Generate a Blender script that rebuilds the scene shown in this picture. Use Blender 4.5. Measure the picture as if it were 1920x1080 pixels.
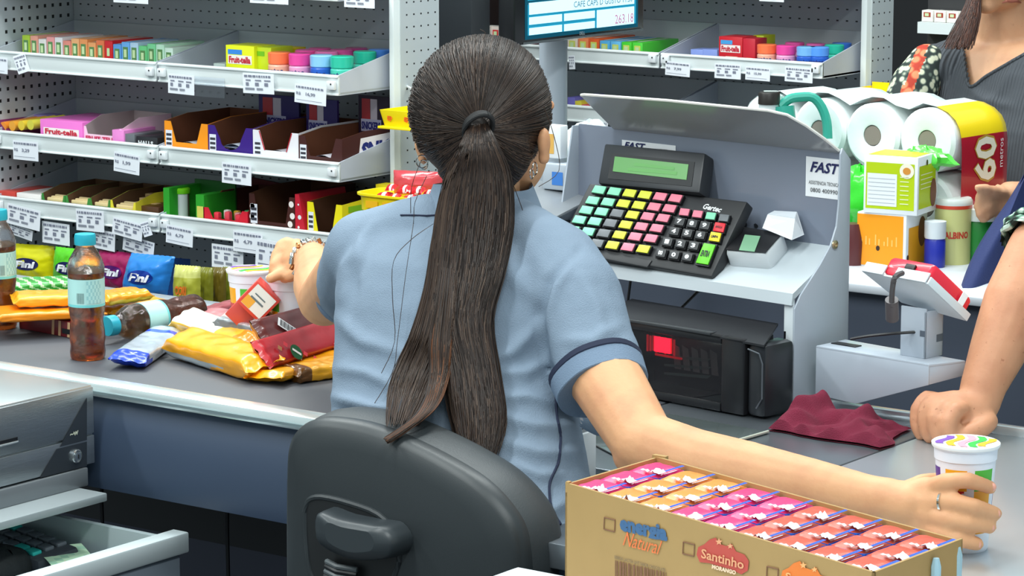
import bpy, bmesh, math, random
from mathutils import Vector, Matrix, noise
for o in list(bpy.data.objects): bpy.data.objects.remove(o)
rnd = random.Random(7)
SC = bpy.context.scene; COL = SC.collection
R = math.radians
# ------------------------------------------------------------------ camera, light, exposure
FPX, AZ, PITCH, CZ = 5520.0, R(36.1), math.atan(940/5520.0), 1.70
cam = bpy.data.cameras.new('camera'); co = bpy.data.objects.new('camera', cam); COL.objects.link(co); SC.camera = co
cam.sensor_width = 36; cam.lens = FPX/1920*36; cam.clip_end = 60
co.location = (0, 0, CZ); co.rotation_euler = (math.pi/2-PITCH, 0, AZ)
SC.view_settings.view_transform = 'Standard'; SC.view_settings.look = 'None'
SC.view_settings.exposure = 0.0; SC.view_settings.gamma = 1; SC.view_settings.use_curve_mapping = False
w = bpy.data.worlds.new('shop_air'); SC.world = w; w.use_nodes = True
w.node_tree.nodes['Background'].inputs[0].default_value = (.77, .94, .97, 1); w.node_tree.nodes['Background'].inputs[1].default_value = .62
def area(x, y, z, sx, sy, p, rot=(0, 0, 0)):
    l = bpy.data.lights.new('ceiling_tube', 'AREA'); l.shape = 'RECTANGLE'; l.size = sx; l.size_y = sy; l.energy = p; l.color = (.94, 1, .985)
    o = bpy.data.objects.new('ceiling_tube', l); COL.objects.link(o); o.location = (x, y, z); o.rotation_euler = rot
for x in (-4.6, -2.6, -.6): area(x, 1.2, 3.3, .25, 2.6, 62)
for x in (-4.6, -2.2): area(x, 4.4, 3.3, .25, 2.4, 52)
area(-3.4, 3.6, 3.3, 2.6, .25, 40)
# ------------------------------------------------------------------ pixel helpers: a photo pixel and one known plane give a point in the room
cp, sp = math.cos(PITCH), math.sin(PITCH)
DV = Vector((-math.sin(AZ)*cp, math.cos(AZ)*cp, -sp)); RV = Vector((math.cos(AZ), math.sin(AZ), 0)); UV_ = RV.cross(DV); CP = Vector((0, 0, CZ))
def ray(x, y): return DV + RV*((x-960)/FPX) - UV_*((y-540)/FPX)
def PZ(x, y, z): v = ray(x, y); return CP + v*((z-CZ)/v.z)
def PY(x, y, Y): v = ray(x, y); return CP + v*(Y/v.y)
def PX(x, y, X): v = ray(x, y); return CP + v*(X/v.x)
def PD(x, y, d): return CP + ray(x, y)*d
def PP(x, y, o, n): v = ray(x, y); return CP + v*((o-CP).dot(n)/v.dot(n))
# ------------------------------------------------------------------ materials
def lin(h):
    h = h.lstrip('#'); c = [int(h[i:i+2], 16)/255 for i in (0, 2, 4)]
    return tuple((x/12.92 if x < .04045 else ((x+.055)/1.055)**2.4) for x in c) + (1,)
MC = {}
def M(col, rough=.5, metal=0, spec=.5, trans=0, emit=0, bump=0, bscale=60, sss=0, coat=0, var=0, vscale=8, stretch=None, alpha=1, name=None):
    key = (col, rough, metal, spec, trans, emit, bump, bscale, sss, coat, var, vscale, stretch, alpha)
    if key in MC: return MC[key]
    m = bpy.data.materials.new(name or 'mat_'+col.strip('#')); m.use_nodes = True; nt = m.node_tree; b = nt.nodes['Principled BSDF']; I = b.inputs
    c = lin(col); I['Base Color'].default_value = c; I['Roughness'].default_value = rough; I['Metallic'].default_value = metal
    I['Specular IOR Level'].default_value = spec; I['Transmission Weight'].default_value = trans; I['Coat Weight'].default_value = coat; I['Alpha'].default_value = alpha
    if sss: I['Subsurface Weight'].default_value = sss; I['Subsurface Radius'].default_value = (.012, .004, .002); I['Subsurface Scale'].default_value = 1
    if emit: I['Emission Color'].default_value = c; I['Emission Strength'].default_value = emit
    if bump or var or stretch:
        tc = nt.nodes.new('ShaderNodeTexCoord'); mp = nt.nodes.new('ShaderNodeMapping'); nt.links.new(tc.outputs['Object'], mp.inputs[0])
        if stretch: mp.inputs['Scale'].default_value = stretch
    if bump:
        n = nt.nodes.new('ShaderNodeTexNoise'); n.inputs['Scale'].default_value = bscale; n.inputs['Detail'].default_value = 4; nt.links.new(mp.outputs[0], n.inputs['Vector'])
        bp = nt.nodes.new('ShaderNodeBump'); bp.inputs['Strength'].default_value = bump; bp.inputs['Distance'].default_value = .004
        nt.links.new(n.outputs[0], bp.inputs['Height']); nt.links.new(bp.outputs[0], I['Normal'])
    if var:
        n = nt.nodes.new('ShaderNodeTexNoise'); n.inputs['Scale'].default_value = vscale; n.inputs['Detail'].default_value = 5; nt.links.new(mp.outputs[0], n.inputs['Vector'])
        mx = nt.nodes.new('ShaderNodeMix'); mx.data_type = 'RGBA'
        mx.inputs[6].default_value = tuple(min(1, v*(1+var)) for v in c[:3])+(1,); mx.inputs[7].default_value = tuple(v*(1-var) for v in c[:3])+(1,)
        nt.links.new(n.outputs[0], mx.inputs[0]); nt.links.new(mx.outputs[2], I['Base Color'])
    MC[key] = m; return m
def holes(col, px=.0245, pz=.0255, hx=.24, hz=.085, axis=0, rough=.45):
    """painted metal with rows of small punched slots"""
    key = ('holes', col, px, pz, axis)
    if key in MC: return MC[key]
    m = bpy.data.materials.new('perforated_metal'); m.use_nodes = True; nt = m.node_tree; b = nt.nodes['Principled BSDF']; b.inputs['Roughness'].default_value = rough
    tc = nt.nodes.new('ShaderNodeTexCoord'); s = nt.nodes.new('ShaderNodeSeparateXYZ'); nt.links.new(tc.outputs['Object'], s.inputs[0])
    def mth(op, a, v=None):
        n = nt.nodes.new('ShaderNodeMath'); n.operation = op; nt.links.new(a, n.inputs[0])
        if isinstance(v, (int, float)): n.inputs[1].default_value = v
        elif v is not None: nt.links.new(v, n.inputs[1])
        return n.outputs[0]
    def hit(sock, p, h): return mth('LESS_THAN', mth('ABSOLUTE', mth('SUBTRACT', mth('FRACT', mth('DIVIDE', sock, p)), .5)), h)
    f = mth('MULTIPLY', hit(s.outputs[axis], px, hx/2), hit(s.outputs[2], pz, hz/2*1.5))
    mx = nt.nodes.new('ShaderNodeMix'); mx.data_type = 'RGBA'; mx.inputs[6].default_value = lin(col); mx.inputs[7].default_value = lin('#15171c')
    nt.links.new(f, mx.inputs[0]); nt.links.new(mx.outputs[2], b.inputs['Base Color']); MC[key] = m; return m
# ------------------------------------------------------------------ text
TX = {}
def textgeo(s, bold=0.0, shear=0):
    k = (s, bold, shear)
    if k not in TX:
        c = bpy.data.curves.new('txt', 'FONT'); c.body = s; c.size = 1; c.offset = bold; c.shear = shear; c.resolution_u = 2
        o = bpy.data.objects.new('txt', c); COL.objects.link(o); dg = bpy.context.evaluated_depsgraph_get(); dg.update()
        me = bpy.data.meshes.new_from_object(o.evaluated_get(dg))
        vs = [v.co.copy() for v in me.vertices]; fs = [tuple(p.vertices) for p in me.polygons]
        bpy.data.objects.remove(o); bpy.data.curves.remove(c); bpy.data.meshes.remove(me)
        x0 = min(v.x for v in vs); x1 = max(v.x for v in vs); y0 = min(v.y for v in vs); y1 = max(v.y for v in vs)
        TX[k] = ([((v.x-x0)/(x1-x0), (v.y-y0)/(y1-y0)) for v in vs], fs, (x1-x0)/(y1-y0))
    return TX[k]
def basis(o, u, v, n=None):
    u = Vector(u); v = Vector(v); n = Vector(n) if n else u.cross(v).normalized()
    m = Matrix.Identity(4)
    for i, a in enumerate((u, v, n)):
        for j in range(3): m[j][i] = a[j]
    for j in range(3): m[j][3] = o[j]
    return m
T = Matrix.Translation
def Rz(a): return Matrix.Rotation(a, 4, 'Z')
def Rx(a): return Matrix.Rotation(a, 4, 'X')
def Ry(a): return Matrix.Rotation(a, 4, 'Y')
def S(x, y, z): return Matrix.Diagonal((x, y, z, 1))
WM = {}
class B:
    """collects shapes and links them as ONE mesh object"""
    def __init__(s): s.V = []; s.F = []; s.mi = []; s.mats = []; s.sm = []
    def mat(s, m):
        if m not in s.mats: s.mats.append(m)
        return s.mats.index(m)
    def add(s, vs, fs, m, X=None, smooth=True):
        n = len(s.V)
        s.V += [(X @ Vector(v)) if X is not None else Vector(v) for v in vs]
        for i, f in enumerate(fs):
            s.F.append(tuple(n+j for j in f)); s.mi.append(s.mat(m[i] if isinstance(m, (list, tuple)) else m)); s.sm.append(smooth)
        return s
    def bm(s, b, m, X=None, smooth=True):
        b.verts.ensure_lookup_table(); b.verts.index_update()
        s.add([v.co.copy() for v in b.verts], [tuple(v.index for v in f.verts) for f in b.faces], m, X, smooth); b.free(); return s
    def box(s, c, d, m, X=None, bev=0, seg=2):
        """box of size d centred on c"""
        b = bmesh.new(); bmesh.ops.create_cube(b, size=1, matrix=T(c) @ S(*d))
        if bev: bmesh.ops.bevel(b, geom=b.edges[:], offset=min(bev, min(d)*.45), segments=seg, affect='EDGES', profile=.5)
        return s.bm(b, m, X)
    def bx(s, a, b_, m, X=None, bev=0, seg=2):
        return s.box([(a[i]+b_[i])/2 for i in range(3)], [abs(b_[i]-a[i]) for i in range(3)], m, X, bev, seg)
    def quad(s, p, m, X=None): return s.add(p, [(0, 1, 2, 3)], m, X, False)
    def slab(s, pts, n, m, bev=0, X=None):
        """flat outline pts (3D) thickened by vector n"""
        k = len(pts); n = Vector(n); b = bmesh.new()
        a = [b.verts.new(p) for p in pts]; c = [b.verts.new(Vector(p)+n) for p in pts]
        b.faces.new(a[::-1]); b.faces.new(c)
        for i in range(k): b.faces.new((a[i], a[(i+1) % k], c[(i+1) % k], c[i]))
        bmesh.ops.recalc_face_normals(b, faces=b.faces[:])
        if bev: bmesh.ops.bevel(b, geom=b.edges[:], offset=bev, segments=2, affect='EDGES', profile=.5)
        return s.bm(b, m, X)
    def tube(s, pts, r, m, sides=8, X=None, flat=None, caps=True):
        pts = [Vector(p) for p in pts]; n = len(pts); rr = r if isinstance(r, (list, tuple)) else [r]*n; vs = []; fs = []
        up = Vector((.13, .21, .97))
        for i, p in enumerate(pts):
            t = (pts[min(i+1, n-1)]-pts[max(i-1, 0)]); t = t.normalized() if t.length > 1e-9 else Vector((0, 0, 1))
            a = t.cross(up)
            if a.length < .05: a = t.cross(Vector((1, .1, 0)))
            a.normalize(); c = t.cross(a)
            for k in range(sides):
                th = 2*math.pi*k/sides; vs.append(p+a*math.cos(th)*rr[i]+c*math.sin(th)*rr[i]*(flat or 1))
        for i in range(n-1):
            for k in range(sides): fs.append((i*sides+k, i*sides+(k+1) % sides, (i+1)*sides+(k+1) % sides, (i+1)*sides+k))
        if caps: fs.append(tuple(range(sides))[::-1]); fs.append(tuple((n-1)*sides+k for k in range(sides)))
        return s.add(vs, fs, m, X)
    def lathe(s, prof, m, seg=32, X=None, fn=None, mf=None):
        """prof: (r, z) list; fn(a, r, z)->r ; mf(a, z)->material"""
        vs = []; fs = []; ms = []; n = len(prof)
        for r_, z in prof:
            for k in range(seg):
                a = 2*math.pi*k/seg; q = fn(a, r_, z) if fn else r_; vs.append((q*math.cos(a), q*math.sin(a), z))
        for i in range(n-1):
            for k in range(seg):
                fs.append((i*seg+k, i*seg+(k+1) % seg, (i+1)*seg+(k+1) % seg, (i+1)*seg+k))
                ms.append(mf(2*math.pi*(k+.5)/seg, (prof[i][1]+prof[i+1][1])/2) if mf else m)
        for e, ring in ((0, 0), (1, n-1)):
            if prof[ring][0] > 1e-6:
                f = tuple(ring*seg+k for k in range(seg)); fs.append(f if e else f[::-1]); ms.append(m if not mf else ms[-1] if e else ms[0])
        return s.add(vs, fs, ms, X)
    def grid(s, nu, nv, fn, m, X=None, mf=None, wrap=False, smooth=True):
        vs = [fn(i/nu, j/nv) for j in range(nv+1) for i in range(nu+1)]; fs = []; ms = []
        for j in range(nv):
            for i in range(nu):
                a = j*(nu+1)+i; fs.append((a, a+1, a+nu+2, a+nu+1)); ms.append(mf((i+.5)/nu, (j+.5)/nv) if mf else m)
        return s.add(vs, fs, ms, X, smooth)
    def text(s, t, o, u, v, m, bold=.0, lift=.0005, shear=0, fn=None):
        """text filling the rectangle o, o+u, o+u+v"""
        q, f, _ = textgeo(t, bold, shear); o = Vector(o); u = Vector(u); v = Vector(v); n = u.cross(v).normalized()*lift
        return s.add([(fn(a, b) if fn else o+u*a+v*b+n) for a, b in q], f, m, None, False)
    def disc(s, o, u, v, m, lift=.0004, k=20, a0=0, a1=2*math.pi):
        o = Vector(o); u = Vector(u); v = Vector(v); n = u.cross(v).normalized()*lift
        return s.add([o+u*math.cos(a0+(a1-a0)*i/k)+v*math.sin(a0+(a1-a0)*i/k)+n for i in range(k)], [tuple(range(k))], m, None, False)
    def patch(s, o, u, v, m, lift=.0004):
        o = Vector(o); u = Vector(u); v = Vector(v); n = u.cross(v).normalized()*lift
        return s.add([o+n, o+u+n, o+u+v+n, o+v+n], [(0, 1, 2, 3)], m, None, False)
    def ball(s, c, r, m, X=None, seg=16):
        b = bmesh.new(); rr = r if isinstance(r, (list, tuple)) else (r, r, r); bmesh.ops.create_uvsphere(b, u_segments=seg, v_segments=seg//2+2, radius=1, matrix=T(c) @ S(*rr)); return s.bm(b, m, X)
    def mesh(s, name, angle=35):
        me = bpy.data.meshes.new(name); me.from_pydata([tuple(v) for v in s.V], [], s.F)
        for m in s.mats: me.materials.append(m)
        me.polygons.foreach_set('material_index', s.mi); me.polygons.foreach_set('use_smooth', s.sm)
        me.update()
        try: me.set_sharp_from_angle(angle=R(angle))
        except Exception: pass
        return me
    def part(s, name, parent, world=False, label=None, angle=35):
        if world:
            iv = WM[parent.name].inverted(); s.V = [iv @ v for v in s.V]
        o = bpy.data.objects.new(name, s.mesh(name, angle)); COL.objects.link(o); o.parent = parent; WM[o.name] = WM[parent.name].copy()
        if label: o['label'] = label
        return o
    def thing(s, name, label, cat, group=None, world=True, X=None, kind=None, angle=35):
        """a thing that is one mesh; its origin goes to the middle of its base"""
        if world:
            lo = [min(v[i] for v in s.V) for i in range(3)]; hi = [max(v[i] for v in s.V) for i in range(3)]
            c = Vector(((lo[0]+hi[0])/2, (lo[1]+hi[1])/2, lo[2])); s.V = [v-c for v in s.V]; X = T(c)
        o = bpy.data.objects.new(name, s.mesh(name, angle)); COL.objects.link(o); X = X or Matrix.Identity(4); o.matrix_world = X; WM[o.name] = X.copy()
        tag(o, label, cat, group, kind); return o
def tag(o, label=None, cat=None, group=None, kind=None):
    for k, v in (('label', label), ('category', cat), ('group', group), ('kind', kind)):
        if v: o[k] = v
    return o
def thing(name, label, cat, X=None, group=None):
    o = bpy.data.objects.new(name, None); COL.objects.link(o); o.empty_display_size = .05; X = X or Matrix.Identity(4)
    if not isinstance(X, Matrix): X = T(X)
    o.matrix_world = X; WM[o.name] = X.copy(); return tag(o, label, cat, group)
def dup(root, X, label=None, group=None):
    def rec(o, p):
        c = o.copy(); COL.objects.link(c)
        if p is not None: c.parent = p
        for ch in [x for x in COL.objects if x.parent == o]: rec(ch, c)
        return c
    c = rec(root, None); c.matrix_world = X; WM[c.name] = X.copy()
    if label: c['label'] = label
    if group: c['group'] = group
    return c
def struct(b, name): o = b.thing(name, None, None); o['kind'] = 'structure'; return o
# common paints
WHITE = M('#e9edf0', .35); PAPER = M('#f3f5f8', .7); INK = M('#23252c', .6); LIP = M('#dfe6e6', .3, spec=.6); GREYP = M('#a9afb5', .4)
BLACK = M('#15161a', .4); CLEARP = M('#f4f8ff', .08, trans=1, spec=.5)
# ------------------------------------------------------------------ the shop shell
struct(B().bx((-12, -1, -.1), (4, 10, 0), M('#3c4046', .35, var=.1)), 'floor')
struct(B().bx((-12, 9.0, 0), (4, 9.1, 3.6), M('#2b2b2e', .7)), 'wall_back')
struct(B().bx((-12.1, -1, 0), (-12, 9.1, 3.6), M('#4a4b50', .7)), 'wall_left')
# ------------------------------------------------------------------ conveyor counter (left)
PANEL = M('#38455a', .42, spec=.45, var=.05, vscale=3)
t = thing('conveyor_counter', 'long checkout counter with dark conveyor belt and bright aluminium front rail', 'counter', (-3.4, 3.2, 0))
b = B()
prof = [(3.024, .828), (3.008, .80), (3.0, .765), (2.996, .72), (3.0, .70), (3.05, .695), (3.05, .828)]
b.slab([(-5.2, y, z) for y, z in prof], (2.72, 0, 0), PANEL)
b.part('front_panel', t, True)
B().bx((-5.2, 3.045, .832), (-2.205, 3.58, .85), M('#4b4d53', .5, var=.06, vscale=5), bev=.003).part('conveyor_belt', t, True)
b = B().bx((-5.2, 3.006, .832), (-2.3, 3.046, .853), M('#e8f2f2', .22, metal=.6), bev=.004).bx((-5.2, 3.002, .838), (-2.3, 3.008, .842), M('#9fb0b4', .3, metal=.7))
b.part('front_rail', t, True)
B().bx((-5.2, 3.56, .62), (-2.205, 3.60, .858), M('#9aa3aa', .35, metal=.4), bev=.003).part('rear_rail', t, True)
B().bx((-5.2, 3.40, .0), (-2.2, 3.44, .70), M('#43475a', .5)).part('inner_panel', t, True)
B().bx((-5.2, 3.38, .52), (-2.2, 3.40, .70), M('#2b2c30', .6)).part('inner_painted_shade', t, True)  # dark strip painting in the shade below the belt
for px, py in ((430, 960), (195, 920)):
    p = PY(px, py, 3.2); B().tube([(p.x, 3.2, .70), (p.x+.004, 3.19, .62), (p.x-.004, 3.2, .5), (p.x+.01, 3.21, .3)], .003, BLACK, 6).thing('hanging_cable', 'thin black cable hanging below the counter '+('near the chair back' if px == 430 else 'beside the open drawer'), 'cable')
# ------------------------------------------------------------------ right-hand stainless counter
t = thing('packing_counter', 'stainless steel checkout counter under the scanner and the maroon cloth', 'counter', (-1.6, 3.2, 0))
STEEL = M('#c6d0d6', .30, metal=.75, bump=.02, bscale=30, var=.08, vscale=4); STEEL2 = M('#7e858c', .28, metal=.7, var=.08, vscale=5)
B().slab([(-2.2, 3.0, .82), (-1.97, 3.0, .82), (-1.97, 2.66, .82), (-1.815, 2.66, .82), (-1.815, 3.50, .82), (-2.2, 3.50, .82)], (0, 0, .03), STEEL2, bev=.002).part('scanner_top_plate', t, True)
B().bx((-1.812, 2.66, .82), (-.3, 3.50, .85), STEEL, bev=.002).part('steel_top', t, True)
B().bx((-2.2, 3.478, .846), (-.3, 3.494, .862), M('#e6eef2', .2, metal=.6), bev=.003).part('back_rail', t, True)
B().bx((-1.97, 2.68, 0), (-.3, 3.48, .82), PANEL).part('body', t, True)
gp = [PZ(1085, 820, .851), PZ(1255, 778, .851), PZ(1385, 800, .851), PZ(1440, 812, .851), PZ(1350, 838, .851), PZ(1180, 870, .851)]
B().slab([gp[0], gp[5], gp[4], gp[3], gp[1]], (0, 0, .002), M('#5a6262', .12, spec=.9), bev=.0006).part('scan_window', t, True)
B().tube([gp[4]+Vector((0, 0, .002)), gp[3]+Vector((0, 0, .002))], .0022, M('#d8dccb', .3, metal=.6)).part('window_trim', t, True)
# next lane's dark panel behind, and its ledge
t = thing('customer_counter', 'grey panelled counter with pale top edge carrying the packs and tea boxes', 'counter', (-2.2, 4.5, 0))
B().bx((-3.35, 4.16, .885), (-1.2, 4.58, .9), M('#c9ced6', .35), bev=.003).part('top', t, True)
B().bx((-3.35, 4.18, 0), (-1.2, 4.22, .885), M('#4a5160', .5)).part('front_panel', t, True)
B().bx((-3.35, 4.53, 0), (-1.2, 4.57, .885), M('#4a5160', .5)).part('rear_panel', t, True)
# ------------------------------------------------------------------ cash drawer and open drawer, lower left
t = thing('cash_drawer', 'brushed steel cash drawer with keyhole and slot on the left', 'cash drawer', (-3.1, 2.9, .74))
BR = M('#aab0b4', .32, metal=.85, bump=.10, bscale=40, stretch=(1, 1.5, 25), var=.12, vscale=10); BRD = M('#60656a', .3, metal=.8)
X0 = -2.918
B().bx((-3.45, 2.62, .742), (X0-.004, 2.985, .856), M('#c4cbcd', .3, metal=.7, bump=.05, bscale=60, stretch=(20, 1, 1)), bev=.002).part('case', t, True)
b = B(); b.bx((X0-.006, 2.60, .786), (X0, 2.984, .853), BR, bev=.001)
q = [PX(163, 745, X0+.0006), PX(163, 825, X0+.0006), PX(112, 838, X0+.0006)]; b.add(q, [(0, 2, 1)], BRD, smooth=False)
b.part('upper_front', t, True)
b = B(); b.bx((X0-.006, 2.60, .742), (X0, 2.984, .783), BR, bev=.001)
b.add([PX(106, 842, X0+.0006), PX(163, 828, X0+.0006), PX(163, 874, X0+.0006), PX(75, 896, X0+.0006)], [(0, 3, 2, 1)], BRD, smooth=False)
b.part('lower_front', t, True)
p = PX(142, 855, X0+.001); b = B(); Xk = T(p) @ Ry(math.pi/2)
b.lathe([(.010, -.001), (.010, .003), (.0085, .004), (.0085, .002), (.006, .002), (.006, .005), (.001, .0055)], M('#c9ced0', .2, metal=.9), 24, Xk); b.box((0, 0, .0058), (.006, .0015, .001), BLACK, Xk)
b.part('key_lock', t, True)
b = B(); a1, a2 = PX(0, 829, X0+.001), PX(33, 822, X0+.001); b.bx((X0-.001, a1.y-.05, a1.z-.004), (X0+.0012, a2.y, a2.z+.002), BLACK); b.bx((X0-.001, a1.y-.05, a1.z-.0065), (X0+.003, a2.y, a2.z-.003), M('#eef4f4', .2, metal=.7), bev=.0005); b.part('slot', t, True)
b = B(); p = PX(131, 820, X0+.0012); b.text('~w', p, Vector((0, .017, .0015)), Vector((0, 0, .006)), M('#c8ccb8', .5), bold=.03); b.part('maker_badge', t, True)
t = thing('drawer_shelf', 'grey steel bracket shelf under the cash drawer', 'shelf', (-3.1, 2.9, .72))
B().bx((-3.45, 2.60, .712), (-2.914, 2.966, .739), M('#83888c', .35, metal=.4), bev=.002).bx((-3.45, 2.60, .700), (-2.862, 2.95, .712), M('#a9b2b5', .35, metal=.3), bev=.002).part('bracket', t, True)
XF = -2.74
t = thing('open_drawer', 'pale grey metal drawer pulled open below the cash drawer', 'drawer', (-3.0, 2.9, .5))
G = M('#aebcc0', .4); q1 = PX(355, 997, XF); zt = q1.z
yb = q1.y; yf = yb-.42
B().bx((XF-.03, yf, zt-.03), (XF, yb, zt), M('#c3ced1', .35), bev=.003).part('front_rim', t, True)
B().bx((XF-.022, yf, zt-.2), (XF-.006, yb-.012, zt-.03), M('#7f8a96', .4), bev=.004).part('front', t, True)
B().bx((-3.3, yb-.03, zt-.09), (XF-.025, yb-.02, zt-.006), G).part('side_wall', t, True); B().bx((-3.3, yf, zt-.13), (XF-.025, yf+.01, zt-.006), G).part('side_wall', t, True)
B().bx((-3.3, yf, zt-.09), (XF-.02, yb-.02, zt-.085), M('#8f9aa6', .5)).part('tray_bottom', t, True)
B().bx((-3.31, yf, zt-.13), (-3.30, yb-.02, zt-.006), G).part('back_wall', t, True)
zf = zt-.085
# calculator, banknote, pouch in the drawer
c0 = PZ(80, 1012, zf+.06)
X = T(PY(48, 1030, yb-.09)) @ Rz(R(-8)) @ Ry(R(3)) @ Rx(R(6))
B().box((0, 0, -.030), (.15, .075, .034), M('#6c757e', .6), X, bev=.003).thing('document_box', 'grey box standing in the open drawer under the keypad', 'box', world=False, X=None)
t = thing('card_keypad', 'black payment keypad with one teal key lying in the open drawer', 'keypad', X)
B().box((0, 0, .0), (.16, .075, .026), M('#3a3f46', .45), bev=.008).part('body', t)
for i in range(5):
    for j in range(3):
        mk = M('#35c9c0', .4) if (i, j) in ((0, 2), (3, 0), (4, 0)) else M('#686f78', .45)
        B().box((-.055+.026*i, -.022+.022*j, .015), (.021, .016, .006), mk, bev=.002).part('key', t, label='teal key' if mk is M('#35c9c0', .4) else None)
b = B(); p = PY(140, 1056, yb-.11); X = T(p) @ Rz(R(-30))
b.grid(14, 6, lambda u, v: (-.09+.18*u, -.035+.07*v, .004*math.sin(5*u+2*v)), M('#bfe0c0', .8), X, mf=lambda u, v: M('#d9a58c', .8) if .45 < u < .62 and v > .4 else M('#9fcbb0', .8) if (int(u*14)+int(v*6)) % 3 == 0 else M('#bfe0c0', .8))
b.thing('banknote', 'pale green banknote lying in the open drawer', 'banknote')
b = B(); p = PY(0, 1068, yb-.17)
b.grid(24, 16, lambda u, v: p+Vector((.04*math.cos(2*math.pi*u)*math.sin(math.pi*v), .05*math.sin(2*math.pi*u)*math.sin(math.pi*v), -.035*math.cos(math.pi*v)+.004*noise.noise(Vector((u*8, v*8, 1))))), M('#1f2426', .75, bump=.3, bscale=300))
b.thing('black_pouch', 'soft black fabric pouch in the corner of the open drawer', 'pouch')
# ------------------------------------------------------------------ office chair back
t = thing('office_chair', 'black plastic office chair behind the cashier in the grey polo shirt', 'chair', (-2.07, 2.75, 0))
yc = 2.615
ol = [(533, 1120), (532, 1000), (533, 880), (538, 828), (555, 798), (590, 782), (640, 784), (700, 797), (770, 826), (840, 862), (900, 900), (945, 945), (975, 995), (985, 1060), (985, 1120)]
P = [PY(x, y, yc) for x, y in ol]
zb = .70
lo = [p for p in P if p.z > zb]
def refine(pts, n=4):
    out = []
    for i in range(len(pts)-1):
        p0, p1, p2, p3 = pts[max(i-1, 0)], pts[i], pts[i+1], pts[min(i+2, len(pts)-1)]
        for k in range(n):
            s = k/n; out.append(.5*((2*p1)+(p2-p0)*s+(2*p0-5*p1+4*p2-p3)*s*s+(-p0+3*p1-3*p2+p3)*s**3))
    return out+[pts[-1]]
lp = refine(P, 4)
ctr = Vector((sum(p.x for p in lp)/len(lp), yc, .80))
low = [Vector((lp[-1].x-.004, yc, .66)), Vector((lp[-1].x-.05, yc, .60)), Vector((ctr.x, yc, .585)), Vector((lp[0].x+.05, yc, .60)), Vector((lp[0].x+.004, yc, .66))]
ring = lp+refine(low, 3)
def shell(rings, m, name, par):
    """rings: (inset scale, y offset)"""
    b = B(); vs = []; fs = []; n = len(ring)
    for s_, dy in rings:
        for p in ring: vs.append(ctr+(p-ctr)*s_+Vector((0, dy+.03*((p.x-ctr.x)/.2)**2*0, 0)))
    for i in range(len(rings)-1):
        for k in range(n): fs.append((i*n+k, (i+1)*n+k, (i+1)*n+(k+1) % n, i*n+(k+1) % n))
    fs.append(tuple((len(rings)-1)*n+k for k in range(n)))
    b.add(vs, fs, m); return b.part(name, par, True, angle=60)
PLA = M('#2b3033', .42, spec=.45, bump=.04, bscale=900)
shell([(.93, .045), (.965, .035), (.985, .018), (.985, .008), (.97, 0), (.93, -.006), (.8, -.012), (.5, -.016), (.2, -.018)], PLA, 'back_shell', t)
shell([(.985, .018), (1.0, .03), (1.01, .05), (1.0, .07), (.97, .082), (.9, .088), (.6, .085), (.2, .08)], M('#34393c', .5, bump=.1, bscale=500), 'backrest', t)
# recess ring, lever box, bellows
yr = yc-.017
rc = refine([PY(x, y, yr) for x, y in [(573, 960), (580, 938), (605, 932), (660, 945), (710, 965), (742, 1000), (750, 1040), (742, 1075), (720, 1110), (640, 1130), (590, 1090), (576, 1020), (573, 960)]], 3)
b = B(); c2 = sum((p for p in rc), Vector())/len(rc)
b.tube(rc, .004, PLA, 8); b.add([p+Vector((0, -.002, 0)) for p in rc[:-1]], [tuple(range(len(rc)-1))[::-1]], M('#17191b', .5), smooth=False); b.part('recess', t, True)
bb = refine([PY(x, y, yr-.03) for x, y in [(590, 985), (592, 965), (605, 960), (640, 973), (700, 984), (725, 990), (742, 1015), (738, 1040), (720, 1050), (660, 1050), (600, 1020), (590, 985)]], 3)[:-1]
b = B(); vs = []; n = len(bb); c2 = sum((p for p in bb), Vector())/n
for s_, dy in ((1.02, .03), (1.0, .01), (.97, 0), (.9, -.006), (.6, -.01)): vs += [c2+(p-c2)*s_+Vector((0, dy, 0)) for p in bb]
fs = [(i*n+k, (i+1)*n+k, (i+1)*n+(k+1) % n, i*n+(k+1) % n) for i in range(4) for k in range(n)]+[tuple(4*n+k for k in range(n))]
b.add(vs, fs, M('#31373b', .38)); b.part('adjuster_grip', t, True, angle=60)
b = B()
for k in range(7):
    p = PY(640-k*1, 1058+k*9, yr-.01); b.tube([p+Vector((-.022, 0, .0)), p+Vector((.0, -.008, -.001)), p+Vector((.024, 0, -.003))], .0035, BLACK if k % 2 else M('#5a6063', .35), 8)
b.part('bellows', t, True)
B().bx((-2.1, 2.58, .3), (-2.06, 2.6, .72), BLACK, bev=.006).part('support_bar', t, True)
B().bx((-2.28, 2.64, .50), (-1.985, 2.99, .555), M('#25282a', .7), bev=.025).part('seat', t, True)
B().tube([(-2.13, 2.82, .08), (-2.13, 2.82, .50)], .03, M('#222', .3) if False else BLACK, 16).part('gas_column', t, True)
for k in range(5):
    a = 2*math.pi*k/5; e = Vector((-2.22+.2*math.cos(a), 2.82+.22*math.sin(a), .06)); lg = B().tube([(-2.13, 2.82, .1), tuple(e)], [.025, .016], BLACK, 8).part('leg', t, True)
    B().tube([e+Vector((-.012, 0, -.03)), e+Vector((.012, 0, -.03))], .03, M('#2a2a2a', .6), 14).part('caster', lg, True)
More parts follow.
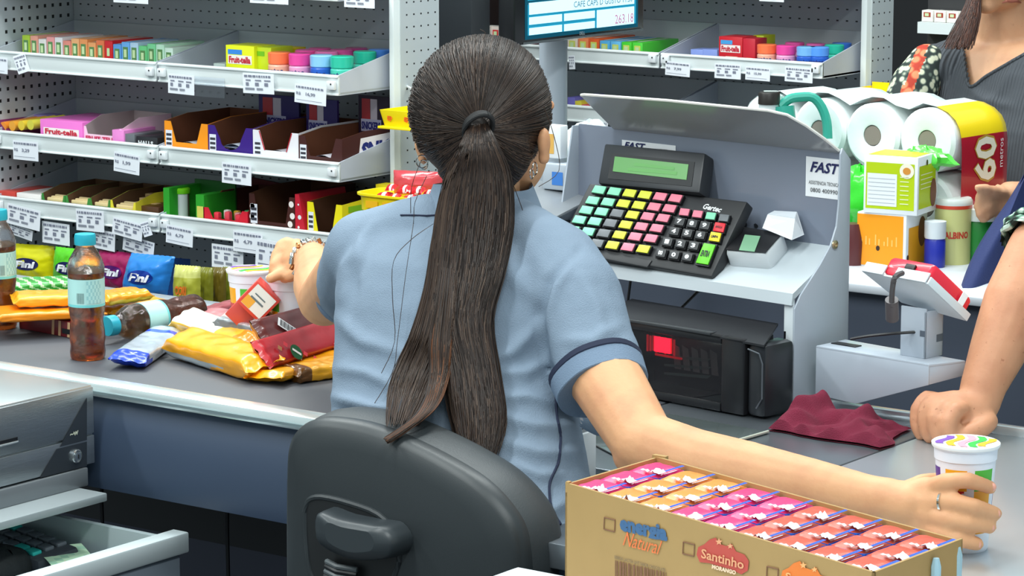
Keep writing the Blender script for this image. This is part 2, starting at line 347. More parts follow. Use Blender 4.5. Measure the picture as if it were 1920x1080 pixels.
# ------------------------------------------------------------------ gondolas
def gondola(name, label, yf, yb, segs, shelves, top, post, zlow=0.0, fl=.0):
    """segs: x edges; shelves: list of lip (z0,z1)"""
    t = thing(name, label, 'display shelf', ((segs[0]+segs[-1])/2, yb, 0))
    pg = holes('#abb0b6'); B().bx((segs[0], yb, zlow), (segs[-1], yb+.012, top), pg).part('perforated_back', t, True)
    for i, (z0, z1) in enumerate(shelves):
        for j in range(len(segs)-1):
            xa, xb = segs[j]+.003, segs[j+1]-.003
            r = B(); r.bx((xa, yf+.004, z0+.002), (xb, yb, z0+.006), GREYP)                       # deck
            r.bx((xa, yb-.006, z0+.006), (xb, yb-.003, z1+.05), M('#b6bcc0', .4))                 # raised rear guard
            rp = r.part('shelf_tray', t, True)
            l = B(); l.bx((xa, yf-.002, z0), (xb, yf+.004, z1), LIP, bev=.0015); l.bx((xa, yf-.006, z1-.006), (xb, yf+.003, z1), M('#f2f8f8', .25), bev=.0018); l.bx((xa, yf-.005, z0), (xb, yf+.003, z0+.004), M('#eef3f3', .3), bev=.0012)
            l.part('price_rail', rp, True)
            for sx, xx in ((1, xa), (-1, xb)):
                s = B(); s.slab([(xx, yf, z0), (xx, yb-.004, z0), (xx, yb-.004, z1+.05), (xx, yf, z1)], (sx*.0025, 0, 0), M('#c3c9d6', .4)); s.part('divider', rp, True)
                c = B(); c.bx((xx+sx*.004, yf-.012, z0+.012), (xx+sx*.024, yf-.003, z0+.030), WHITE, bev=.002); c.box((xx+sx*.012, yf-.0125, z0+.024), (.003, .001, .003), INK); c.part('end_clip', rp, True)
    x, y0, y1, wdt = post
    B().bx((x, y0, zlow), (x+wdt, y1, top-.003), LIP, bev=.001).part('end_post', t, True)
    B().bx((x+wdt, y0+.02, zlow), (x+wdt+.002, y1, top-.006), holes('#c4ccd0', .024, .0255, .2, .09, axis=1)).part('perforated_side', t, True)
    B().bx((segs[0], yf+.03, 0), (segs[-1], yb, .08), M('#8b9196', .5)).part('plinth', t, True)
    return t
gx = [-5.285, -4.785, -4.285, -3.785]
gx = [-4.785, -4.285, -3.785]
L1, L2, L3 = (1.082, 1.124), (.905, .946), (.758, .799)
gondola('candy_display', 'white metal candy shelf unit with perforated back facing the conveyor', 4.6, 4.86, gx, [(1.273, 1.315), L1, L2, L3], 1.40, (-3.765, 4.735, 4.885, .012))
# its far-left end panel
B().bx((-4.80, 4.5, 0), (-4.787, 4.87, 1.4), holes('#c2cad0', .0245, .0255, .3, .2, axis=1)).thing('end_panel', 'perforated pale metal side panel at the far left end of the candy shelves', 'panel')
g2x = [-4.35, -3.60, -3.18]
H1, H2 = (1.080, 1.115), (.945, .983)
gondola('far_candy_display', 'white metal candy shelf unit standing behind the monitor and cash register', 5.5, 5.74, g2x, [(1.262, 1.30), H1, H2, (.80, .835)], 1.36, (-3.165, 5.63, 5.745, .014))
# ------------------------------------------------------------------ cash register stand (turned 8 degrees)
HO = Vector((-2.044, 3.437, 0)); ha = R(-8); HX = Vector((math.cos(ha), math.sin(ha), 0)); HY = Vector((-math.sin(ha), math.cos(ha), 0)); HM = T(HO) @ Rz(ha)
def hb(x, y, b_): p = PP(x, y, HO+HY*b_, HY)-HO; return Vector((p.dot(HX), b_, p.z))
PT = M('#b3bcc8', .28, spec=.6); PTW = M('#d3dbe0', .3, spec=.6); PTD = M('#8a93a3', .30, spec=.6)
t = thing('register_stand', 'pale grey metal hooded stand holding the till keyboard above the scanner', 'stand', HM)
LX = -.48
b = B()   # right side panel: L-shaped outline in the a = .018 plane
side = [(.0, .85), (.0, .995), (.012, 1.012), (.055, 1.05), (.078, 1.075), (.09, 1.10), (.094, 1.13), (.096, 1.20), (.10, 1.208), (.119, 1.19), (.121, .85)]
b.slab([(.016, y, z) for y, z in side], (.003, 0, 0), PT, bev=.0006); b.part('side_panel', t)
b = B(); b.bx((0, -.0, .85), (.016, .004, 1.01), PTW, bev=.001); b.bx((.001, -.0006, .935), (.004, .0005, .962), BLACK); b.bx((-.001, -.0006, .852), (.002, .0005, .88), BLACK); b.part('front_post', t)
b = B(); b.slab([(LX, 0, .85), (LX, .12, .85), (LX, .12, 1.2), (LX, .09, 1.2), (LX, .06, 1.05), (LX, 0, 1.01)], (-.003, 0, 0), PT); b.part('left_panel', t)
b = B(); b.bx((LX, .102, 1.03), (.016, .106, 1.202), M('#7c8494', .25, spec=.6)); b.part('back_panel', t)
b = B(); b.slab([(LX, -.004, 1.000), (LX, -.001, 1.016), (LX, .104, 1.070), (LX, .104, 1.066), (LX, .003, 1.008), (LX, .0, 1.0)], (.016-LX, 0, 0), M('#c3ccd2', .3, spec=.6)); b.part('keyboard_shelf', t)
VIS = M('#9a9c9f', .16, spec=.8)
vo = [hb(1150, 240, .101), hb(1577, 290, .101)]
v1 = PP(1087, 178, HO, HX)
p1 = HM.inverted() @ PP(1087, 178, HO+HX*vo[0].x, HX)   # left tip
dz = p1.z-1.200; dy = p1.y-.101
def vp(a, s): return Vector((a, .101+dy*s, 1.200+dz*s))
def hv(x, y):   # pixel onto the visor plane
    n = Vector((0, dz, -dy)).normalized(); nn = (HM.to_3x3() @ n); o = HM @ Vector((0, .101, 1.2)); return HM.inverted() @ PP(x, y, o, nn)
vis = [vp(vo[0].x, 0), vp(p1.x, .97), hv(1095, 179), hv(1250, 190), hv(1440, 209), hv(1475, 217), hv(1510, 237), hv(1545, 262), hv(1572, 284), vp(.018, 0)]
nrm = Vector((0, -dz, dy)).normalized()*.003
if nrm.z < 0: nrm = -nrm
b = B(); b.slab(vis, nrm, VIS); b.tube([v+nrm*.5 for v in vis[1:9]], .0022, M('#e4e2dc', .3), 6); b.part('hood_visor', t)
c = B(); c.lathe([(.006, 0), (.006, .002), (.003, .003), (.003, .001)], M('#c8b898', .3, metal=.8), 16, T((.0195, .085, 1.075)) @ Ry(math.pi/2)); c.part('rivet', t)
b = B()
for sx, sy in ((-.042, 1.191), ):
    w_ = .062; b.bx((-.046, .1012, 1.135), (.0155, .1016, 1.191), PAPER)
    b.text('FAST', (-.038, .1008, 1.170), (.052, 0, 0), (0, 0, .015), M('#1c2358', .5), bold=.03, shear=.3)
    b.text('ASSISTENCIA TECNICA', (-.040, .1008, 1.153), (.054, 0, 0), (0, 0, .005), INK); b.text('0800 400990', (-.037, .1008, 1.142), (.048, 0, 0), (0, 0, .006), INK)
b.part('service_sticker', t)
b = B(); k = hb(1166, 262, .101); b.bx((k.x, .1012, 1.17), (k.x+.105, .1016, k.z), PAPER)
b.text('FAST', (k.x+.005, .1008, k.z-.012), (.042, 0, 0), (0, 0, .010), M('#1c2358', .5), bold=.03, shear=.3); b.text('ASSISTENCIA', (k.x+.07, .1008, k.z-.013), (.034, 0, 0), (0, 0, .006), INK); b.part('upper_sticker', t)
# ---- keyboard with display
fl, fr, bl, br = [hb(x, y, b_) for x, y, b_ in ((1062, 446, .0), (1340, 513, .0), (1118, 338, .07), (1400, 376, .07))]
def kw(x, y): # pixel onto keyboard plane (world)
    return HM.inverted() @ PP(x, y, KO, KN)
Kfl, Kfr, Kbr = HM @ fl, HM @ fr, HM @ br
U = (Kfr-Kfl); L_ = U.length; U.normalize(); Nn = U.cross(Kbr-Kfr).normalized(); Vv = Nn.cross(U)
D_ = (Kbr-Kfr).dot(Vv); sk = (Kbr-Kfr).dot(U)
KM = basis(Kfl, U, Vv, Nn); KO, KN = Kfl, Nn
def kp(x, y):
    q = KM.inverted() @ PP(x, y, KO, KN); return q.x, q.y
t = thing('till_keyboard', 'black till keyboard with mint, yellow and pink keys on the metal stand', 'keyboard', KM)
KB = M('#26272a', .45)
c4 = [kp(1040, 466), kp(1332, 518), kp(1400, 376), kp(1104, 342)]
b = B(); b.slab([(x, y, -.022) for x, y in c4], (0, 0, .020), KB, bev=.003); b.part('body', t)
b = B(); c5 = [kp(*q) for q in ((1066, 472), (1213, 501), (1222, 488), (1076, 460))]; b.slab([(x, y, -.004) for x, y in c5], (0, 0, .004), KB, bev=.001); b.part('card_slot', t)
MI, YE, PK, GY = M('#86e3b4', .45), M('#d8dc3a', .45), M('#f07f95', .45), M('#6d7176', .45)
def key(qs, m, label=None, txt=None, h=.006, tc=INK):
    cs = [Vector((*kp(*q), 0)) for q in qs]; c_ = sum(cs, Vector())/4
    b = B(); b.slab([c_+(q-c_)*1.02 for q in cs], (0, 0, h*.6), BLACK); b.slab([c_+(q-c_)*.90+Vector((0, 0, h*.6)) for q in cs], (0, 0, h*.4), m, bev=.0006)
    if txt:
        u = (cs[1]-cs[0]); v = (cs[3]-cs[0]); k = .5 if len(txt) < 3 else .8; kh = .5 if len(txt) < 3 else .28
        b.text(txt, c_-u*k*.4-v*kh/2+Vector((0, 0, h)), u*k*.8, v*kh, tc, bold=.04)
    return b.part('key', t, label=label)
rows = [(1108, 361, 1276, 384), (1096, 382, 1264, 405), (1081, 400, 1250, 424), (1070, 419, 1238, 443), (1059, 438, 1223, 463), (1047, 457, 1208, 483)]
# photographed rows: centre of first and last key
rows = [((1127, 359), (1270, 375)), ((1115, 379), (1259, 394)), ((1103, 397), (1247, 412)), ((1090, 415), (1235, 431)), ((1077, 434), (1224, 450)), ((1065, 452), (1210, 470))]
colm = ['MMYYPP', 'MMYYPP', 'MMGYPP', 'MMGYPP', 'MMGYPP', 'MMGYPY']
cm = {'M': MI, 'Y': YE, 'P': PK, 'G': GY}
for j, ((xa, ya), (xb, yb_)) in enumerate(rows):
    for i in range(6):
        s_ = i/5; cx, cy = xa+(xb-xa)*s_, ya+(yb_-ya)*s_
        key([(cx-16, cy+5.6), (cx+8, cy+9.2), (cx+15, cy-6), (cx-8, cy-9)], cm[colm[j][i]])
num = [((1286, 401), (1360, 412)), ((1277, 419), (1348, 430)), ((1267, 437), (1340, 448)), ((1254, 457), (1328, 468)), ((1242, 478), (1316, 489))]
lab = [[None]*4, list('789')+['#R'], list('456')+['#Y'], list('123')+['#G'], ['00', '0', '.', None]]
for j, ((xa, ya), (xb, yb_)) in enumerate(num):
    for i in range(4):
        s_ = i/3; cx, cy = xa+(xb-xa)*s_, ya+(yb_-ya)*s_; L0 = lab[j][i]
        if j == 0: key([(cx-11, cy+6), (cx+8, cy+8), (cx+12, cy-6), (cx-7, cy-8)], (PK, PK, MI, GY)[i]); continue
        if i == 3:
            if L0 == '#G': key([(cx-22, cy+30), (cx+3, cy+34), (cx+19, cy-7), (cx-5, cy-11)], M('#63d018', .4), 'tall bright green key', 'ENTRA')
            elif L0: key([(cx-9, cy+7), (cx+12, cy+10), (cx+17, cy-8), (cx-4, cy-11)], M('#ff2233', .4) if L0 == '#R' else M('#ffe214', .4), 'red key' if L0 == '#R' else 'bright yellow key', 'ANULA' if L0 == '#R' else 'LIMPA')
            continue
        key([(cx-12, cy+6.5), (cx+8, cy+9), (cx+13, cy-7), (cx-7, cy-9.5)], M('#2c2d30', .4), 'black number key', L0, tc=WHITE)
b = B(); q = [kp(x, y) for x, y in ((1316, 388), (1352, 391), (1322, 378), (1348, 380))]
m_ = Vector(((q[0][0]+q[1][0])/2, q[0][1], -.0018)); b.text('Gertec', m_+Vector((-.016, -.002, 0)), (.034, 0, 0), (0, .009, 0), WHITE, bold=.03, shear=.2)
b.part('maker_mark', t)
# display
dq = [HM @ hb(x, y, .075) for x, y in ((1122, 345), (1312, 362), (1328, 286), (1140, 270))]
dq = [HM @ hb(1122, 345, .055), HM @ hb(1308, 362, .055), HM @ hb(1330, 286, .085), HM @ hb(1140, 270, .085)]
u_ = (dq[1]-dq[0]).normalized(); n_ = u_.cross(dq[3]-dq[0]).normalized(); v_ = n_.cross(u_); DM = basis(dq[0], u_, v_, n_)
def dp(x, y): q = DM.inverted() @ PP(x, y, dq[0], n_); return Vector((q.x, q.y, 0))
b = B(); b.slab([dp(*q)-Vector((0, 0, .026)) for q in ((1120, 344), (1311, 362), (1322, 286), (1133, 268))], (0, 0, .026), M('#303236', .4), bev=.004)
o_ = B(); 
b.V = [DM @ v for v in b.V]; dpt = b.part('display_housing', t, True)
o_.slab([dp(*q)+Vector((0, 0, -.001)) for q in ((1140, 335), (1297, 350), (1303, 304), (1148, 288))], (0, 0, .0018), M('#1b1d20', .5)); o_.slab([dp(*q)+Vector((0, 0, .0006)) for q in ((1150, 322), (1288, 338), (1292, 309), (1154, 294))], (0, 0, .001), M('#5f9f55', .3, emit=.06))
for k in range(2):
    y0 = 305+k*9; o_.add([dp(*q)+Vector((0, 0, .0019)) for q in ((1190-k*12, y0+7), (1265+k*5, y0+15), (1266+k*5, y0+9), (1191-k*12, y0+1))], [(0, 1, 2, 3)], M('#62a856', .4), smooth=False)
o_.V = [DM @ v for v in o_.V]; o_.part('green_screen', t, True)
# ---- small white terminal with green screen, paper tray, slips
t = thing('pin_pad', 'small white device with black face and green screen beside the till keyboard', 'device', HM)
S1 = lambda x, y, h=0: HM.inverted() @ (PP(x, y, HM @ Vector((0, 0, 1.012+h)), (HM.to_3x3() @ Vector((0, -.45, .89)).normalized())))
base = [S1(*q, .034) for q in ((1357, 470), (1437, 476), (1471, 437), (1392, 424))]
up = Vector((0, -.45, .89)).normalized()
cb = sum(base, Vector())/4
b = B(); b.slab([q-up*.032 for q in base], up*.032, M('#d9dde0', .25), bev=.007); b.part('body', t)
b = B(); b.slab([cb+(q-cb)*.93 for q in base], up*.0008, BLACK, bev=0); b.part('face', t)
b = B(); b.slab([S1(*q, .035)+up*.0006 for q in ((1386, 470), (1415, 473), (1426, 444), (1397, 441))], up*.0006, M('#7fae8c', .3, emit=.1)); b.part('screen', t)
b = B(); b.tube([S1(1373, 500), S1(1380, 512), S1(1405, 508), S1(1420, 516), S1(1440, 505)], .0022, BLACK, 6); b.tube([S1(1395, 426, .02), S1(1405, 408, .02), S1(1415, 412, .02), S1(1418, 425, .02)], .003, BLACK, 6); b.part('cable', t)
b = B(); F_ = [(1427, 424), (1434, 441), (1484, 458), (1506, 440), (1492, 400), (1446, 402)]
fq = lambda x, y, c: hb(x, y, c)
b.slab([fq(1430, 428, .070), fq(1484, 450, .062), fq(1490, 410, .070), fq(1440, 402, .078)], (0, .0008, 0), PAPER); b.slab([fq(1484, 450, .062), fq(1507, 440, .088), fq(1494, 398, .094), fq(1490, 410, .070)], (.0008, 0, 0), PAPER); b.slab([fq(1440, 402, .078), fq(1490, 410, .070), fq(1494, 398, .094), fq(1452, 396, .096)], (0, 0, .0008), M('#dfe5ec', .7)); b.slab([fq(1430, 428, .070), fq(1440, 402, .078), fq(1452, 396, .096), fq(1440, 420, .096)], (-.0008, 0, 0), PAPER)
b.V = [HM @ v for v in b.V]; b.thing('paper_tray', 'small folded white paper tray behind the white device', 'tray')
for i, (qs, lb) in enumerate((([(1350, 525), (1400, 540), (1525, 452), (1502, 430)], 'long white paper slip under the white device'), ([(1455, 548), (1480, 549), (1536, 455), (1524, 448)], 'narrow white paper slip at the right edge of the register stand'))):
    b = B(); b.slab([S1(*q, .001+.001*i) for q in qs], up*.0006, M('#eef3f5', .6)); b.V = [HM @ v for v in b.V]; b.thing('paper_slip', lb, 'paper')
# ---- cables under shelf
for i, (pts, lb) in enumerate((([(1183, 520), (1178, 560), (1174, 600)], 'straight'), ([(1313, 542), (1290, 565), (1255, 600)], 'slanting'))):
    B().tube([HM @ hb(x, y, .06) for x, y in pts], .0022, BLACK, 6).thing('scanner_cable', lb+' black cable running from the keyboard shelf down to the scanner', 'cable')
# panel behind the scanner
# ---- scanner (upright, dark, with red light)
t = thing('barcode_scanner', 'black upright checkout scanner with glass window and red light under the till', 'scanner', HM)
def hs(x, y, b_): return hb(x, y, b_)
DK = M('#1d1d20', .3); f0 = -.072
A = [hs(1165, 603, f0), hs(1398, 640, f0), hs(1393, 812, f0), hs(1165, 775, f0)]
b = B(); xr = hs(1396, 640, f0).x; xl = xr-.27; zt_ = A[1].z+.002
wl, wr, wt, wb = hs(1180, 640, f0).x, hs(1352, 640, f0).x, hs(1300, 637, f0).z, .862
b.bx((xl, f0, .852), (wl, -.008, zt_), DK, bev=.003).bx((wr, f0, .852), (xr, -.008, zt_), DK, bev=.003).bx((wl, f0, wt), (wr, -.008, zt_), DK, bev=.002).bx((wl, f0, .852), (wr, -.008, .864), DK, bev=.002).bx((wl, -.018, .86), (wr, -.008, wt), M('#26161a', .6))
b.part('housing', t)
b = B(); b.bx((xr+.001, f0+.004, .852), (xr+.034, -.004, zt_-.004), M('#2a2c30', .3), bev=.008); b.tube([(xr+.006, f0, zt_-.012), (xr+.026, f0, zt_-.016), (xr+.031, f0+.001, zt_-.03), (xr+.031, f0+.001, .88), (xr+.022, f0, .866)], .0012, M('#5a5f66', .3), 6); b.part('side_speaker', t)
b = B(); b.bx((xl, f0-.002, zt_-.002), (xr-.06, f0+.02, zt_+.002), M('#3b3d40', .25), bev=.001); b.slab([(xl, f0, zt_), (xr+.034, f0, zt_-.006), (xr+.0, .0, zt_+.010), (xl, .0, zt_+.012)], (0, 0, .003), M('#222327', .35)); b.part('top_cover', t)
b = B(); b.bx((wl, f0+.003, .864), (wr, f0+.005, wt), M('#15151a', .04, spec=1, alpha=.5)); b.part('glass_window', t)
e0, e1 = hs(1226, 630, f0+.012), hs(1256, 664, f0+.012)
RED = M('#ff1834', .4, emit=7); RED2 = M('#d00418', .4, emit=1.1)
b = B(); b.bx((e0.x, f0+.012, e1.z), (e1.x, f0+.014, e0.z), RED, bev=.0009); b.part('red_lamp', t)
b = B()
for i in range(10): x_ = e0.x-.016+.0055*i; b.bx((x_, f0+.0145, e1.z-.002+.001*(i % 3)), (x_+.0035, f0+.0155, e0.z-.001*(i % 2)), RED2)
b.bx((e0.x, f0+.0145, e1.z-.006), (e1.x+.02, f0+.0155, e1.z-.003), RED2); b.part('red_glow_streaks', t)  # emissive bars imitate the streaks of the red lamp's glow
b = B(); r0 = hs(1295, 650, f0+.018)
for i in range(5): b.slab([(r0.x-.03+.017*i, f0+.019, r0.z-.035), (r0.x-.018+.017*i, f0+.019, r0.z-.035), (r0.x-.022+.017*i, f0+.019, r0.z-.004), (r0.x-.034+.017*i, f0+.019, r0.z)], (0, .001, 0), M('#9a8d8a', .3))
for i in range(3): b.slab([(r0.x-.05, f0+.019, .885+.012*i), (r0.x+.03, f0+.019, .89+.012*i), (r0.x+.036, f0+.019, .895+.012*i), (r0.x-.05, f0+.019, .888+.012*i)], (0, .001, 0), M('#6f8078', .3))
b.part('painted_reflections', t)  # pale slabs stand in for the cartons reflected in the glass
# ---- terminal bracket arm and red payment terminal
t = thing('terminal_bracket', 'pale grey box arm on the register stand holding the red card terminal', 'bracket', HM)
g0 = hb(1530, 650, .03); g1 = hb(1742, 668, .03); zb0 = hb(1530, 745, .03).z
# box: front face then slanted right end
def W(x, y, b_): return hb(x, y, b_)
fA, fB, fC, fD = W(1530, 648, .02), W(1742, 664, .02), W(1742, 728, .02), W(1530, 740, .02)
b = B(); dpt = Vector((0, .07, 0)); rt = Vector((.012, .05, 0))
zt1 = fA.z
b.slab([Vector((fA.x, .02, zt1)), Vector((fB.x, .02, zt1)), Vector((fB.x+.02, .075, zt1)), Vector((fA.x, .085, zt1))], (0, 0, -.004), PT, bev=.001)
pts = [(fA.x, .02, zt1-.002), (fA.x, .02, fD.z), (fA.x+.07, .02, fD.z-.003), (fB.x, .02, fC.z+.004), (fB.x, .02, zt1-.002)]
b.slab(pts, (0, .003, 0), PT, bev=.0008)
b.slab([(fB.x, .022, zt1-.002), (fB.x, .022, fC.z+.004), (fB.x+.02, .075, fC.z+.012), (fB.x+.02, .075, zt1-.002)], (-.003, 0, 0), PT, bev=.0008)
b.part('arm_box', t)
b = B(); k0 = W(1575, 640, .05); b.bx((k0.x-.012, .045, zt1-.0005), (k0.x+.03, .06, zt1+.0015), BLACK, bev=.0006); b.part('cable_opening', t)
s0, s1 = W(1688, 655, .045), W(1765, 600, .045)
xa_ = W(1688, 640, .045).x; xb_ = W(1735, 640, .045).x
b = B(); b.bx((xa_, .045, zt1), (xb_, .048, zt1+.068), PT, bev=.0008).bx((xb_-.003, .045, zt1), (xb_, .085, zt1+.064), PT, bev=.0008).bx((xa_, .082, zt1), (xb_, .085, zt1+.064), PT, bev=.0008)
b.bx((xb_-.009, .0445, zt1+.03), (xb_-.001, .046, zt1+.038), M('#5a626e', .4)).bx((xb_-.0005, .07, zt1+.02), (xb_+.0005, .084, zt1+.03), M('#5a626e', .4)); b.part('neck', t)
# cradle: tray plane
ta, tb, tc_, td = W(1630, 502, .0), W(1736, 524, .0), W(1810, 588, .10), W(1700, 560, .10)
A3 = [HM @ W(1615, 508, .02), HM @ W(1736, 530, .02), HM @ W(1812, 600, .075)]
u_ = (A3[1]-A3[0]); Lu = u_.length; u_.normalize(); n_ = u_.cross(A3[2]-A3[1]).normalized()
if n_.z < 0: n_ = -n_
v_ = n_.cross(u_); CM = basis(A3[0], u_, v_, n_); Lv = (A3[2]-A3[1]).dot(v_)
if Lv < 0: v_ = -v_; Lv = -Lv; CM = basis(A3[0], u_, v_, u_.cross(v_).normalized())
iCM = CM.inverted()
sgn = 1 if (CM.to_3x3() @ Vector((0, 0, 1))).z > 0 else -1
def cq(x, y): q = iCM @ PP(x, y, A3[0], n_); return Vector((q.x, q.y, 0))
tray = [cq(1617, 510), cq(1736, 532), cq(1810, 602), cq(1690, 568)]
b = B(); b.slab(tray, (0, 0, sgn*.003), PTW, bev=.0008)
e = (tray[1]-tray[0]); 
for a_, c_ in ((0, .33), (.5, 1)): b.slab([tray[0]+e*a_, tray[0]+e*c_, tray[0]+e*c_+Vector((0, 0, sgn*.016)), tray[0]+e*a_+Vector((0, 0, sgn*.016))], Vector((0, -.003, 0)), PTW, bev=.0008)
e2 = tray[2]-tray[1]; b.slab([tray[1], tray[2], tray[2]+Vector((0, 0, sgn*.012)), tray[1]+Vector((0, 0, sgn*.012))], Vector((.003, 0, 0)), PTW, bev=.0008)
b.V = [CM @ v for v in b.V]; b.part('cradle', t, True)
t2 = thing('card_terminal', 'red card payment terminal resting in the grey cradle', 'card terminal', CM)
cc = sum(tray, Vector())/4
def inn(k, q): return cc+(q-cc)*k
REDP = M('#e51f3a', .3, coat=.3)
b = B(); tt = [tray[0]+e*.28, tray[0]+e*.98, tray[2]+e*-.03-e2*.02, tray[3]+e*.24]
b.slab([q+Vector((0, 0, sgn*.004)) for q in tt], (0, 0, sgn*.030), REDP, bev=.006); b.part('body', t2)
b = B(); b.slab([inn(.55, q)+Vector((0, 0, sgn*.0345)) for q in tt], (0, 0, sgn*.001), BLACK); b.part('keypad_face', t2)
b = B(); cc2 = tt[0]+(tt[1]-tt[0])*.55; b.box(cc2+Vector((0, -.001, sgn*.02)), (.016, .006, .008), BLACK, bev=.001); b.part('plug', t2)
b = B(); b.slab([tray[1]+e2*.68+Vector((.001, 0, sgn*.012)), tray[1]+e2*.8+Vector((.001, 0, sgn*.012)), tray[1]+e2*.8+Vector((.001, 0, sgn*.03)), tray[1]+e2*.68+Vector((.001, 0, sgn*.03))], (.0006, 0, 0), PAPER); b.part('side_label', t2)
b = B(); pw = [PD(1692, 512, 3.90), PD(1678, 520, 3.885), PD(1673, 545, 3.89), PD(1672, 575, 3.90)]
b.tube(refine(pw, 4), .0038, M('#4a4648', .5), 8); b.tube([PD(1672, 562, 3.90), PD(1673, 598, 3.92)], .009, M('#5a5557', .5), 12)
b.tube(refine([PD(1725, 622, 3.95), PD(1680, 625, 3.95), PD(1630, 630, 3.96), PD(1595, 636, 3.97)], 4), .0022, BLACK, 6); b.thing('terminal_cable', 'thick dark cable plugged into the red card terminal', 'cable')
# ---- customer monitor and pole
mx = PD(1085, 60, 4.5).x
t = thing('customer_monitor', 'black flat monitor with blue price screen above the cashier', 'monitor', (mx, PD(1085, 60, 4.5).y, 1.2))
def mp(x, y): return PX(x, y, mx)
bl_, br_ = mp(972, 87), mp(1208, 58); y0, y1 = bl_.y, br_.y
zb1 = (bl_.z+br_.z)/2; zt2 = zb1+.26
b = B(); b.bx((mx-.03, y0-.012, zb1), (mx, y1, zt2), M('#17181b', .25), bev=.005); b.bx((mx-.07, y0+.06, zb1+.04), (mx-.03, y1-.06, zt2-.03), M('#17181b', .4), bev=.01); b.part('case', t, True)
sy0, sy1 = mp(984, 70).y, mp(1195, 40).y; sz0 = (mp(984, 76).z+mp(1190, 50).z)/2
SB = M('#1d7f9e', .2, emit=.9); SW = M('#bfeaf6', .3, emit=1.0)
b = B(); b.bx((mx+.0002, sy0, sz0), (mx+.001, sy1, zt2-.02), M('#0f4a5e', .2, emit=.7)); Ys, Zs = sy1-sy0, .22
fy = lambda s: sy0+Ys*s
for (a_, c_, z0_, z1_, m_) in ((.02, .98, .006, .052, SB), (.03, .96, .037, .0545, SW), (.03, .31, .022, .033, SW), (.03, .31, .0065, .017, SW), (.33, .60, .022, .033, SW), (.33, .60, .0065, .017, SW), (.62, .96, .006, .033, SW)):
    b.bx((mx+.001, fy(a_), sz0+z0_), (mx+(.0014 if m_ is SB else .0020), fy(c_), sz0+z1_), m_)
b.bx((mx+.001, fy(.02), sz0+.058), (mx+.0013, fy(.98), sz0+.12), M('#2a93b0', .2, emit=.8))
b.text('CAFE CAPS D GUSTO 11.50', (mx+.0022, fy(.41), sz0+.041), (0, Ys*.53, 0), (0, 0, .009), M('#3d6c8c', .5)); b.text('263.18', (mx+.0022, fy(.78), sz0+.009), (0, Ys*.17, 0), (0, 0, .014), M('#d77ba5', .5, emit=.2)); b.text('00', (mx+.0018, fy(.48), sz0+.062), (0, Ys*.07, 0), (0, 0, .012), WHITE, bold=.03)
b.part('screen', t, True)
b = B(); p = mp(1090, 70); b.text('DELL', (mx+.0006, p.y-.006, zb1+.006), (0, .014, 0), (0, 0, .005), M('#b9c2c8', .4)); b.bx((mx, sy0-.004, sz0-.006), (mx+.0015, sy1+.014, sz0-.0035), M('#8e979c', .3, metal=.6)); b.part('lower_bezel_line', t, True)
pp_ = PD(1037, 300, 4.6)
b = B(); b.lathe([(.022, .85), (.022, 1.42)], M('#aab4bf', .35, spec=.5), 24, T((pp_.x, pp_.y, 0))); b.thing('monitor_pole', 'pale grey round pole rising behind the cashier\'s head to the monitor', 'pole')
# small items by the pole
b = B(); c = PD(1044, 265, 4.45); b.box(c, (.028, .02, .05), WHITE, bev=.002); b.patch(c+Vector((-.010, -.0102, -.018)), (.012, 0, 0), (0, 0, .03), M('#e6b35a', .5)); b.thing('pole_card_box', 'small white box with an orange picture fixed to the monitor pole', 'box')
b = B(); c = PD(1050, 330, 4.45); b.box(c, (.045, .03, .04), M('#b3bcc6', .4), bev=.003); b.patch(c+Vector((-.004, -.0152, -.012)), (.02, 0, 0), (0, 0, .02), M('#3f7fd0', .5)); b.thing('pole_clamp_box', 'grey box with a blue sticker low on the monitor pole', 'box')
# dark printer left of keyboard
t = thing('receipt_printer', 'dark grey receipt printer half hidden behind the cashier\'s shoulder', 'printer', HM)
b = B(); pr_ = [hb(x, y, -.02) for x, y in ((975, 400), (1070, 425), (1060, 395), (985, 360))]
zz = .85
b.slab([(-.56, 0, zz), (-.46, 0, zz), (-.46, 0, 1.055), (-.56, 0, 1.075)], (0, .10, 0), M('#2a2c30', .4), bev=.004); b.part('body', t)
b = B(); q = [hb(1000, 352, .02), hb(1062, 352, .02), hb(1100, 385, -.01), hb(1062, 395, -.01)]; b.slab([(-.575, -.005, 1.08), (-.455, -.005, 1.06), (-.455, .11, 1.09), (-.575, .11, 1.105)], (0, 0, .004), M('#7d8288', .35), bev=.001); b.part('lid', t)
# maroon cloth
t_pts = [(1443, 800), (1475, 790), (1500, 775), (1515, 748), (1545, 745), (1560, 765), (1600, 770), (1650, 780), (1700, 795), (1703, 818), (1640, 838), (1580, 830), (1500, 828), (1450, 812)]
cp_ = [PZ(x, y, .852) for x, y in t_pts]
o1, o2, o3, o4 = PZ(1440, 806, .852), PZ(1655, 842, .852), PZ(1706, 806, .852), PZ(1530, 784, .852)
def clothf(u, v):
    e_ = min(u, 1-u, v, 1-v); wob = .012*noise.noise(Vector((u*3+3, v*3, .3)))
    p = o1*(1-u)*(1-v)+o2*u*(1-v)+o3*u*v+o4*(1-u)*v
    h = .010+.018*math.exp(-((u-.10)**2/.02+(v-.72)**2/.10))*1.6+.010*math.sin(9*u+4*v)*math.sin(3.1*v)+.004*math.sin(26*u-9*v)+.008*noise.noise(Vector((u*6, v*5, 1)))+.010*math.exp(-((u-.55)**2/.05+(v-.8)**2/.03))
    h += .022*math.exp(-((u-.05)**2/.006+(v-.98)**2/.02))
    k = min(1, e_*18); h = .002+h*math.sin(k*math.pi/2)
    return p+Vector((wob, wob*.7, max(h, .0015)))
b = B(); CL = M('#7a1836', .95, bump=.8, bscale=900, var=.18, vscale=60)
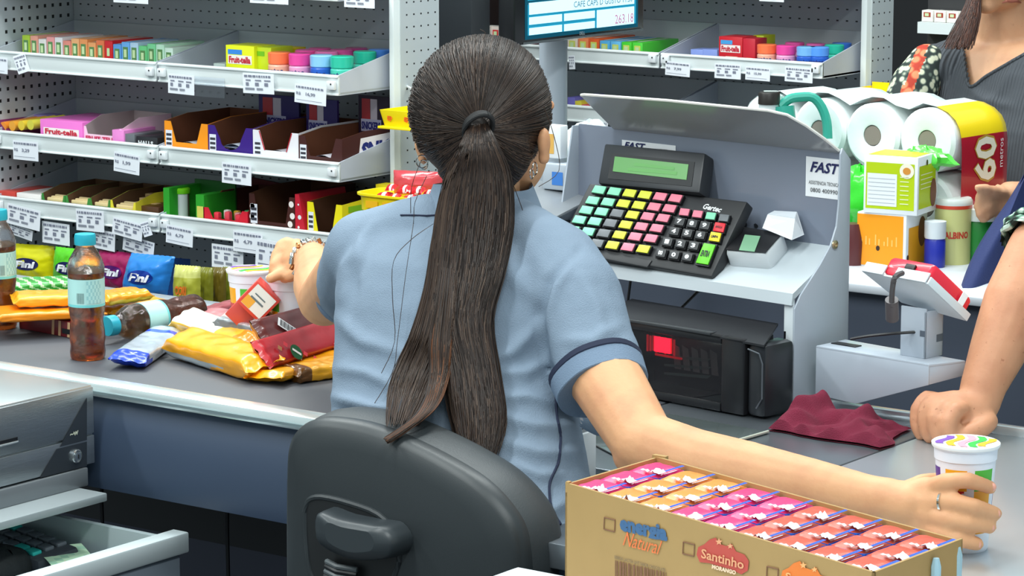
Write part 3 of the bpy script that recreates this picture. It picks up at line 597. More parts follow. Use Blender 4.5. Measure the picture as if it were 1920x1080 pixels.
b.grid(60, 40, clothf, CL); b.grid(30, 20, lambda u, v: Vector((clothf(u, v).x, clothf(u, v).y, .851)), CL)
b.thing('cleaning_cloth', 'crumpled maroon microfibre cloth lying on the steel counter', 'cloth')
# jugs behind the hood
q = PD(1442, 195, 5.1); zq = q.z-.9; b = B(); b.lathe([(.022, -zq), (.034, -zq+.003), (.036, -.2), (.036, -.06), (.018, -.012), (.0175, 0)], M('#cfd8d8', .2), 20, T((q.x, q.y, q.z))); bt = thing('clear_bottle', 'clear bottle with black cap showing above the register hood', 'bottle', (q.x, q.y, .90)); b.part('body', bt, True)
B().lathe([(.0, .001), (.019, 0), (.019, .018), (.017, .021), (0, .021)], M('#231f1c', .4), 20, T((q.x, q.y, q.z+.0))).part('cap', bt, True)
q = PD(1500, 220, 5.1); bt = thing('green_jug', 'green plastic jug with arched handle and white cap behind the register hood', 'jug', (q.x, q.y, .90))
GJ = M('#2f9c8a', .35); b = B(); b.tube([PD(1468, 200, 5.1), PD(1474, 260, 5.1)], .02, GJ, 12); b.box((q.x, q.y, .985), (.14, .10, .17), M('#3aa896', .4), bev=.02); b.tube(refine([PD(1462, 200, 5.1), PD(1480, 186, 5.1), PD(1500, 182, 5.1), PD(1524, 183, 5.1), PD(1540, 200, 5.1), PD(1550, 228, 5.1), PD(1552, 260, 5.1)], 3), .0085, GJ, 10); b.part('body', bt, True)
b = B(); b.tube([PD(1432, 178, 5.11), PD(1455, 178, 5.11), PD(1460, 182, 5.11), PD(1460, 196, 5.11), PD(1470, 198, 5.11)], .008, M('#cfeee6', .3), 10); b.part('spout_cap', bt, True)
# ------------------------------------------------------------------ products
ORD = ['first', 'second', 'third', 'fourth', 'fifth', 'sixth', 'seventh', 'eighth', 'ninth', 'tenth', 'eleventh', 'twelfth', 'thirteenth', 'fourteenth', 'fifteenth', 'sixteenth', 'seventeenth', 'eighteenth']
def xz(px, py, y): p = PY(px, py, y); return p.x, p.z
# ---- price tags
def price_tag(x0, y0, x1, y1, Y, label, price=None, tilt=0, lean=.0, clear=False, dense=False, yaw=0, group='price tags on the shelf rails'):
    xa, za = xz(x0, y0, Y); xb, _ = xz(x1, y0+(x1-x0)*.09, Y); _, zb_ = xz(x0, y1, Y); w_, h = xb-xa, za-zb_
    X = T((xa, Y, za)) @ Rz(R(yaw)) @ Rx(R(lean)) @ Ry(R(tilt))
    b = B(); b.bx((0, 0, -h), (w_, .0006, 0), CLEARP if clear else M('#eef1f8', .55), X)
    if not clear:
        C_ = X.to_3x3(); u = C_ @ Vector((1, 0, 0)); v = C_ @ Vector((0, 0, 1))
        def P_(a, c): return X @ Vector((a*w_, -.0006, -h*(1-c)))
        ink = M('#7d8192', .6); r_ = random.Random(int(x0*7+y0))
        a = .05
        while a < .92: l = r_.uniform(.03, .12); b.patch(P_(a, .80), u*w_*min(l, .95-a), v*h*.10, ink); a += l+.025
        if price: b.text('R$', P_(.06, .42), u*w_*.14, v*h*.17, ink, bold=.02); b.text(price, P_(.36, .40), u*w_*.30, v*h*.20, ink, bold=.03); b.patch(P_(.06, .16), u*w_*.82, v*h*.02, ink)
        else:
            for k, (q, s_) in enumerate(((.1, .16), (.40, .2), (.70, .2))):
                b.patch(P_(q, .62), u*w_*s_, v*h*.06, ink); b.patch(P_(q, .38), u*w_*s_*.6, v*h*.16, ink)
            if 0: b.patch(P_(.72, .2), u*w_*.2, v*h*.36, M('#8b8f9c', .6))
            b.patch(P_(.08, .18), u*w_*.3, v*h*.1, M('#8b8f9c', .6)); b.patch(P_(.45, .18), u*w_*.2, v*h*.1, M('#8b8f9c', .6))
    b.V = [v-X.translation for v in b.V]
    o = b.thing('price_tag', label, 'price tag', group, world=False, X=T(X.translation)); return o
yt = 4.588
for a in ((212, -30, 277, 4, 'price tag at the top frame edge above the gum packs'), (468, -30, 540, 5, 'price tag at the top frame edge above the yellow candy box'), (645, -22, 702, 13, 'price tag at the top frame edge beside the perforated end post', None)):
    price_tag(*a[:4], yt, a[4])
for a in ((-28, 104, 14, 134, 'price tag at the far left end of the top gum shelf', '1,99', 2), (315, 137, 364, 174, 'price tag at the left end of the shelf with the mint bottles', None, 1), (455, 136, 513, 174, 'densely printed price tag under the yellow candy boxes', None, -1), (553, 156, 612, 191, 'price tag reading 16,99 under the pink mint bottle', '16,99', 3),
          (24, 262, 71, 298, 'price tag reading 3,29 below the pink candy box', '3,29', 0), (214, 283, 262, 320, 'tilted price tag reading 1,99 below the black candy packs', '1,99', 4), (416, 303, 471, 342, 'price tag under the white chocolate display box', None, 1),
          (14, 380, 76, 418, 'slanted price tag furthest left on the third shelf rail', None, 6), (142, 391, 194, 431, 'price tag straight above the standing tea bottle', None, -1), (212, 406, 268, 438, 'drooping price tag right of the standing bottle on the third shelf', None, 7),
          (312, 420, 362, 454, 'price tag reading 6,79 under the green tube display', '6,79', 4), (437, 431, 492, 470, 'price tag reading 4,79 under the brown dotted box', '4,79', 1)):
    price_tag(*a[:4], yt, a[4], a[5], a[6], dense=a[5] is None)
for a in ((79, 414, 130, 454, 'lower price tag hanging below the third shelf left of the bottle', None, 1), (20, 418, 62, 438, 'shaded price tag half hidden behind the leftmost slanted tag', None, 10), (176, 428, 216, 464, 'shaded price tag hanging right behind the bottle cap', None, 4), (232, 438, 290, 468, 'slanting shaded price tag under the drooping tag', None, 8), (397, 456, 456, 500, 'price tag hanging low above the gold candy bags', None, 1)):
    price_tag(*a[:4], 4.60, a[4], a[5], a[6], dense=True)
price_tag(365, 143, 421, 180, yt, 'empty clear price holder on the mint bottle shelf', clear=True); price_tag(480, 446, 548, 508, yt-.004, 'clear plastic price pocket behind the cashier\'s left hand', None, 3, dense=True)
for a in ((24, 106, 42, 141, 'narrow curled paper tag turned sideways on the top shelf rail'), (262, 418, 275, 446, 'narrow curled paper tag beside the drooping price tag')): price_tag(*a[:4], yt-.006, a[4], tilt=-18, yaw=20)
for a in ((1248, 114, 1294, 140, 'far price tag reading 7,99 at the left end of the far shelf', '7,99', 2), (1340, 118, 1389, 146, 'far densely printed price tag under the red candy box', None, 0), (1398, 124, 1444, 149, 'far price tag reading 15,99 under the orange mint bottle', '15,99', 1), (1472, 124, 1524, 152, 'far price tag under the blue mint bottles', None, 1), (1096, 222, 1140, 246, 'far price tag left of the register hood', '1,99', 4), (1424, -20, 1470, 2, 'far price tag at the top frame edge over the far shelf', None, 0)):
    price_tag(*a[:4], 5.488, a[4], a[5], a[6], group='price tags on the far shelf rails')
price_tag(1066, 104, 1077, 130, 5.47, 'narrow white paper tag hanging beside the monitor pole on the far shelf', tilt=-4)
# ---- gum packs
def gum(X, w_, d, h, col, col2, label, group, name='gum_pack'):
    t = thing(name, label, 'gum pack', X, group)
    b = B(); b.bx((0, 0, 0), (w_, d, h), M(col, .35), bev=.001); b.patch((w_*.08, 0, h*.05), (w_*.84, 0, 0), (0, 0, h*.16), M('#f3f3f0', .4)); b.part('carton', t)
    b = B(); b.patch((w_*.18, 0, h*.42), (w_*.62, 0, 0), (0, 0, h*.42), M(col2, .4)); b.patch((w_*.30, -.0004, h*.50), (w_*.34, 0, 0), (0, 0, h*.26), M('#cfe6b0', .4)); b.patch((w_*.05, d*.1, h), (w_*.3, 0, 0), (0, d*.8, 0), M('#f5f0ea', .4)); b.part('print', t)
    return t
cols = [('#a9c93a', 'lime green'), ('#e8a08c', 'salmon'), ('#e6e2df', 'off-white'), ('#f0a0a0', 'pale pink'), ('#e7e3e6', 'white'), ('#e88f80', 'coral'), ('#f2b27a', 'peach'), ('#ef9a5c', 'light orange'), ('#f0a468', 'apricot'), ('#ee7a4a', 'orange'), ('#d8202a', 'plain red'), ('#5f9fe0', 'sky blue'), ('#6fb0ee', 'light blue'), ('#b8d4ec', 'icy blue'), ('#6fcf86', 'mint green'), ('#7fd79a', 'soft green'), ('#c4ead0', 'pale green'), ('#d9efe0', 'whitish green')]
yf_ = 4.665; x_ = -4.755; zc = 1.088
for i, (c, n) in enumerate(cols):
    w_ = .0235; gum((x_, yf_, zc), w_, .13, xz(60, 67, yf_)[1]-zc-.006*(i % 3 == 2), c, '#5f8f55' if n != 'plain red' else c, f'{n} gum pack, {ORD[i]} from the left in the top shelf row', 'gum packs on the upper left shelf'); x_ += w_+.0018
# far shelf gum packs
x_ = xz(1064, 100, 5.55)[0]; zt2_ = xz(1100, 72, 5.55)[1]
for i, (c, n) in enumerate([('#e8d8c8', 'cream'), ('#f08a5a', 'orange'), ('#e8622f', 'deep orange'), ('#5fb4e8', 'pale blue'), ('#6fc0f0', 'bright blue'), ('#4fd43a', 'vivid green'), ('#58dc48', 'neon green')]):
    gum((x_, 5.55, 1.086), .027, .15, zt2_-1.086-.003*(i > 2), c, '#d8e06a', f'{n} gum pack on the far shelf, {ORD[i]} to the right of the monitor pole', 'gum packs on the far shelf'); x_ += .030
x_ = xz(902, 65, 5.55)[0]
for i, (c, n) in enumerate([('#efe6dc', 'cream'), ('#e9d6cc', 'beige'), ('#d8484a', 'red')]):
    gum((x_, 5.55, 1.10), .027, .12, xz(930, 50, 5.55)[1]-1.10, c, '#d83a3a', f'{n} gum pack on the far shelf left of the monitor', 'gum packs left of the monitor'); x_ += .029
# ---- mint bottles
def mintb(X, cap, body, label, group, r=.024, h=.07):
    t = thing('mint_bottle', label, 'mint bottle', X, group)
    B().lathe([(r*.9, 0), (r, .004), (r, h*.60), (r*.86, h*.66)], M(body, .3), 20).part('body', t)
    B().lathe([(r*.9, h*.64), (r*1.0, h*.67), (r*1.02, h*.97), (r*.9, h), (.0001, h)], M(cap, .3, coat=.3), 20).part('cap', t)
    b = B(); q = lambda a, c: Vector((r*1.02*math.sin((a-.5)*2.0), -r*1.02*math.cos((a-.5)*2.0), h*(.34+.2*c))); b.text('mentos', (0, 0, 0), (1, 0, 0), (0, 0, 1), M('#1e2a78', .4), bold=.05, fn=q); b.part('lettering', t)
    return t
def mpos(px, y): return (xz(px, 100, y)[0], y, 1.088)
specs = [(524, 4.645, '#ff7a4a', '#f5b9a0', 'orange capped'), (563, 4.645, '#f048a0', '#f0a8d0', 'pink capped, nearest the front'), (603, 4.645, '#8cc8f4', '#2a62c8', 'light blue capped'), (641, 4.65, '#2cc0a0', '#4fd0b4', 'teal capped'), (684, 4.745, '#26b898', '#4fd0b4', 'teal capped, against the end'),
         (575, 4.70, '#ee5aa8', '#f0a8d0', 'pink capped, second row left'), (612, 4.70, '#f07ab8', '#f0a8d0', 'pink capped, second row right'), (712, 4.80, '#4a86dc', '#3a6ac8', 'blue capped, second row'), (600, 4.75, '#e0509a', '#e8a0c8', 'rose capped, rear left'), (640, 4.75, '#e85aa4', '#e8a0c8', 'rose capped, rear middle'), (668, 4.80, '#c84a90', '#d890b8', 'dark rose capped, rear')]
for px, y, c1, c2, n in specs:
    px2 = px if y < 4.68 else px
    mintb(mpos(px2, y), c1, c2, n.replace(' capped', ' capped mint bottle', 1)+' on the upper right shelf' if 'row' not in n and 'rear' not in n else n.replace(' capped', ' capped mint bottle', 1)+' of the upper shelf', 'mint bottles on the near shelf', h=.07 if y < 4.68 else .072)
for px, y, c1, c2, n in [(1438, 5.54, '#ff7a4a', '#f5b9a0', 'orange'), (1474, 5.54, '#f048a0', '#f0a8d0', 'bright pink'), (1512, 5.54, '#7ab8f0', '#2a62c8', 'light blue'), (1536, 5.55, '#5a9cf0', '#2a62c8', 'mid blue'), (1564, 5.62, '#2cc0a0', '#4fd0b4', 'teal'), (1490, 5.62, '#ee5aa8', '#f0a8d0', 'rose, second row'), (1530, 5.62, '#e86ab0', '#f0a8d0', 'pale rose, second row'), (1578, 5.67, '#3a72d0', '#3a6ac8', 'deep blue, second row')]:
    mintb((xz(px, 100, y)[0], y, 1.086), c1, c2, f'{n} capped mint bottle on the far shelf', 'mint bottles on the far shelf', r=.0215, h=.058)
# ---- plain printed boxes: text, two colours
def carton(X, w_, d, h, col, label, cat='box', txt=None, tcol='#c8203a', sub=None, name='candy_box', group=None, band=None):
    t = thing(name, label, cat, X, group)
    b = B(); b.bx((0, 0, 0), (w_, d, h), M(col, .35), bev=.001); b.part('carton', t)
    if txt or band or sub:
        b = B()
        if band: b.patch((w_*.08, 0, h*.76), (w_*.5, 0, 0), (0, 0, h*.13), M(band, .4))
        if txt: b.patch((w_*.08, 0, h*.50), (w_*.84, 0, 0), (0, 0, h*.24), M('#f4ece8', .4)); b.text(txt, (w_*.12, -.0006, h*.53), (w_*.76, 0, 0), (0, 0, h*.18), M(tcol, .4), bold=.04)
        if sub: b.patch((w_*.3, 0, h*.08), (w_*.5, 0, 0), (0, 0, h*.3), M(sub, .5))
        b.part('print', t)
    return t
def cpos(px0, px1, pyt, y, z0): xa, zt = xz(px0, pyt, y); xb = xz(px1, pyt, y)[0]; return (xa, y, z0), xb-xa, zt-z0
p, w_, h = cpos(423, 476, 84, 4.64, 1.088); carton(p, w_, .07, h, '#e8ee1e', 'bright yellow fruit chew box with red lettering on the upper shelf', txt='Fruit-tella', band='#3a8ae0', sub='#b8dc70')
p, w_, h = cpos(479, 508, 88, 4.65, 1.088); carton(p, w_, .07, h, '#cfe222', 'yellow green fruit chew tub beside the yellow box', sub='#e8c838', band='#7cc81e')
p, w_, h = cpos(505, 545, 88, 4.72, 1.088); carton(p, w_, .05, h, '#f0d818', 'plain yellow candy tub behind the orange mint bottle')
p, w_, h = cpos(400, 422, 112, 4.72, 1.088); carton(p, w_, .05, h*.8, '#dfeee8', 'small white and green packet left of the yellow box', sub='#58b878')
p, w_, h = cpos(1348, 1392, 68, 5.54, 1.086); carton(p, w_, .07, h, '#cc2430', 'red fruit chew box on the far shelf', txt='Fruit-tella', tcol='#c8203a', band='#4aa0e0', sub='#e8c8b0')
p, w_, h = cpos(1393, 1416, 72, 5.54, 1.086); carton(p, w_, .05, h, '#c8283a', 'narrow red candy tub beside the far red box', sub='#f0a060')
p, w_, h = cpos(1412, 1432, 66, 5.60, 1.086); carton(p, w_, .05, h, '#d4e020', 'yellow candy tub behind the far orange mint bottle')
for i, (a, c) in enumerate(((1295, 1318), (1318, 1345))): p, w_, h = cpos(a, c, 92, 5.58, 1.086); carton(p, w_, .05, h, '#8fa4e8', ('pale blue' if i == 0 else 'periwinkle')+' candy packet lying in the far tray', sub='#e8ecf8')
for i, (a, c, col, n) in enumerate(((1064, 1078, '#7a74c8', 'violet'), (1078, 1090, '#e8d84a', 'yellow'), (1090, 1104, '#e05a6a', 'red'), (1104, 1120, '#c8b4d8', 'lilac'))): p, w_, h = cpos(a, c, 182+i*7, 5.54, .951); carton(p, w_, .12, h, col, f'{n} candy packet on the lower far shelf', sub='#f0e8e0')
# shelf 2, left bay
D2 = .911
p, w_, h = cpos(12, 88, 210, 4.72, D2); carton(p, w_, .05, h, '#8a7ab8', 'purple roll candy display back behind the orange rolls', txt='mentos', tcol='#2a2a88')
for i in range(4):
    xa, za = xz(18+17*i, 236-i*1, 4.64); b = B(); b.tube([(xa, 4.62, za), (xa+.004, 4.72, za+.004)], .011, M(('#f09030', '#f0a838', '#e8c83a', '#d8d048')[i], .35), 12); b.thing('candy_roll', f'{("dark orange", "orange", "golden", "lemon")[i]} candy roll lying on the second shelf', 'candy roll', 'candy rolls on the second shelf')
b = B(); b.slab([Vector((*[xz(-6, 222, 4.62)[0]], 4.62, D2)), Vector((xz(16, 246, 4.62)[0], 4.62, D2)), Vector((xz(16, 246, 4.62)[0], 4.62, xz(16, 246, 4.62)[1])), Vector((xz(-6, 218, 4.62)[0], 4.62, xz(-6, 218, 4.62)[1]))], (0, .1, 0), M('#7a2a5a', .4)); b.thing('candy_box', 'dark magenta candy box cut off at the left picture edge of the second shelf', 'box')
p, w_, h = cpos(75, 154, 223, 4.615, D2); carton(p, w_, .16, h, '#f07ad0', 'bright pink fruit chew box on the second shelf', txt='Fruit-tella', band=None, sub='#f0b0d8')
def trayb(X, w_, d, h, notch, outc, inc, label, cat='display box', txt=None, tcol='#fff', dots=None, group='open chocolate display boxes', back=1.12, code=True, round_=False, lw=.26):
    """open-fronted display carton: notched front, sloped sides, tall back"""
    t = thing('display_box', label, cat, X, group)
    O_, I_ = M(outc, .4), M(inc, .8); th = .0014
    b = B()
    fr = [(0, 0), (w_, 0), (w_, h), (w_*(1-lw*.55), h)]
    if round_: fr += [(w_*(.5+.24*math.cos(a)), notch*1.15-(notch*.75)*math.sin(a)*.6) for a in [0, .5, 1, 1.57, 2.1, 2.6, 3.14]]
    else: fr += [(w_*(1-lw), notch), (w_*lw, notch)]
    fr += [(w_*lw*.55, h), (0, h)]
    b.slab([(x, 0, z) for x, z in fr], (0, th, 0), O_)
    for x in (0, w_-th):
        b.slab([(x, th, 0), (x, d, 0), (x, d, h*back), (x, d*.35, h*back), (x, th, h)], (th*.5, 0, 0), O_ if x == 0 else I_); b.slab([(x+th*.5, th, 0), (x+th*.5, d, 0), (x+th*.5, d, h*back), (x+th*.5, d*.35, h*back), (x+th*.5, th, h)], (th*.5, 0, 0), I_ if x == 0 else O_)
    b.bx((0, d-th, 0), (w_, d, h*back), I_); b.bx((0, 0, 0), (w_, d, th), I_)
    b.part('carton', t)
    b = B()
    if code:
        b.patch((w_*.03, 0, h*.36), (w_*.15, 0, 0), (0, 0, h*.42), M('#e8eaf4', .4))
        for k in range(3): b.patch((w_*.045, -.0003, h*(.42+.11*k)), (w_*.12, 0, 0), (0, 0, h*.06), M('#3a3a44', .5))
    if dots:
        for (a_, c_) in dots: b.disc((w_*a_, 0, h*c_), (h*.07, 0, 0), (0, 0, h*.07), M('#f6ece8', .4), k=12)
    b.patch((w_*.3, 0, h*.03), (w_*.45, 0, 0), (0, 0, h*.06), M('#e8d8e8', .4))
    b.part('print', t)
    return t
def bars(X, w_, d, z, n, col, label, group, h=.012):
    for k in range(n):
        b = B(); ww = w_*.46
        b.grid(8, 6, lambda u, v: Vector((X[0]+w_*.27+ww*u, X[1]+.006+d*.75*v, z+(h)*k+h*math.sin(math.pi*u)*.9)), M(col, .25, metal=.3), smooth=True); b.grid(8, 6, lambda u, v: Vector((X[0]+w_*.27+ww*u, X[1]+.006+d*.75*v, z+h*k)), M(col, .25, metal=.3))
        b.thing('chocolate_bar', label, 'chocolate bar', group)
D2F = 4.612
for i, (a, c, yt_, yn, oc, ic, lb, rd, bc) in enumerate(((308, 389, 226, 268, '#ff9a1a', '#6b3a20', 'orange display box with cut-out front on the second shelf', False, '#e8e4ee'), (390, 473, 234, 268, '#3a1a80', '#6b3a20', 'deep purple display box holding white bars', True, '#dfe6f6'), (474, 559, 243, 283, '#f0ecf2', '#6b3a20', 'white display box with red edged opening on the second shelf', False, '#e8e4ee'), (560, 641, 254, 294, '#46201c', '#6b3a20', 'dark brown chocolate display box nearest the shelf end', False, '#e4e0ea'))):
    p, w_, h = cpos(a, c, yt_, D2F, D2); nz = xz(a+40, yn, D2F)[1]-D2
    d_ = .21; tb_ = trayb(p, w_, d_, h, nz, oc, ic, lb, round_=rd)
    if i == 3:
        b = B(); b.quad([(w_+.0004, .05, h*.25), (w_+.0004, .2, h*.25), (w_+.0004, .2, h*1.02), (w_+.0004, .06, h*.95)], M('#f4eef4', .4)); b.text('SNICKERS', (w_+.0006, .06, h*.42), (0, .2, 0), (0, 0, h*.42), M('#1e2a78', .4), bold=.06, shear=.15); b.part('side_print', tb_)
    if i == 2:
        b = B(); b.tube([(w_*.145, -.0006, h*.99), (w_*.262, -.0006, nz)], .0012, M('#c02030', .4), 5); b.tube([(w_*.86, -.0006, h*.99), (w_*.74, -.0006, nz)], .0012, M('#c02030', .4), 5); b.part('red_edging', tb_)
    bars((p[0], p[1], p[2]), w_, d_, D2+nz*.5, 3, bc, f'white wrapped chocolate bar inside the {("orange", "purple", "white", "brown")[i]} display box', f'bars in the {("orange", "purple", "white", "brown")[i]} display box', h=.008)
for i, (a, c, t0, t1, ya, lb) in enumerate(((485, 560, 176, 228, 4.80, 'blue and red chocolate header card under the yellow candy box tag'), (574, 632, 184, 240, 4.76, 'blue and red chocolate header card standing in the middle of the second shelf'), (672, 735, 178, 230, 4.80, 'dark chocolate header card at the shelf end'))):
    p, w_, h = cpos(a, c, t0, ya, D2+.02)
    t = thing('header_card', lb, 'card', p, 'upright chocolate header cards'); b = B(); b.bx((0, 0, 0), (w_, .006, h), M('#2c1c6a' if i < 2 else '#2a1430', .45)); b.part('card', t)
    b = B(); b.patch((w_*.1, 0, h*.5), (w_*.25, 0, 0), (0, 0, h*.45), M('#c03038', .4)); b.patch((w_*.36, 0, h*.5), (w_*.2, 0, 0), (0, 0, h*.45), M('#d8ccd8', .4)); b.patch((w_*.08, -.0003, h*.42), (w_*.6, 0, 0), (0, 0, h*.2), M('#c8c4e0', .4)); b.text('SNICKERS', (w_*.1, -.0008, h*.45), (w_*.56, 0, 0), (0, 0, h*.13), M('#2a2a80', .4), bold=.05)
    b.patch((w_*.06, 0, h*.02), (w_*.88, 0, 0), (0, 0, h*.2), M('#b8282c', .4)); b.patch((w_*.25, -.0003, h*.2), (w_*.6, 0, 0), (0, 0, h*.08), M('#d8b8c0', .4)); b.part('print', t)
p, w_, h = cpos(157, 228, 246, 4.62, D2); tb_ = trayb(p, w_, .16, h*1.25, h*.9, '#f6d0e4', '#b8a8a8', 'open pink fruit chew tray with grey inside on the second shelf', group=None, code=False, back=1.35, lw=.1)
b = B(); b.text('FRUIT-TELLA', (w_*.06, -.001, h*.6), (w_*.86, 0, 0), (0, 0, h*.22), M('#d02858', .4), bold=.04); b.part('lettering', tb_)
p, w_, h = cpos(210, 232, 243, 4.616, D2); carton(p, w_, .1, h, '#e88ad0', 'small pink and white chew packet beside the black candy packs', sub='#f4eef4')
for i, (a, c) in enumerate(((228, 252), (255, 295), (296, 304))):
    if i == 2: continue
    p, w_, h = cpos(a, c, 250+i*5, 4.62, D2); tt_ = carton(p, w_, .09, h, '#25262a' if i else '#686c72', ('black menthol candy pack with white lettering' if i else 'grey foil candy pack left of the black one'), 'candy pack', name='candy_pack')
    if i: b = B(); b.text('HALLS', (w_*.12, -.0008, h*.62), (w_*.7, 0, 0), (0, 0, h*.2), WHITE, bold=.05); b.part('lettering', tt_)
# shelf 3
D3 = .764; Y3 = 4.612
for a, c, tp, col, lb, kw_ in ((-4, 28, 357, '#c8443a', 'red and yellow candy box at the left of the third shelf', dict(sub='#e8d060')), (31, 76, 361, '#efe9e6', 'flat white candy box on the third shelf', dict(sub='#d8c8a8')),):
    p, w_, h = cpos(a, c, tp, Y3, D3); carton(p, w_, .12, h, col, lb, **kw_)
for i, (a, c, tp, col, lb) in enumerate(((78, 122, 364, '#3a8a3a', 'green tray of biscuit sticks left of two others'), (123, 168, 369, '#3f9040', 'green tray of biscuit sticks in the middle of the third shelf row'), (168, 206, 373, '#4a8a3a', 'green tray of biscuit sticks beside the yellow tray'), (207, 254, 377, '#e8d83a', 'yellow tray of biscuit sticks on the third shelf'))):
    p, w_, h = cpos(a, c, tp, Y3, D3); trayb(p, w_, .17, h*1.05, h*.72, col, '#6a4a30', lb, group='trays of biscuit sticks', code=False, back=1.3, lw=.12)
    for k in range(3): b = B(); b.bx((p[0]+w_*.14, Y3+.006+.012*k, D3+h*.6), (p[0]+w_*.86, Y3+.014+.012*k, D3+h*(.86+.04*k)), M('#e8cf9a', .6), bev=.002); b.thing('biscuit_stick', f'pale biscuit stick in the {("leftmost green", "middle green", "third green", "yellow")[i]} tray', 'biscuit', 'biscuit sticks in the third shelf trays')
for k in range(3):
    xa, za = xz(252+k*3, 380-7*k, 4.66+.02*k); b = B(); b.bx((xa, 4.66+.03*k, za-.006), (xa+.062, 4.68+.03*k, za+.002), M('#d9b680', .55), bev=.001); b.thing('wafer_stick', 'tan wafer stick, '+('lowest', 'middle', 'topmost')[k]+' of the small stack on the third shelf', 'wafer', 'stack of wafer sticks')
p, w_, h = cpos(252, 297, 384, 4.63, D3); carton(p, w_, .14, h, '#5a3a24', 'dark brown box under the wafer sticks')
p, w_, h = cpos(306, 372, 352, Y3, D3); t = thing('display_stand', 'green card display holding a white tube on the third shelf', 'display box', p)
b = B(); GR = M('#2fa02c', .4); b.bx((0, 0, 0), (w_*.17, .1, h), GR).bx((w_*.92, 0, 0), (w_*1.15, .1, h*.92), GR).bx((0, .1, 0), (w_*1.15, .104, h*1.1), M('#1f6a24', .5)).bx((0, 0, 0), (w_*1.1, .1, h*.1), GR); b.part('card', t)
b = B(); b.patch((w_*.95, 0, h*.2), (w_*.18, 0, 0), (0, 0, h*.45), M('#d8d060', .4)); b.part('print', t)
p2 = (xz(344, 380, 4.66)[0], 4.655, D3+.01); zt_ = xz(344, 352, 4.655)[1]; t = thing('candy_tube', 'white candy tube with lime green lid standing in the green display', 'tube', p2); hh = zt_-p2[2]
B().lathe([(.0, 0), (.0165, 0), (.0165, hh*.86)], M('#d8dce0', .3), 20, mf=lambda a, z: M('#6a5a50', .4) if .15*hh < z < .6*hh and int(a*7) % 2 else M('#d8dce0', .3)).part('body', t); B().lathe([(.018, hh*.84), (.019, hh*.86), (.019, hh*.97), (.016, hh), (0, hh)], M('#7ad820', .35), 20).part('lid', t)
p, w_, h = cpos(380, 464, 388, Y3, D3); t = trayb(p, w_, .18, h, h*.62, '#d81e34', '#5a2a20', 'red display box of small chewy sweets on the third shelf', group=None, code=False, back=1.5, lw=.22)
for k in range(7):
    c = Vector((p[0]+w_*(.25+.08*k), Y3+.012+.02*(k % 3), D3+h*(.66+.06*(k % 2)))); b = B(); b.box(c, (.014, .012, .02), M(('#e03848', '#f0e8e0', '#e8b040', '#e04a58', '#f0a0a0', '#40a060', '#e03848')[k], .3), T((0, 0, 0)), bev=.003); b.thing('wrapped_sweet', 'small '+('red', 'white', 'amber', 'coral', 'pink', 'green', 'scarlet')[k]+' wrapped sweet in the red display box', 'sweet', 'sweets in the red display box')
p, w_, h = cpos(467, 552, 362, Y3, D3); trayb(p, w_, .2, h, h*.42, '#46201a', '#5c361e', 'brown display box with white dots on the third shelf', group=None, dots=[(.06, .5), (.07, .72), (.1, .3), (.93, .85), (.95, .6), (.9, .42)], back=1.1, lw=.2)
p, w_, h = cpos(553, 574, 364, Y3-.002, D3); b = B(); t = thing('dotted_carton', 'red carton wedge with white dots between the brown and yellow boxes', 'box', p); b.slab([(0, 0, 0), (w_*1.1, 0, 0), (w_*.35, 0, h), (0, 0, h)], (0, .15, 0), M('#c81e34', .4)); b.part('carton', t)
b = B()
for a_, c_, r_ in ((.3, .8, .0022), (.4, .55, .0048), (.3, .35, .003), (.6, .28, .003), (.45, .18, .0022)): b.disc((w_*a_, 0, h*c_), (r_, 0, 0), (0, 0, r_), WHITE, k=12)
b.part('dots', t)
p, w_, h = cpos(576, 640, 378, Y3, D3); t = trayb(p, w_*1.02, .2, h, h*.33, '#f4e21a', '#5c361e', 'yellow chocolate display box at the right end of the third shelf', group=None, back=1.05, lw=.3)
b = B(); b.text('M&M', (w_*1.02+.0006, .03, h*.12), (0, .09, 0), (0, 0, h*.3), M('#b01a20', .4), bold=.06); b.patch((w_*1.02, .02, h*.8), (0, .05, 0), (0, 0, h*.14), M('#8cc820', .4)); b.part('side_print', t)
b = B(); xa, za = xz(465, 340, 4.80); b.slab([(xa, 4.8, .80), (xa+.12, 4.8, .80), (xa+.12, 4.8, za), (xa, 4.8, za+.01)], (0, .006, 0), M('#6a1420', .5)); b.text('Skittles', (xa+.01, 4.798, za-.02), (.07, 0, 0), (0, 0, .012), M('#b8a0a0', .5), bold=.03); b.thing('header_card', 'dark red header card behind the brown dotted box', 'card')
# ---- soft bags hanging below shelf 3
def pillow(b, o, u, v, n, th, mf, seed=0, nu=26, nv=26, back=True, wr=.12, cr=.07, pw=2.6):
    """filled bag: o corner, u across, v along, swelling along n; crimped at both v ends"""
    o, u, v, n = Vector(o), Vector(u), Vector(v), Vector(n).normalized()
    def f(a, c, s=1):
        pr_ = (1-abs(2*a-1)**pw)*(max(0, 1-abs((2*c-1)/(1-cr))**pw) if abs(2*c-1) < 1-cr else 0)
        q = max(0, pr_)**.5
        w1 = noise.noise(Vector((a*7+seed, c*7, seed*1.7)))*wr*(.35+q)
        fold = wr*.5*math.sin(40*a+6*noise.noise(Vector((a*3, c*3, seed))))*math.exp(-((.5-abs(c-.5))/.13)**2)
        return o+u*(a+(.006*math.sin(60*c) if cr else 0)*(a > .98))+v*(c+.006*math.sin(a*55)*(c < .01 or c > .99))+n*(th*s*(q+w1*s+fold*s*(1 if q > 0 else .2)))
    b.grid(nu, nv, lambda a, c: f(a, c), None, mf=mf)
    if back: b.grid(nu, nv, lambda a, c: f(1-a, c, -.25), None, mf=lambda a, c: mf(1-a, c))
    return f
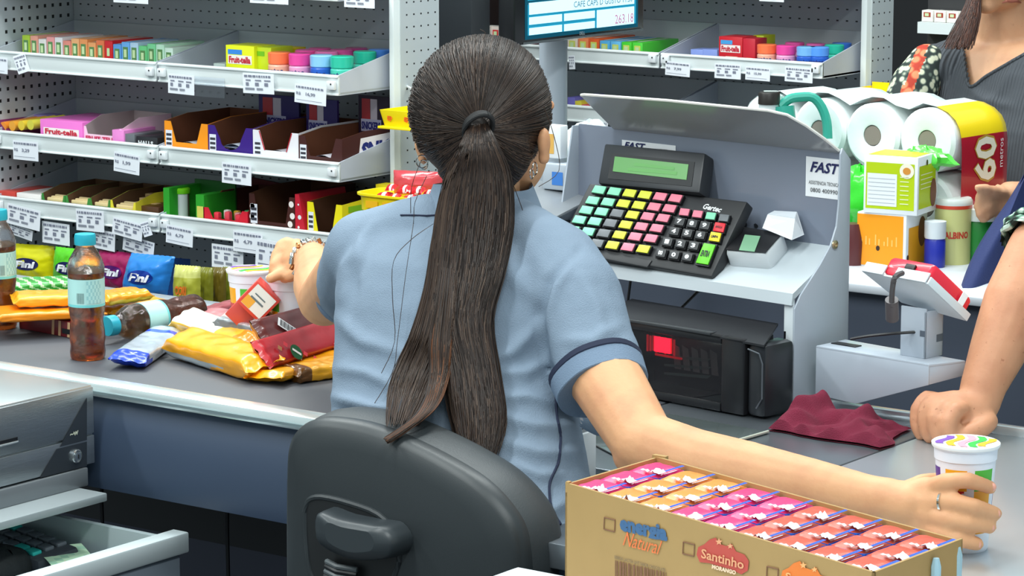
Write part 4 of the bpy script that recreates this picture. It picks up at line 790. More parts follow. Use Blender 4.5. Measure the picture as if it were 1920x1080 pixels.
def foil(col, r_=.28, m_=.0, bp=.25): return M(col, r_, metal=m_, bump=bp, bscale=45, coat=.35)
def bag(tl, tr, br, bl, Y, th, col, label, word=None, wc='#f4f4fa', oval='#1c1c5a', cat='candy bag', group='candy bags hanging under the shelf', back2=None):
    P0, P1, P3 = PY(*bl, Y), PY(*br, Y), PY(*tl, Y); t = thing('candy_bag', label, cat, (P0+P1)/2, group)
    b = B(); f = pillow(b, P0, P1-P0, P3-P0, (0, -1, 0), th, (lambda a, c: foil(back2) if back2 and c > .78 else foil(col)), seed=tl[0]*.37, cr=.05); b.part('bag', t, True)
    if word:
        b = B(); k = 24; n0 = Vector((0, -.0015, 0))
        if oval: b.add([f(.5+.29*math.cos(2*math.pi*i/k), .50+.17*math.sin(2*math.pi*i/k))+n0 for i in range(k)]+[f(.5, .50)+n0], [(i, (i+1) % k, k) for i in range(k)], M(oval, .35), smooth=False)
        b.text(word, (0, 0, 0), (1, 0, 0), (0, 1, 0), M(wc, .35), bold=.05, shear=.15, fn=lambda a, c: f(.27+.46*a, (.40 if oval else .42)+.19*c)+n0*1.8); b.part('lettering', t, True)
    return t
bag((22, 456), (102, 462), (100, 530), (20, 524), 4.62, .022, '#e2dc10', 'yellow candy bag hanging behind the bottles', 'Fini')
bag((104, 462), (170, 466), (166, 540), (100, 532), 4.60, .02, '#58c81c', 'bright green candy bag partly behind the standing bottle', 'Fini')
bag((186, 468), (262, 474), (252, 548), (180, 540), 4.61, .02, '#a01a58', 'magenta candy bag right of the standing bottle', 'Fini', oval='#5a1a70')
bag((246, 474), (316, 480), (312, 560), (230, 552), 4.56, .03, '#2f86dc', 'bright blue candy bag with crumpled side', 'Fini', oval='#173a9a')
b = B(); p0, p1, p2, p3 = PY(306, 482, 4.58), PY(352, 486, 4.70), PY(350, 556, 4.70), PY(310, 562, 4.58); b.slab([p0, p1, p2, p3], (.004, .004, 0), foil('#1e5cb8')); b.thing('candy_bag', 'dark blue side of a second candy bag behind the bright blue one', 'candy bag', 'candy bags hanging under the shelf')
bag((328, 496), (378, 500), (376, 592), (328, 588), 4.50, .02, '#a8a838', 'gold green candy bag with red and orange letters', 'OORI', wc='#e8742a', oval=None, back2='#c8c870')
for i, (a, c, col, n) in enumerate(((372, 400, '#7a7a20', 'olive'), (398, 424, '#6a5a1a', 'brown gold'), (418, 452, '#8a9028', 'moss green'))):
    bag((a, 500), (c, 503), (c, 592), (a, 590), 4.54+.03*i, .014, col, f'{n} candy bag in the row right of the gold green bag')
# dark hooks' back area is the unit itself; yellow clip trays on end posts
YT = M('#f6de14', .35)
def clip_tray(X, w_, d, h, label):
    t = thing('clip_tray', label, 'tray', X); b = B(); th = .002
    b.slab([(0, 0, 0), (w_, 0, 0), (w_+.006, -.01, h), (-.006, -.01, h)], (0, th, 0), YT, bev=.0006); b.slab([(0, 0, 0), (0, d, 0), (-.004, d, h), (-.006, -.01, h)], (th, 0, 0), YT); b.slab([(w_, 0, 0), (w_, d, 0), (w_+.004, d, h), (w_+.006, -.01, h)], (-th, 0, 0), YT)
    b.bx((0, d-th, 0), (w_, d, h*1.25), YT); b.bx((0, 0, 0), (w_, d, th), YT); b.bx((-.008, -.015, -.002), (w_+.008, .004, .003), YT, bev=.001); b.part('bin', t)
    b = B()
    for a_ in (.14, .5, .86):
        for k in range(5): b.disc((w_*a_+.004*math.cos(k*1.257), -.0055, h*.55+.004*math.sin(k*1.257)), (.003, 0, 0), (0, 0, .003), M('#f06a14', .4), k=8, lift=.0012)
    b.part('emblem', t); return t
p = PY(722, 238, 4.66); clip_tray((p.x, 4.66, p.z), .12, .09, .036, 'yellow clip tray on the end post left of the cashier\'s head')
p = PY(1597, 196, 5.55); clip_tray((p.x, 5.55, p.z), .105, .09, .034, 'far yellow clip tray on the far end post beside the customer')
t = thing('sweets_tray', 'yellow oval tray of red sweets beside the cashier\'s left shoulder', 'tray', PY(740, 402, 4.55)); 
c = PY(752, 380, 4.55)
b = B(); b.lathe([(.0, -.018), (.85, -.018), (.93, -.014), (.95, .012), (1.04, .016), (1.04, .020), (.97, .020), (.9, -.008), (0, -.010)], YT, 40, T(c) @ S(.088, .06, 1), fn=lambda a, r_, z: r_*(abs(math.cos(a))**4+abs(math.sin(a))**4)**-.25*.93)
b.part('bin', t, True)
b = B()
for a_ in (-.5, .2): b.box(c+Vector((a_*.06, -.056, .0)), (.03, .001, .014), M('#f0b41a', .4))
b.part('emblem', t, True)
b = B(); b.bx((c.x-.01, c.y+.05, c.z-.01), (c.x+.01, 4.74, c.z+.004), YT).bx((-3.775, 4.70, c.z-.012), (c.x, 4.735, c.z+.006), YT); b.part('mount', t, True)
for k in range(9):
    r_ = random.Random(k); cc_ = c+Vector((-.045+.011*k, -.03+.02*(k % 3), .006+.008*((k*5) % 3))); b = B(); pillow(b, cc_, Vector((.030, .012*r_.uniform(-1, 1), .004)), Vector((-.004, .022, .008)), (0, -.5, 1), .008, lambda a, e, k=k: M('#cc1c28', .25, coat=.5) if a < .45 or a > .75 else M('#e8d8dc', .3), seed=k, nu=8, nv=8); b.thing('wrapped_sweet', 'red wrapped sweet heaped in the yellow oval tray', 'sweet', 'red sweets in the oval tray')
b = B(); c2_ = PY(775, 350, 4.60); pillow(b, c2_-Vector((.05, 0, .02)), (.10, .03, 0), (0, 0, .05), (0, -1, 0), .02, lambda a, e: M('#d8505a', .15, trans=.3), seed=3, nu=12, nv=12); b.thing('sweet_packet', 'clear red packet standing behind the red sweets', 'packet')
# white hook by post, plastic bag behind register, black post
b = B(); p = PY(762, 161, 4.78); b.tube([p, p+Vector((.045, -.03, -.004))], .0025, WHITE, 6); b.thing('shelf_hook', 'short white hook on the perforated end post', 'hook')
p0, p1 = PY(812, 20, 5.15), PY(884, 20, 5.15); B().bx((p0.x, 5.15, 0), (p1.x, 5.22, 1.7), M('#2e3236', .35), bev=.004).thing('dark_column', 'tall dark column behind the cashier\'s head', 'column')
p0, p1 = PY(898, 46, 5.3), PY(962, 46, 5.3); B().bx((p0.x, 5.3, p0.z), (p1.x+.05, 5.4, 1.7), M('#2a1a18', .5), bev=.003).bx((p0.x+.02, 5.38, .3), (p0.x+.03, 5.4, p0.z+.02), M('#2a1a18', .5)).thing('dark_sign_box', 'dark brown hanging box left of the monitor', 'box')
c = PD(1105, 285, 5.35); b = B(); b.grid(30, 20, lambda u, v: c+Vector((.06*math.cos(2*math.pi*u)*math.sin(math.pi*v), .05*math.sin(2*math.pi*u)*math.sin(math.pi*v), -.055*math.cos(math.pi*v)))*(1+.25*noise.noise(Vector((math.cos(6.28*u)*2, math.sin(6.28*u)*2, v*5)))), M('#e4f4f6', .3, trans=.25, bump=.5, bscale=30)); b.thing('plastic_bag', 'white plastic bag bundle behind the till display', 'bag')
b = B(); b.box(c+Vector((.01, 0, -.085)), (.10, .06, .06), M('#6a6f76', .5), bev=.006).bx((c.x-.02, c.y-.03, .9), (c.x+.04, c.y+.03, c.z-.1), M('#4a4e55', .5)); b.thing('bag_holder', 'grey holder under the white plastic bag bundle', 'holder')
# ------------------------------------------------------------------ goods on the conveyor
TEA = M('#c05a1c', .06, trans=.85, spec=.5); PET = M('#e8eef0', .05, trans=1, spec=.6, bump=.5, bscale=120)
t = tea = thing('tea_bottle', 'small amber tea bottle with teal cap standing upright on the belt', 'bottle', PZ(165, 672, .85), 'tea bottles on the belt')
def rib(a, r_, z): return r_*(1+.012*math.cos(6*a)*(1 if z < .08 else 0)+.02*math.sin(14*a+z*160)*(.135 < z < .165))
pr1 = [(.018, .002), (.024, 0), (.0262, .004), (.0268, .012), (.0255, .022), (.0268, .03), (.0262, .045), (.0242, .058), (.0262, .070), (.0272, .076), (.0272, .125), (.0278, .132), (.0274, .142), (.0245, .152), (.018, .164), (.0135, .171), (.0128, .178)]
B().lathe(pr1, PET, 40, fn=rib).part('shell', tea)
B().lathe([(.0, .0015)]+[(r_*.965, z+.0006) for r_, z in pr1 if z < .138]+[(.0, .1415)], TEA, 32, fn=rib).part('tea', tea)
LB = M('#a9d3cf', .4)
b = B(); b.lathe([(.0277, .082), (.0277, .086), (.0277, .100), (.0277, .124)], LB, 48, mf=lambda a, z: M('#6fc4c4', .4) if z < .084 else LB); b.part('label', tea)
b = B()
ca = math.atan2(-.81, .59)
def lw(a0, a1, z0, z1): return lambda a, c: Vector((.0281*math.cos(ca+a0+(a1-a0)*a), .0281*math.sin(ca+a0+(a1-a0)*a), z0+(z1-z0)*c))
for k in range(9): f_ = lw(-.38+.045*k, -.36+.045*k-.01*(k % 2), .088, .104); b.add([f_(0, 0), f_(1, 0), f_(1, 1), f_(0, 1)], [(0, 1, 2, 3)], INK, smooth=False)
f_ = lw(.15, 1.0, .088, .122); b.grid(8, 6, f_, None, mf=lambda a, c: M('#8fbfc0', .4) if (int(a*8)+int(c*6)) % 2 else M('#a9d3cf', .4))
b.part('label_print', tea)
B().lathe([(.0, .174), (.0160, .174), (.0162, .178), (.0160, .187), (.0150, .190), (.0, .190)], M('#1f9fb4', .4), 32, fn=lambda a, r_, z: r_*(1+.012*math.cos(30*a)) if r_ > .012 else r_).part('cap', tea)
c_ = PZ(1, 614, .85); dup(tea, T(c_) @ Rz(.5), 'amber tea bottle cut off by the left edge of the picture')
a0, a1 = PZ(203, 630, .877), PZ(345, 604, .877); dr = (a1-a0).normalized(); up_ = Vector((0, 0, 1)); s_ = up_.cross(dr)
e0_ = PZ(200, 612, .8785); X = Matrix.Identity(4)
zx = -dr; xx_ = s_; yy_ = zx.cross(xx_)
X = basis(e0_+dr*.190, xx_, yy_, zx); dup(tea, X @ Rz(R(150)), 'amber tea bottle lying on its side on the belt')
# flow packs on the belt
from mathutils.bvhtree import BVHTree
PK = {}
def packhit(lb, x, y):
    h = PK[lb].ray_cast(CP, ray(x, y).normalized())
    n = h[1] if h[1].dot(ray(x, y)) < 0 else -h[1]
    u = (RV-n*RV.dot(n)).normalized(); return h[0]+n*.0025, u, n.cross(u)
def pack(e0, e1, w_, h, mf, name, label, cat, z=.851, roll=0, seed=1, group=None, th=None, crz=.05, words=None, lift=0, pitch=0, nzk=.5):
    """filled flow-wrap pack between two belt points"""
    z += lift; lift = 0; p0, p1 = PZ(*e0, z), PZ(*e1, z+pitch); d = p1-p0; up0 = Vector((0, 0, 1)); s0 = d.cross(up0).normalized(); n0 = s0.cross(d).normalized()
    q = Matrix.Rotation(R(roll), 3, d.normalized()); s1 = q @ s0; n1 = q @ n0
    b = B(); f = None; pw = 5
    c0 = (p0+p1)/2+n0*(h/2+lift)+Vector((0, 0, abs(math.sin(R(roll)))*w_/2*.8)); rr = .5
    def f(a, c):
        ang = 2*math.pi*a; ca_, sa_ = math.cos(ang), math.sin(ang); k = (abs(ca_)**pw+abs(sa_)**pw)**(-1/pw)
        e_ = min(c, 1-c); t_ = min(1, max(0, (e_-crz*.45)/crz)); t_ = t_*t_*(3-2*t_)
        x_ = ca_*k*(w_/2)*(1+.10*(1-t_)); y_ = sa_*k*(h/2)*(t_*.97+.03)
        nz_ = noise.noise(Vector((ca_*1.8+seed, sa_*1.8, c*9)))*.14*nzk*h*(.3+t_); fo = math.sin(18*a*3.1+seed)*.05*h*math.exp(-(e_/.12)**2)
        zz_ = .004*math.sin(a*70)*(e_ < .002)
        return c0+d*(c-.5+zz_)+s1*(x_+nz_*.5)+n1*(y_+nz_+fo)
    b.grid(44, 40, f, None, mf=mf)
    PK[label] = BVHTree.FromPolygons([tuple(v) for v in b.V], b.F)
    t = thing(name, label, cat, (p0+p1)/2, group); b.part('wrapper', t, True, angle=60)
    if words:
        b = B()
        for (tx, a_0, a_1, c_0, c_1, col, bo) in words: b.text(tx, (0, 0, 0), (1, 0, 0), (0, 1, 0), M(col, .35), bold=bo, fn=lambda a, c: (lambda P_: P_+(P_-c0-d*((c_0+(c_1-c_0)*a)-.5)).normalized()*.0008)(f(a_0+(a_1-a_0)*c, c_0+(c_1-c_0)*a)))
        b.part('print', t, True)
    return t
YW = foil('#f6a812'); YW2 = foil('#f0b830'); SIL = foil('#cdd6da', .25, .5); ORG = foil('#f08a14'); BLU = foil('#1e44c8')
# a = angle round the pack: 0 = near side (s), .25 = top
pack((334, 666), (500, 716), .060, .034, lambda a, c: SIL if (.80 < a < .97 and .03 < c < .62+.1*math.sin(a*40)) else YW, 'wafer_pack', 'yellow wafer pack lying nearest the counter rail', 'wafer pack', roll=14, seed=2)
pack((338, 622), (482, 672), .046, .028, lambda a, c: foil('#e6e4d8', .3) if (.12 < a < .52 and c < .62) else ORG if c > .86 else YW2, 'wafer_pack', 'yellow wafer pack with big white panel behind the nearest one', 'wafer pack', roll=22, seed=5, lift=.010)
pack((238, 694), (322, 636), .052, .022, lambda a, c: BLU if (c < .13 or (.72 < c < .80) or a > .62 and c < .2) else foil('#8a96a4', .25, .5) if c > .9 else foil('#c2ccd8', .25, .3), 'wafer_pack', 'silver and blue wafer pack right of the standing bottle', 'wafer pack', roll=6, seed=9)
pack((488, 696), (650, 645), .046, .018, lambda a, c: foil('#a81c28', .35) if c > .02 else foil('#c83038'), 'chocolate_bar', 'dark red chocolate bar with round green emblem by the cashier\'s side', 'chocolate bar', seed=4, lift=.014, roll=48, nzk=.25, crz=.02, words=[('new bri', .14, .02, .72, .96, '#f0a8b0', .03)])
q0 = [PZ(553+12*math.cos(k*.5236), 655+12*math.sin(k*.5236), .892) for k in range(12)]
pack((484, 655), (650, 608), .044, .018, lambda a, c: foil('#5a2424', .35) if .05 < a < .45 or a > .9 else foil('#8a6a4a', .4), 'chocolate_bar', 'brown chocolate bar with a white barcode leaning on the heap', 'chocolate bar', seed=6, lift=.036, roll=50, nzk=.25, crz=.02)
pack((490, 612), (600, 575), .035, .014, lambda a, c: foil('#c8a888', .4) if int(c*16) % 3 else foil('#5a3428', .4), 'chocolate_bar', 'tan and brown striped bar behind the barcode bar', 'chocolate bar', seed=7, lift=.05, crz=.02, roll=30)
pack((492, 722), (650, 672), .06, .016, lambda a, c: YW if c < .3 or a < .5 else foil('#f0c020'), 'wafer_pack', 'crumpled yellow wrapper pack under the dark red bar', 'wafer pack', seed=8, roll=-5)
pack((540, 716), (650, 700), .05, .022, lambda a, c: foil('#f0a818') if c > .25 else foil('#6a4010'), 'wafer_pack', 'crushed yellow pack at the belt edge beside the cashier', 'wafer pack', seed=12)
pack((375, 606), (520, 622), .045, .016, lambda a, c: foil('#b0686c', .3) if c < .32 else foil('#b8a8a4', .3, .3), 'chocolate_bar', 'maroon and silver bar lying across the back of the heap', 'chocolate bar', seed=14, lift=.020, roll=14, words=None)
pack((418, 622), (492, 640), .035, .020, lambda a, c: foil('#c8ced2', .22, .5) if .1 < a < .6 else foil('#888e92', .3, .4), 'foil_pack', 'small silver foil pack in the middle of the heap', 'foil pack', seed=15, lift=.03, roll=-12)
pack((380, 600), (450, 580), .03, .018, lambda a, c: foil('#a04a50', .3), 'chocolate_bar', 'short maroon bar at the back left of the heap', 'chocolate bar', seed=16, lift=.012)
# emblem + barcode prints as parts
for nm in ('chocolate_bar',):
    pass
def printed(root_label, b):
    r_ = [o for o in COL.objects if o.get('label') == root_label][0]; b.part('emblem', r_, True)
n_ = (CP-PZ(550, 650, .89)).normalized(); ux_ = Vector((math.cos(R(-6)), math.sin(R(-6)), .12)); ux_ = (ux_-n_*ux_.dot(n_)).normalized(); uy_ = n_.cross(ux_)
c, ux_, uy_ = packhit('dark red chocolate bar with round green emblem by the cashier\'s side', 553, 662); b = B(); b.disc(c, ux_*.0125, uy_*.0125, M('#1c5a34', .4), lift=.001); b.patch(c-ux_*.009-uy_*.002, ux_*.018, uy_*.004, WHITE, lift=.0018)
for k in range(8):
    if k in (2, 3): continue
    b.patch(c+ux_*(-.036+.010*k)+uy_*(-.016+.0018*k+(k % 2)*.012), ux_*.008, uy_*.007, M('#d8404c' if k % 2 else '#b07a50', .4), lift=.0006)
printed('dark red chocolate bar with round green emblem by the cashier\'s side', b)
c, ux_, uy_ = packhit('brown chocolate bar with a white barcode leaning on the heap', 536, 616); b = B(); b.patch(c-ux_*.018-uy_*.008, ux_*.038, uy_*.017, WHITE, lift=.001)
for k in range(13): b.patch(c+ux_*(-.014+.0023*k)-uy_*.006, ux_*(.0011 if k % 3 else .0016), uy_*.013, INK, lift=.0016)
printed('brown chocolate bar with a white barcode leaning on the heap', b)
# left cluster
X = T(PZ(88, 626, .85)) @ Rz(R(-6)); t = thing('chocolate_box', 'dark red chocolate box with pale stripes under the orange packs', 'box', X); b = B(); b.bx((-.07, 0, 0), (.075, .06, .026), M('#6e1a22', .4), bev=.002); b.part('carton', t)
b = B()
for a_ in (.012, .028, .050): b.patch((a_, 0, .001), (.006, 0, 0), (.002, 0, .024), M('#c8a078', .4))
b.patch((-.062+.10, -.0003, .006), (.03, 0, 0), (0, 0, .008), BLACK); b.part('print', t)
pack((-20, 600), (190, 588), .09, .016, lambda a, c: foil('#f08c10') if c > .06 else foil('#8a5010'), 'biscuit_pack', 'broad orange biscuit pack resting on the dark red box', 'biscuit pack', z=.878, seed=21)
pack((22, 572), (175, 566), .075, .018, lambda a, c: foil('#f8a81e'), 'biscuit_pack', 'bright orange biscuit pack, topmost left of the standing bottle', 'biscuit pack', z=.896, seed=22)
pack((180, 572), (268, 560), .06, .018, lambda a, c: foil('#f09a18') if a < .5 else foil('#c8a830'), 'biscuit_pack', 'orange biscuit pack just right of the standing bottle', 'biscuit pack', z=.893, seed=23)
pack((178, 590), (302, 572), .07, .014, lambda a, c: foil('#f4a41c'), 'biscuit_pack', 'lower orange pack behind the lying bottle', 'biscuit pack', z=.872, seed=24)
pack((14, 548), (150, 542), .07, .020, lambda a, c: foil('#2f9a30') if int(c*20+a*8) % 3 else foil('#b8d8a0'), 'biscuit_pack', 'green patterned biscuit pack at the back left of the belt', 'biscuit pack', z=.872, seed=25)
B().box(PZ(82, 565, .86)+Vector((0, 0, 0)), (.13, .05, .02), M('#173a1c', .5), bev=.002).thing('green_box', 'dark green box under the green patterned pack', 'box')
# red carton on heap
c = PD(484, 566, 4.40); v1_ = (RV*.72+UV_*-.70+DV*.1).normalized(); v2_ = (RV*.70+UV_*.72-DV*.2).normalized(); v3_ = v1_.cross(v2_).normalized(); v2_ = v3_.cross(v1_)
XC = basis(c, v1_, v2_, v3_); t = thing('drink_carton', 'red and white mini drink carton tipped on top of the heap', 'carton', XC); b = B(); b.box((0, 0, -.015), (.046, .046, .03), M('#d8483c', .35), bev=.001).box((-.004, -.038, -.03), (.036, .032, .026), M('#c85048', .35), bev=.001); b.part('carton', t)
b = B(); b.patch((-.019, -.018, 0), (.038, 0, 0), (0, .038, 0), M('#eef0ec', .4)); b.patch((-.019, -.0175, .0003), (.016, 0, 0), (0, .016, 0), M('#f0b040', .4)); b.patch((-.014, -.002, .0006), (.024, 0, 0), (0, .003, 0), M('#6a7a80', .4)); b.patch((-.012, .006, .0006), (.02, 0, 0), (0, .002, 0), M('#6a7a80', .4)); b.part('print', t)
# yogurt cups
def cupmf(a, z):
    if not .022 < z < .100: return CUPW
    s_ = (a/(2*math.pi)*6) % 1; k = int(a/(2*math.pi)*6)
    lim = .5+.12*math.sin(z*70+k)
    if s_ > .72: return CUPW
    if z > .097 or (z < .030 and k % 2): return CUPW
    if z > .074: return (M('#5a2a90', .35), M('#f0a818', .35), M('#50b838', .35), CUPW, M('#c02838', .35), M('#f0a818', .35))[k]
    return (CUPW, M('#c8202c', .35), M('#f0a818', .35), M('#5a2a90', .35), M('#58c040', .35), CUPW)[k] if abs(s_-.35) < lim*.6 else CUPW
CUPW = M('#e6e9f4', .35, sss=0)
cup = thing('yogurt_cup', 'tall white yogurt cup held in the cashier\'s right hand', 'yogurt cup', T(PZ(1806, 1027, .85)) @ Rz(R(196)), 'tall yogurt cups')
prf = [(.024, .0015), (.0265, 0), (.0275, .002)]+[(.0278+.0062*i/40, .008+.096*i/40) for i in range(41)]+[(.0352, .105), (.0356, .1165), (.0368, .1172), (.0368, .120)]
B().lathe(prf, CUPW, 72, mf=cupmf).part('body', cup)
b = B(); b.lathe([(.0380, .1188), (.0386, .1200), (.0386, .1225), (.0372, .1235), (.0001, .1235)], M('#f2f2f4', .35), 48); b.part('lid', cup)
b = B()
for k, (x0_, col) in enumerate(((-.024, '#7a4ab0'), (-.012, '#f4b020'), (.001, '#f0a0b0'), (.013, '#30c848'), (.024, '#f4b020'))):
    hh = math.sqrt(max(0, .033**2-x0_**2)); pts = []
    for s_ in (-1, 1):
        for i in range(9): y_ = -hh+2*hh*i/8; y_ = y_ if s_ < 0 else -y_; pts.append((x0_+s_*.0045+.004*math.sin(y_*120), y_*.92, .1240))
    b.add([(-x, -y, z) for x, y, z in pts], [tuple(range(18))], M(col, .4), smooth=False)
b.part('lid_print', cup)
dup(cup, T(PZ(473, 652, .85)) @ Rz(R(160)), 'tall yogurt cup standing left behind the heap of bars'); dup(cup, T(PZ(548, 668, .85)) @ Rz(R(110)), 'tall yogurt cup beside the cashier\'s left forearm')
# ------------------------------------------------------------------ cardboard case of cartons
BZ0, BZ1 = .872, .99
P0 = PZ(1060, 905, BZ1); PU = PZ(1805, 1010, BZ1)-PZ(1230, 855, BZ1); PV = PZ(1230, 855, BZ1)-P0
KR = M('#a58451', .75, var=.06, vscale=30); KRD = M('#a58450', .8)
t = thing('cardboard_case', 'long open brown cardboard case full of small drink cartons', 'case', Vector((P0.x, P0.y, BZ0)))
zz = Vector((0, 0, BZ1-BZ0)); G0 = P0-zz; th = .003
nu_, nv_ = PU.normalized(), PV.normalized()
b = B(); b.slab([G0, G0+PU, G0+PU+zz, G0+zz], nv_*th, KR); b.slab([G0+PV-nv_*th, G0+PU+PV-nv_*th, G0+PU+PV-nv_*th+zz*.985, G0+PV-nv_*th+zz], nv_*th, KR)
b.slab([G0, G0+PV, G0+PV+zz*.99, G0+zz*.99], nu_*th, KR); b.slab([G0+PU-nu_*th, G0+PU+PV-nu_*th, G0+PU+PV+zz-nu_*th, G0+PU+zz-nu_*th], nu_*th, KR)
b.slab([G0, G0+PU, G0+PU+PV, G0+PV], (0, 0, th*.8), KR); b.part('carton', t, True)
b = B(); b.bx((-.003, -.003, -.002), (.014, .003, .0025), KR, T(P0+PV-Vector((0, 0, .001)))); b.bx((-.001, -.001, -.01), (.003, .004, .0015), KR, T(P0+Vector((.002, 0, 0)))); b.part('corner_fold', t, True)
nF = nu_.cross(Vector((0, 0, 1))).normalized()
if nF.dot(CP-P0) < 0: nF = -nF
def fp(x, y, l=.0008): return PP(x, y, P0+nF*l, nF)
b = B(); BLK = M('#7a5238', .7)
def lines(pts, m, r_=.0006):
    for i in range(len(pts)): b.tube([pts[i], pts[(i+1) % len(pts)]], r_, m, 4)
for q in (((1133, 970), (1153, 975), (1152, 997), (1132, 992)), ((1281, 1016), (1302, 1021), (1301, 1043), (1280, 1038)), ((1438, 1062), (1459, 1067), (1458, 1089), (1437, 1084))): lines([fp(*p) for p in q], BLK)
def ftext(tx, o, u, v, m, **k): O_ = fp(*o); b.text(tx, O_, fp(*u)-O_, fp(*v)-O_, m, lift=.0004, **k)
ftext('energia', (1163, 1003), (1252, 1024), (1162, 966), M('#3a5f86', .7), bold=.06)
ftext('Natural', (1168, 1022), (1240, 1041), (1170, 996), M('#e0703a', .7), shear=.4)
ftext('BEBIDA LACTEA UHT SABOR CHOCOLATE', (1153, 1047), (1248, 1072), (1153, 1041), M('#6a5a48', .7))
x_ = 1153; r_ = random.Random(3)
while x_ < 1248:
    w0 = r_.choice((1.5, 2.5, 4)); b.add([fp(x_, 1080+(x_-1153)*.24-29), fp(x_+w0, 1080+(x_-1153)*.24-29), fp(x_+w0, 1100+(x_-1153)*.24), fp(x_, 1100+(x_-1153)*.24)], [(0, 3, 2, 1)], BLK, smooth=False); x_ += w0+r_.choice((1.5, 2.5))
def logo(dx, dy, m, m2):
    o = [(1306, 1040), (1309, 1026), (1320, 1021), (1330, 1012), (1342, 1008), (1350, 1020), (1362, 1024), (1372, 1020), (1380, 1034), (1396, 1040), (1404, 1052), (1402, 1070), (1390, 1077), (1372, 1068), (1350, 1062), (1330, 1056), (1312, 1054)]
    b.add([fp(x+dx, y+dy, .0010) for x, y in o], [tuple(range(len(o)))[::-1]], m, smooth=False)
    for cx, cy, rr in ((1348, 1016, 7), (1369, 1024, 6)):
        st = [fp(cx+dx+(rr if k % 2 == 0 else rr*.45)*math.sin(k*math.pi/5), cy+dy-(rr if k % 2 == 0 else rr*.45)*math.cos(k*math.pi/5), .0015) for k in range(10)]; b.add(st, [tuple(range(10))[::-1]], m2, smooth=False)
    O_ = fp(1315+dx, 1046+dy, .0014); b.text('Santinho', O_, fp(1395+dx, 1068+dy, .0014)-O_, fp(1316+dx, 1028+dy, .0014)-O_, m2, bold=.02)
    O_ = fp(1335+dx, 1066+dy, .0014); b.text('MORANGO', O_, fp(1380+dx, 1078+dy, .0014)-O_, fp(1336+dx, 1058+dy, .0014)-O_, M('#e8c8a8', .7), bold=.05)
logo(0, 0, M('#b8483c', .7), M('#dc9a70', .7)); logo(158, 44, M('#e0762a', .7), M('#e8a868', .7))
b.part('printing', t, True)
cw, cd = PU.length/9, PV.length/3
cx = {'P': ('#e6306e', 'pink'), 'O': ('#f08a3a', 'orange'), 'R': ('#c4523c', 'brick red')}
nz_ = Vector((0, 0, 1)); lab_u = PU/9*.985; lab_v = (PV-nv_*.006)/3
protos = {}
def juice(c, X, label):
    t = thing('drink_carton', label, 'drink carton', X, 'small drink cartons in the cardboard case')
    u0, v0 = lab_u, lab_v; m = M(cx[c][0], .35, bump=.25, bscale=70, var=.12, vscale=60); h = .113; A_ = Vector((0, 0, 0)); o = lambda a, c2, z: u0*a+v0*c2+Vector((0, 0, z))
    b = B(); b.slab([o(.02, .03, 0), o(.97, .03, 0), o(.97, .97, 0), o(.02, .97, 0)], (0, 0, h-.004), M('#2a6ad0', .4))
    b.part('carton', t)
    b = B(); b.grid(8, 8, lambda a, c2: o(.02+.95*a, .03+.94*c2, h-.004+.0045*min(1, 6*min(a, 1-a))*min(1, 6*min(c2, 1-c2))+.0006*noise.noise(Vector((a*5+X.x*70, c2*5, X.y*60)))), m); b.part('top', t)
    b = B()
    b.grid(1, 6, lambda a, c2: o(.89+.09*a, .12+.84*c2, h+.0012), M('#2358d8', .35)); b.grid(1, 3, lambda a, c2: o(.985+.03*a, .2+.45*c2, h-.0005), M('#e8f0fa', .3)); b.part('straw', t)
    b = B(); b.grid(7, 5, lambda a, c2: o(.66+.34*a, .02+.26*c2, h+.0012+.0042*abs(noise.noise(Vector((a*6+X.x*90, c2*6+X.y*50, 2))))*2*math.sin(math.pi*a)), M('#e6ecf4', .2, spec=.9), smooth=False); b.grid(4, 2, lambda a, c2: o(.40+.3*a, .02+.10*c2, h+.0012+.001*math.sin(a*14)), M('#f2e8ee', .25), smooth=False); b.part('straw_wrap', t)
    return t
for i in range(9):
    for j in range(3):
        c = 'P' if i == 0 else 'O' if i < 3 else 'P' if i < 5 else 'R'
        col = {0: 'at the left end', 1: 'in the left orange row', 2: 'in the right orange row', 3: 'in the second pink row', 4: 'in the third pink row', 5: 'in the first brick red row', 6: 'in the second brick red row', 7: 'in the third brick red row', 8: 'at the right end of the case'}[i]
        X = Vector((P0.x, P0.y, BZ0+.003))+nv_*.003+nu_*.003+PU*(i/9*.985)+lab_v*j
        juice(c, X, f'{cx[c][1]} topped drink carton {col}, {("nearest the printed side", "middle one", "nearest the arm")[j]}')
for px in (1795, 1755):
    q0 = PZ(px, 1040 if px > 1770 else 1062, .975); B().tube([q0+Vector((0, 0, .008)), q0, q0-Vector((0, 0, .07))], [.003, .005, .0045], M('#bfe4f4', .2, trans=.4), 8).thing('wrapped_straw', ('right' if px > 1770 else 'left')+' of two wrapped white straws standing at the case end', 'straw', 'wrapped straws at the case end')
# bench under the case
a = PZ(948, 1066, .868); B().bx((a.x, 1.9, .845), (-.9, a.y+.02, .868), M('#dfe8ee', .3), bev=.008).bx((a.x+.04, 1.95, 0), (-.95, a.y-.05, .845), M('#6a707a', .5)).thing('side_bench', 'pale topped side bench carrying the cardboard case', 'bench')
b = B(); p = PD(1100, 862, 3.62); b.box(p, (.006, .035, .07), WHITE, Matrix.Identity(4), bev=.003); b.box(p+Vector((-.008, -.002, -.01)), (.004, .04, .05), M('#7a2040', .4)); b.box(p-Vector((0, 0, .25)), (.01, .02, .43), WHITE); b.thing('acrylic_holder', 'white edged upright holder with a maroon card beside the cashier', 'holder')
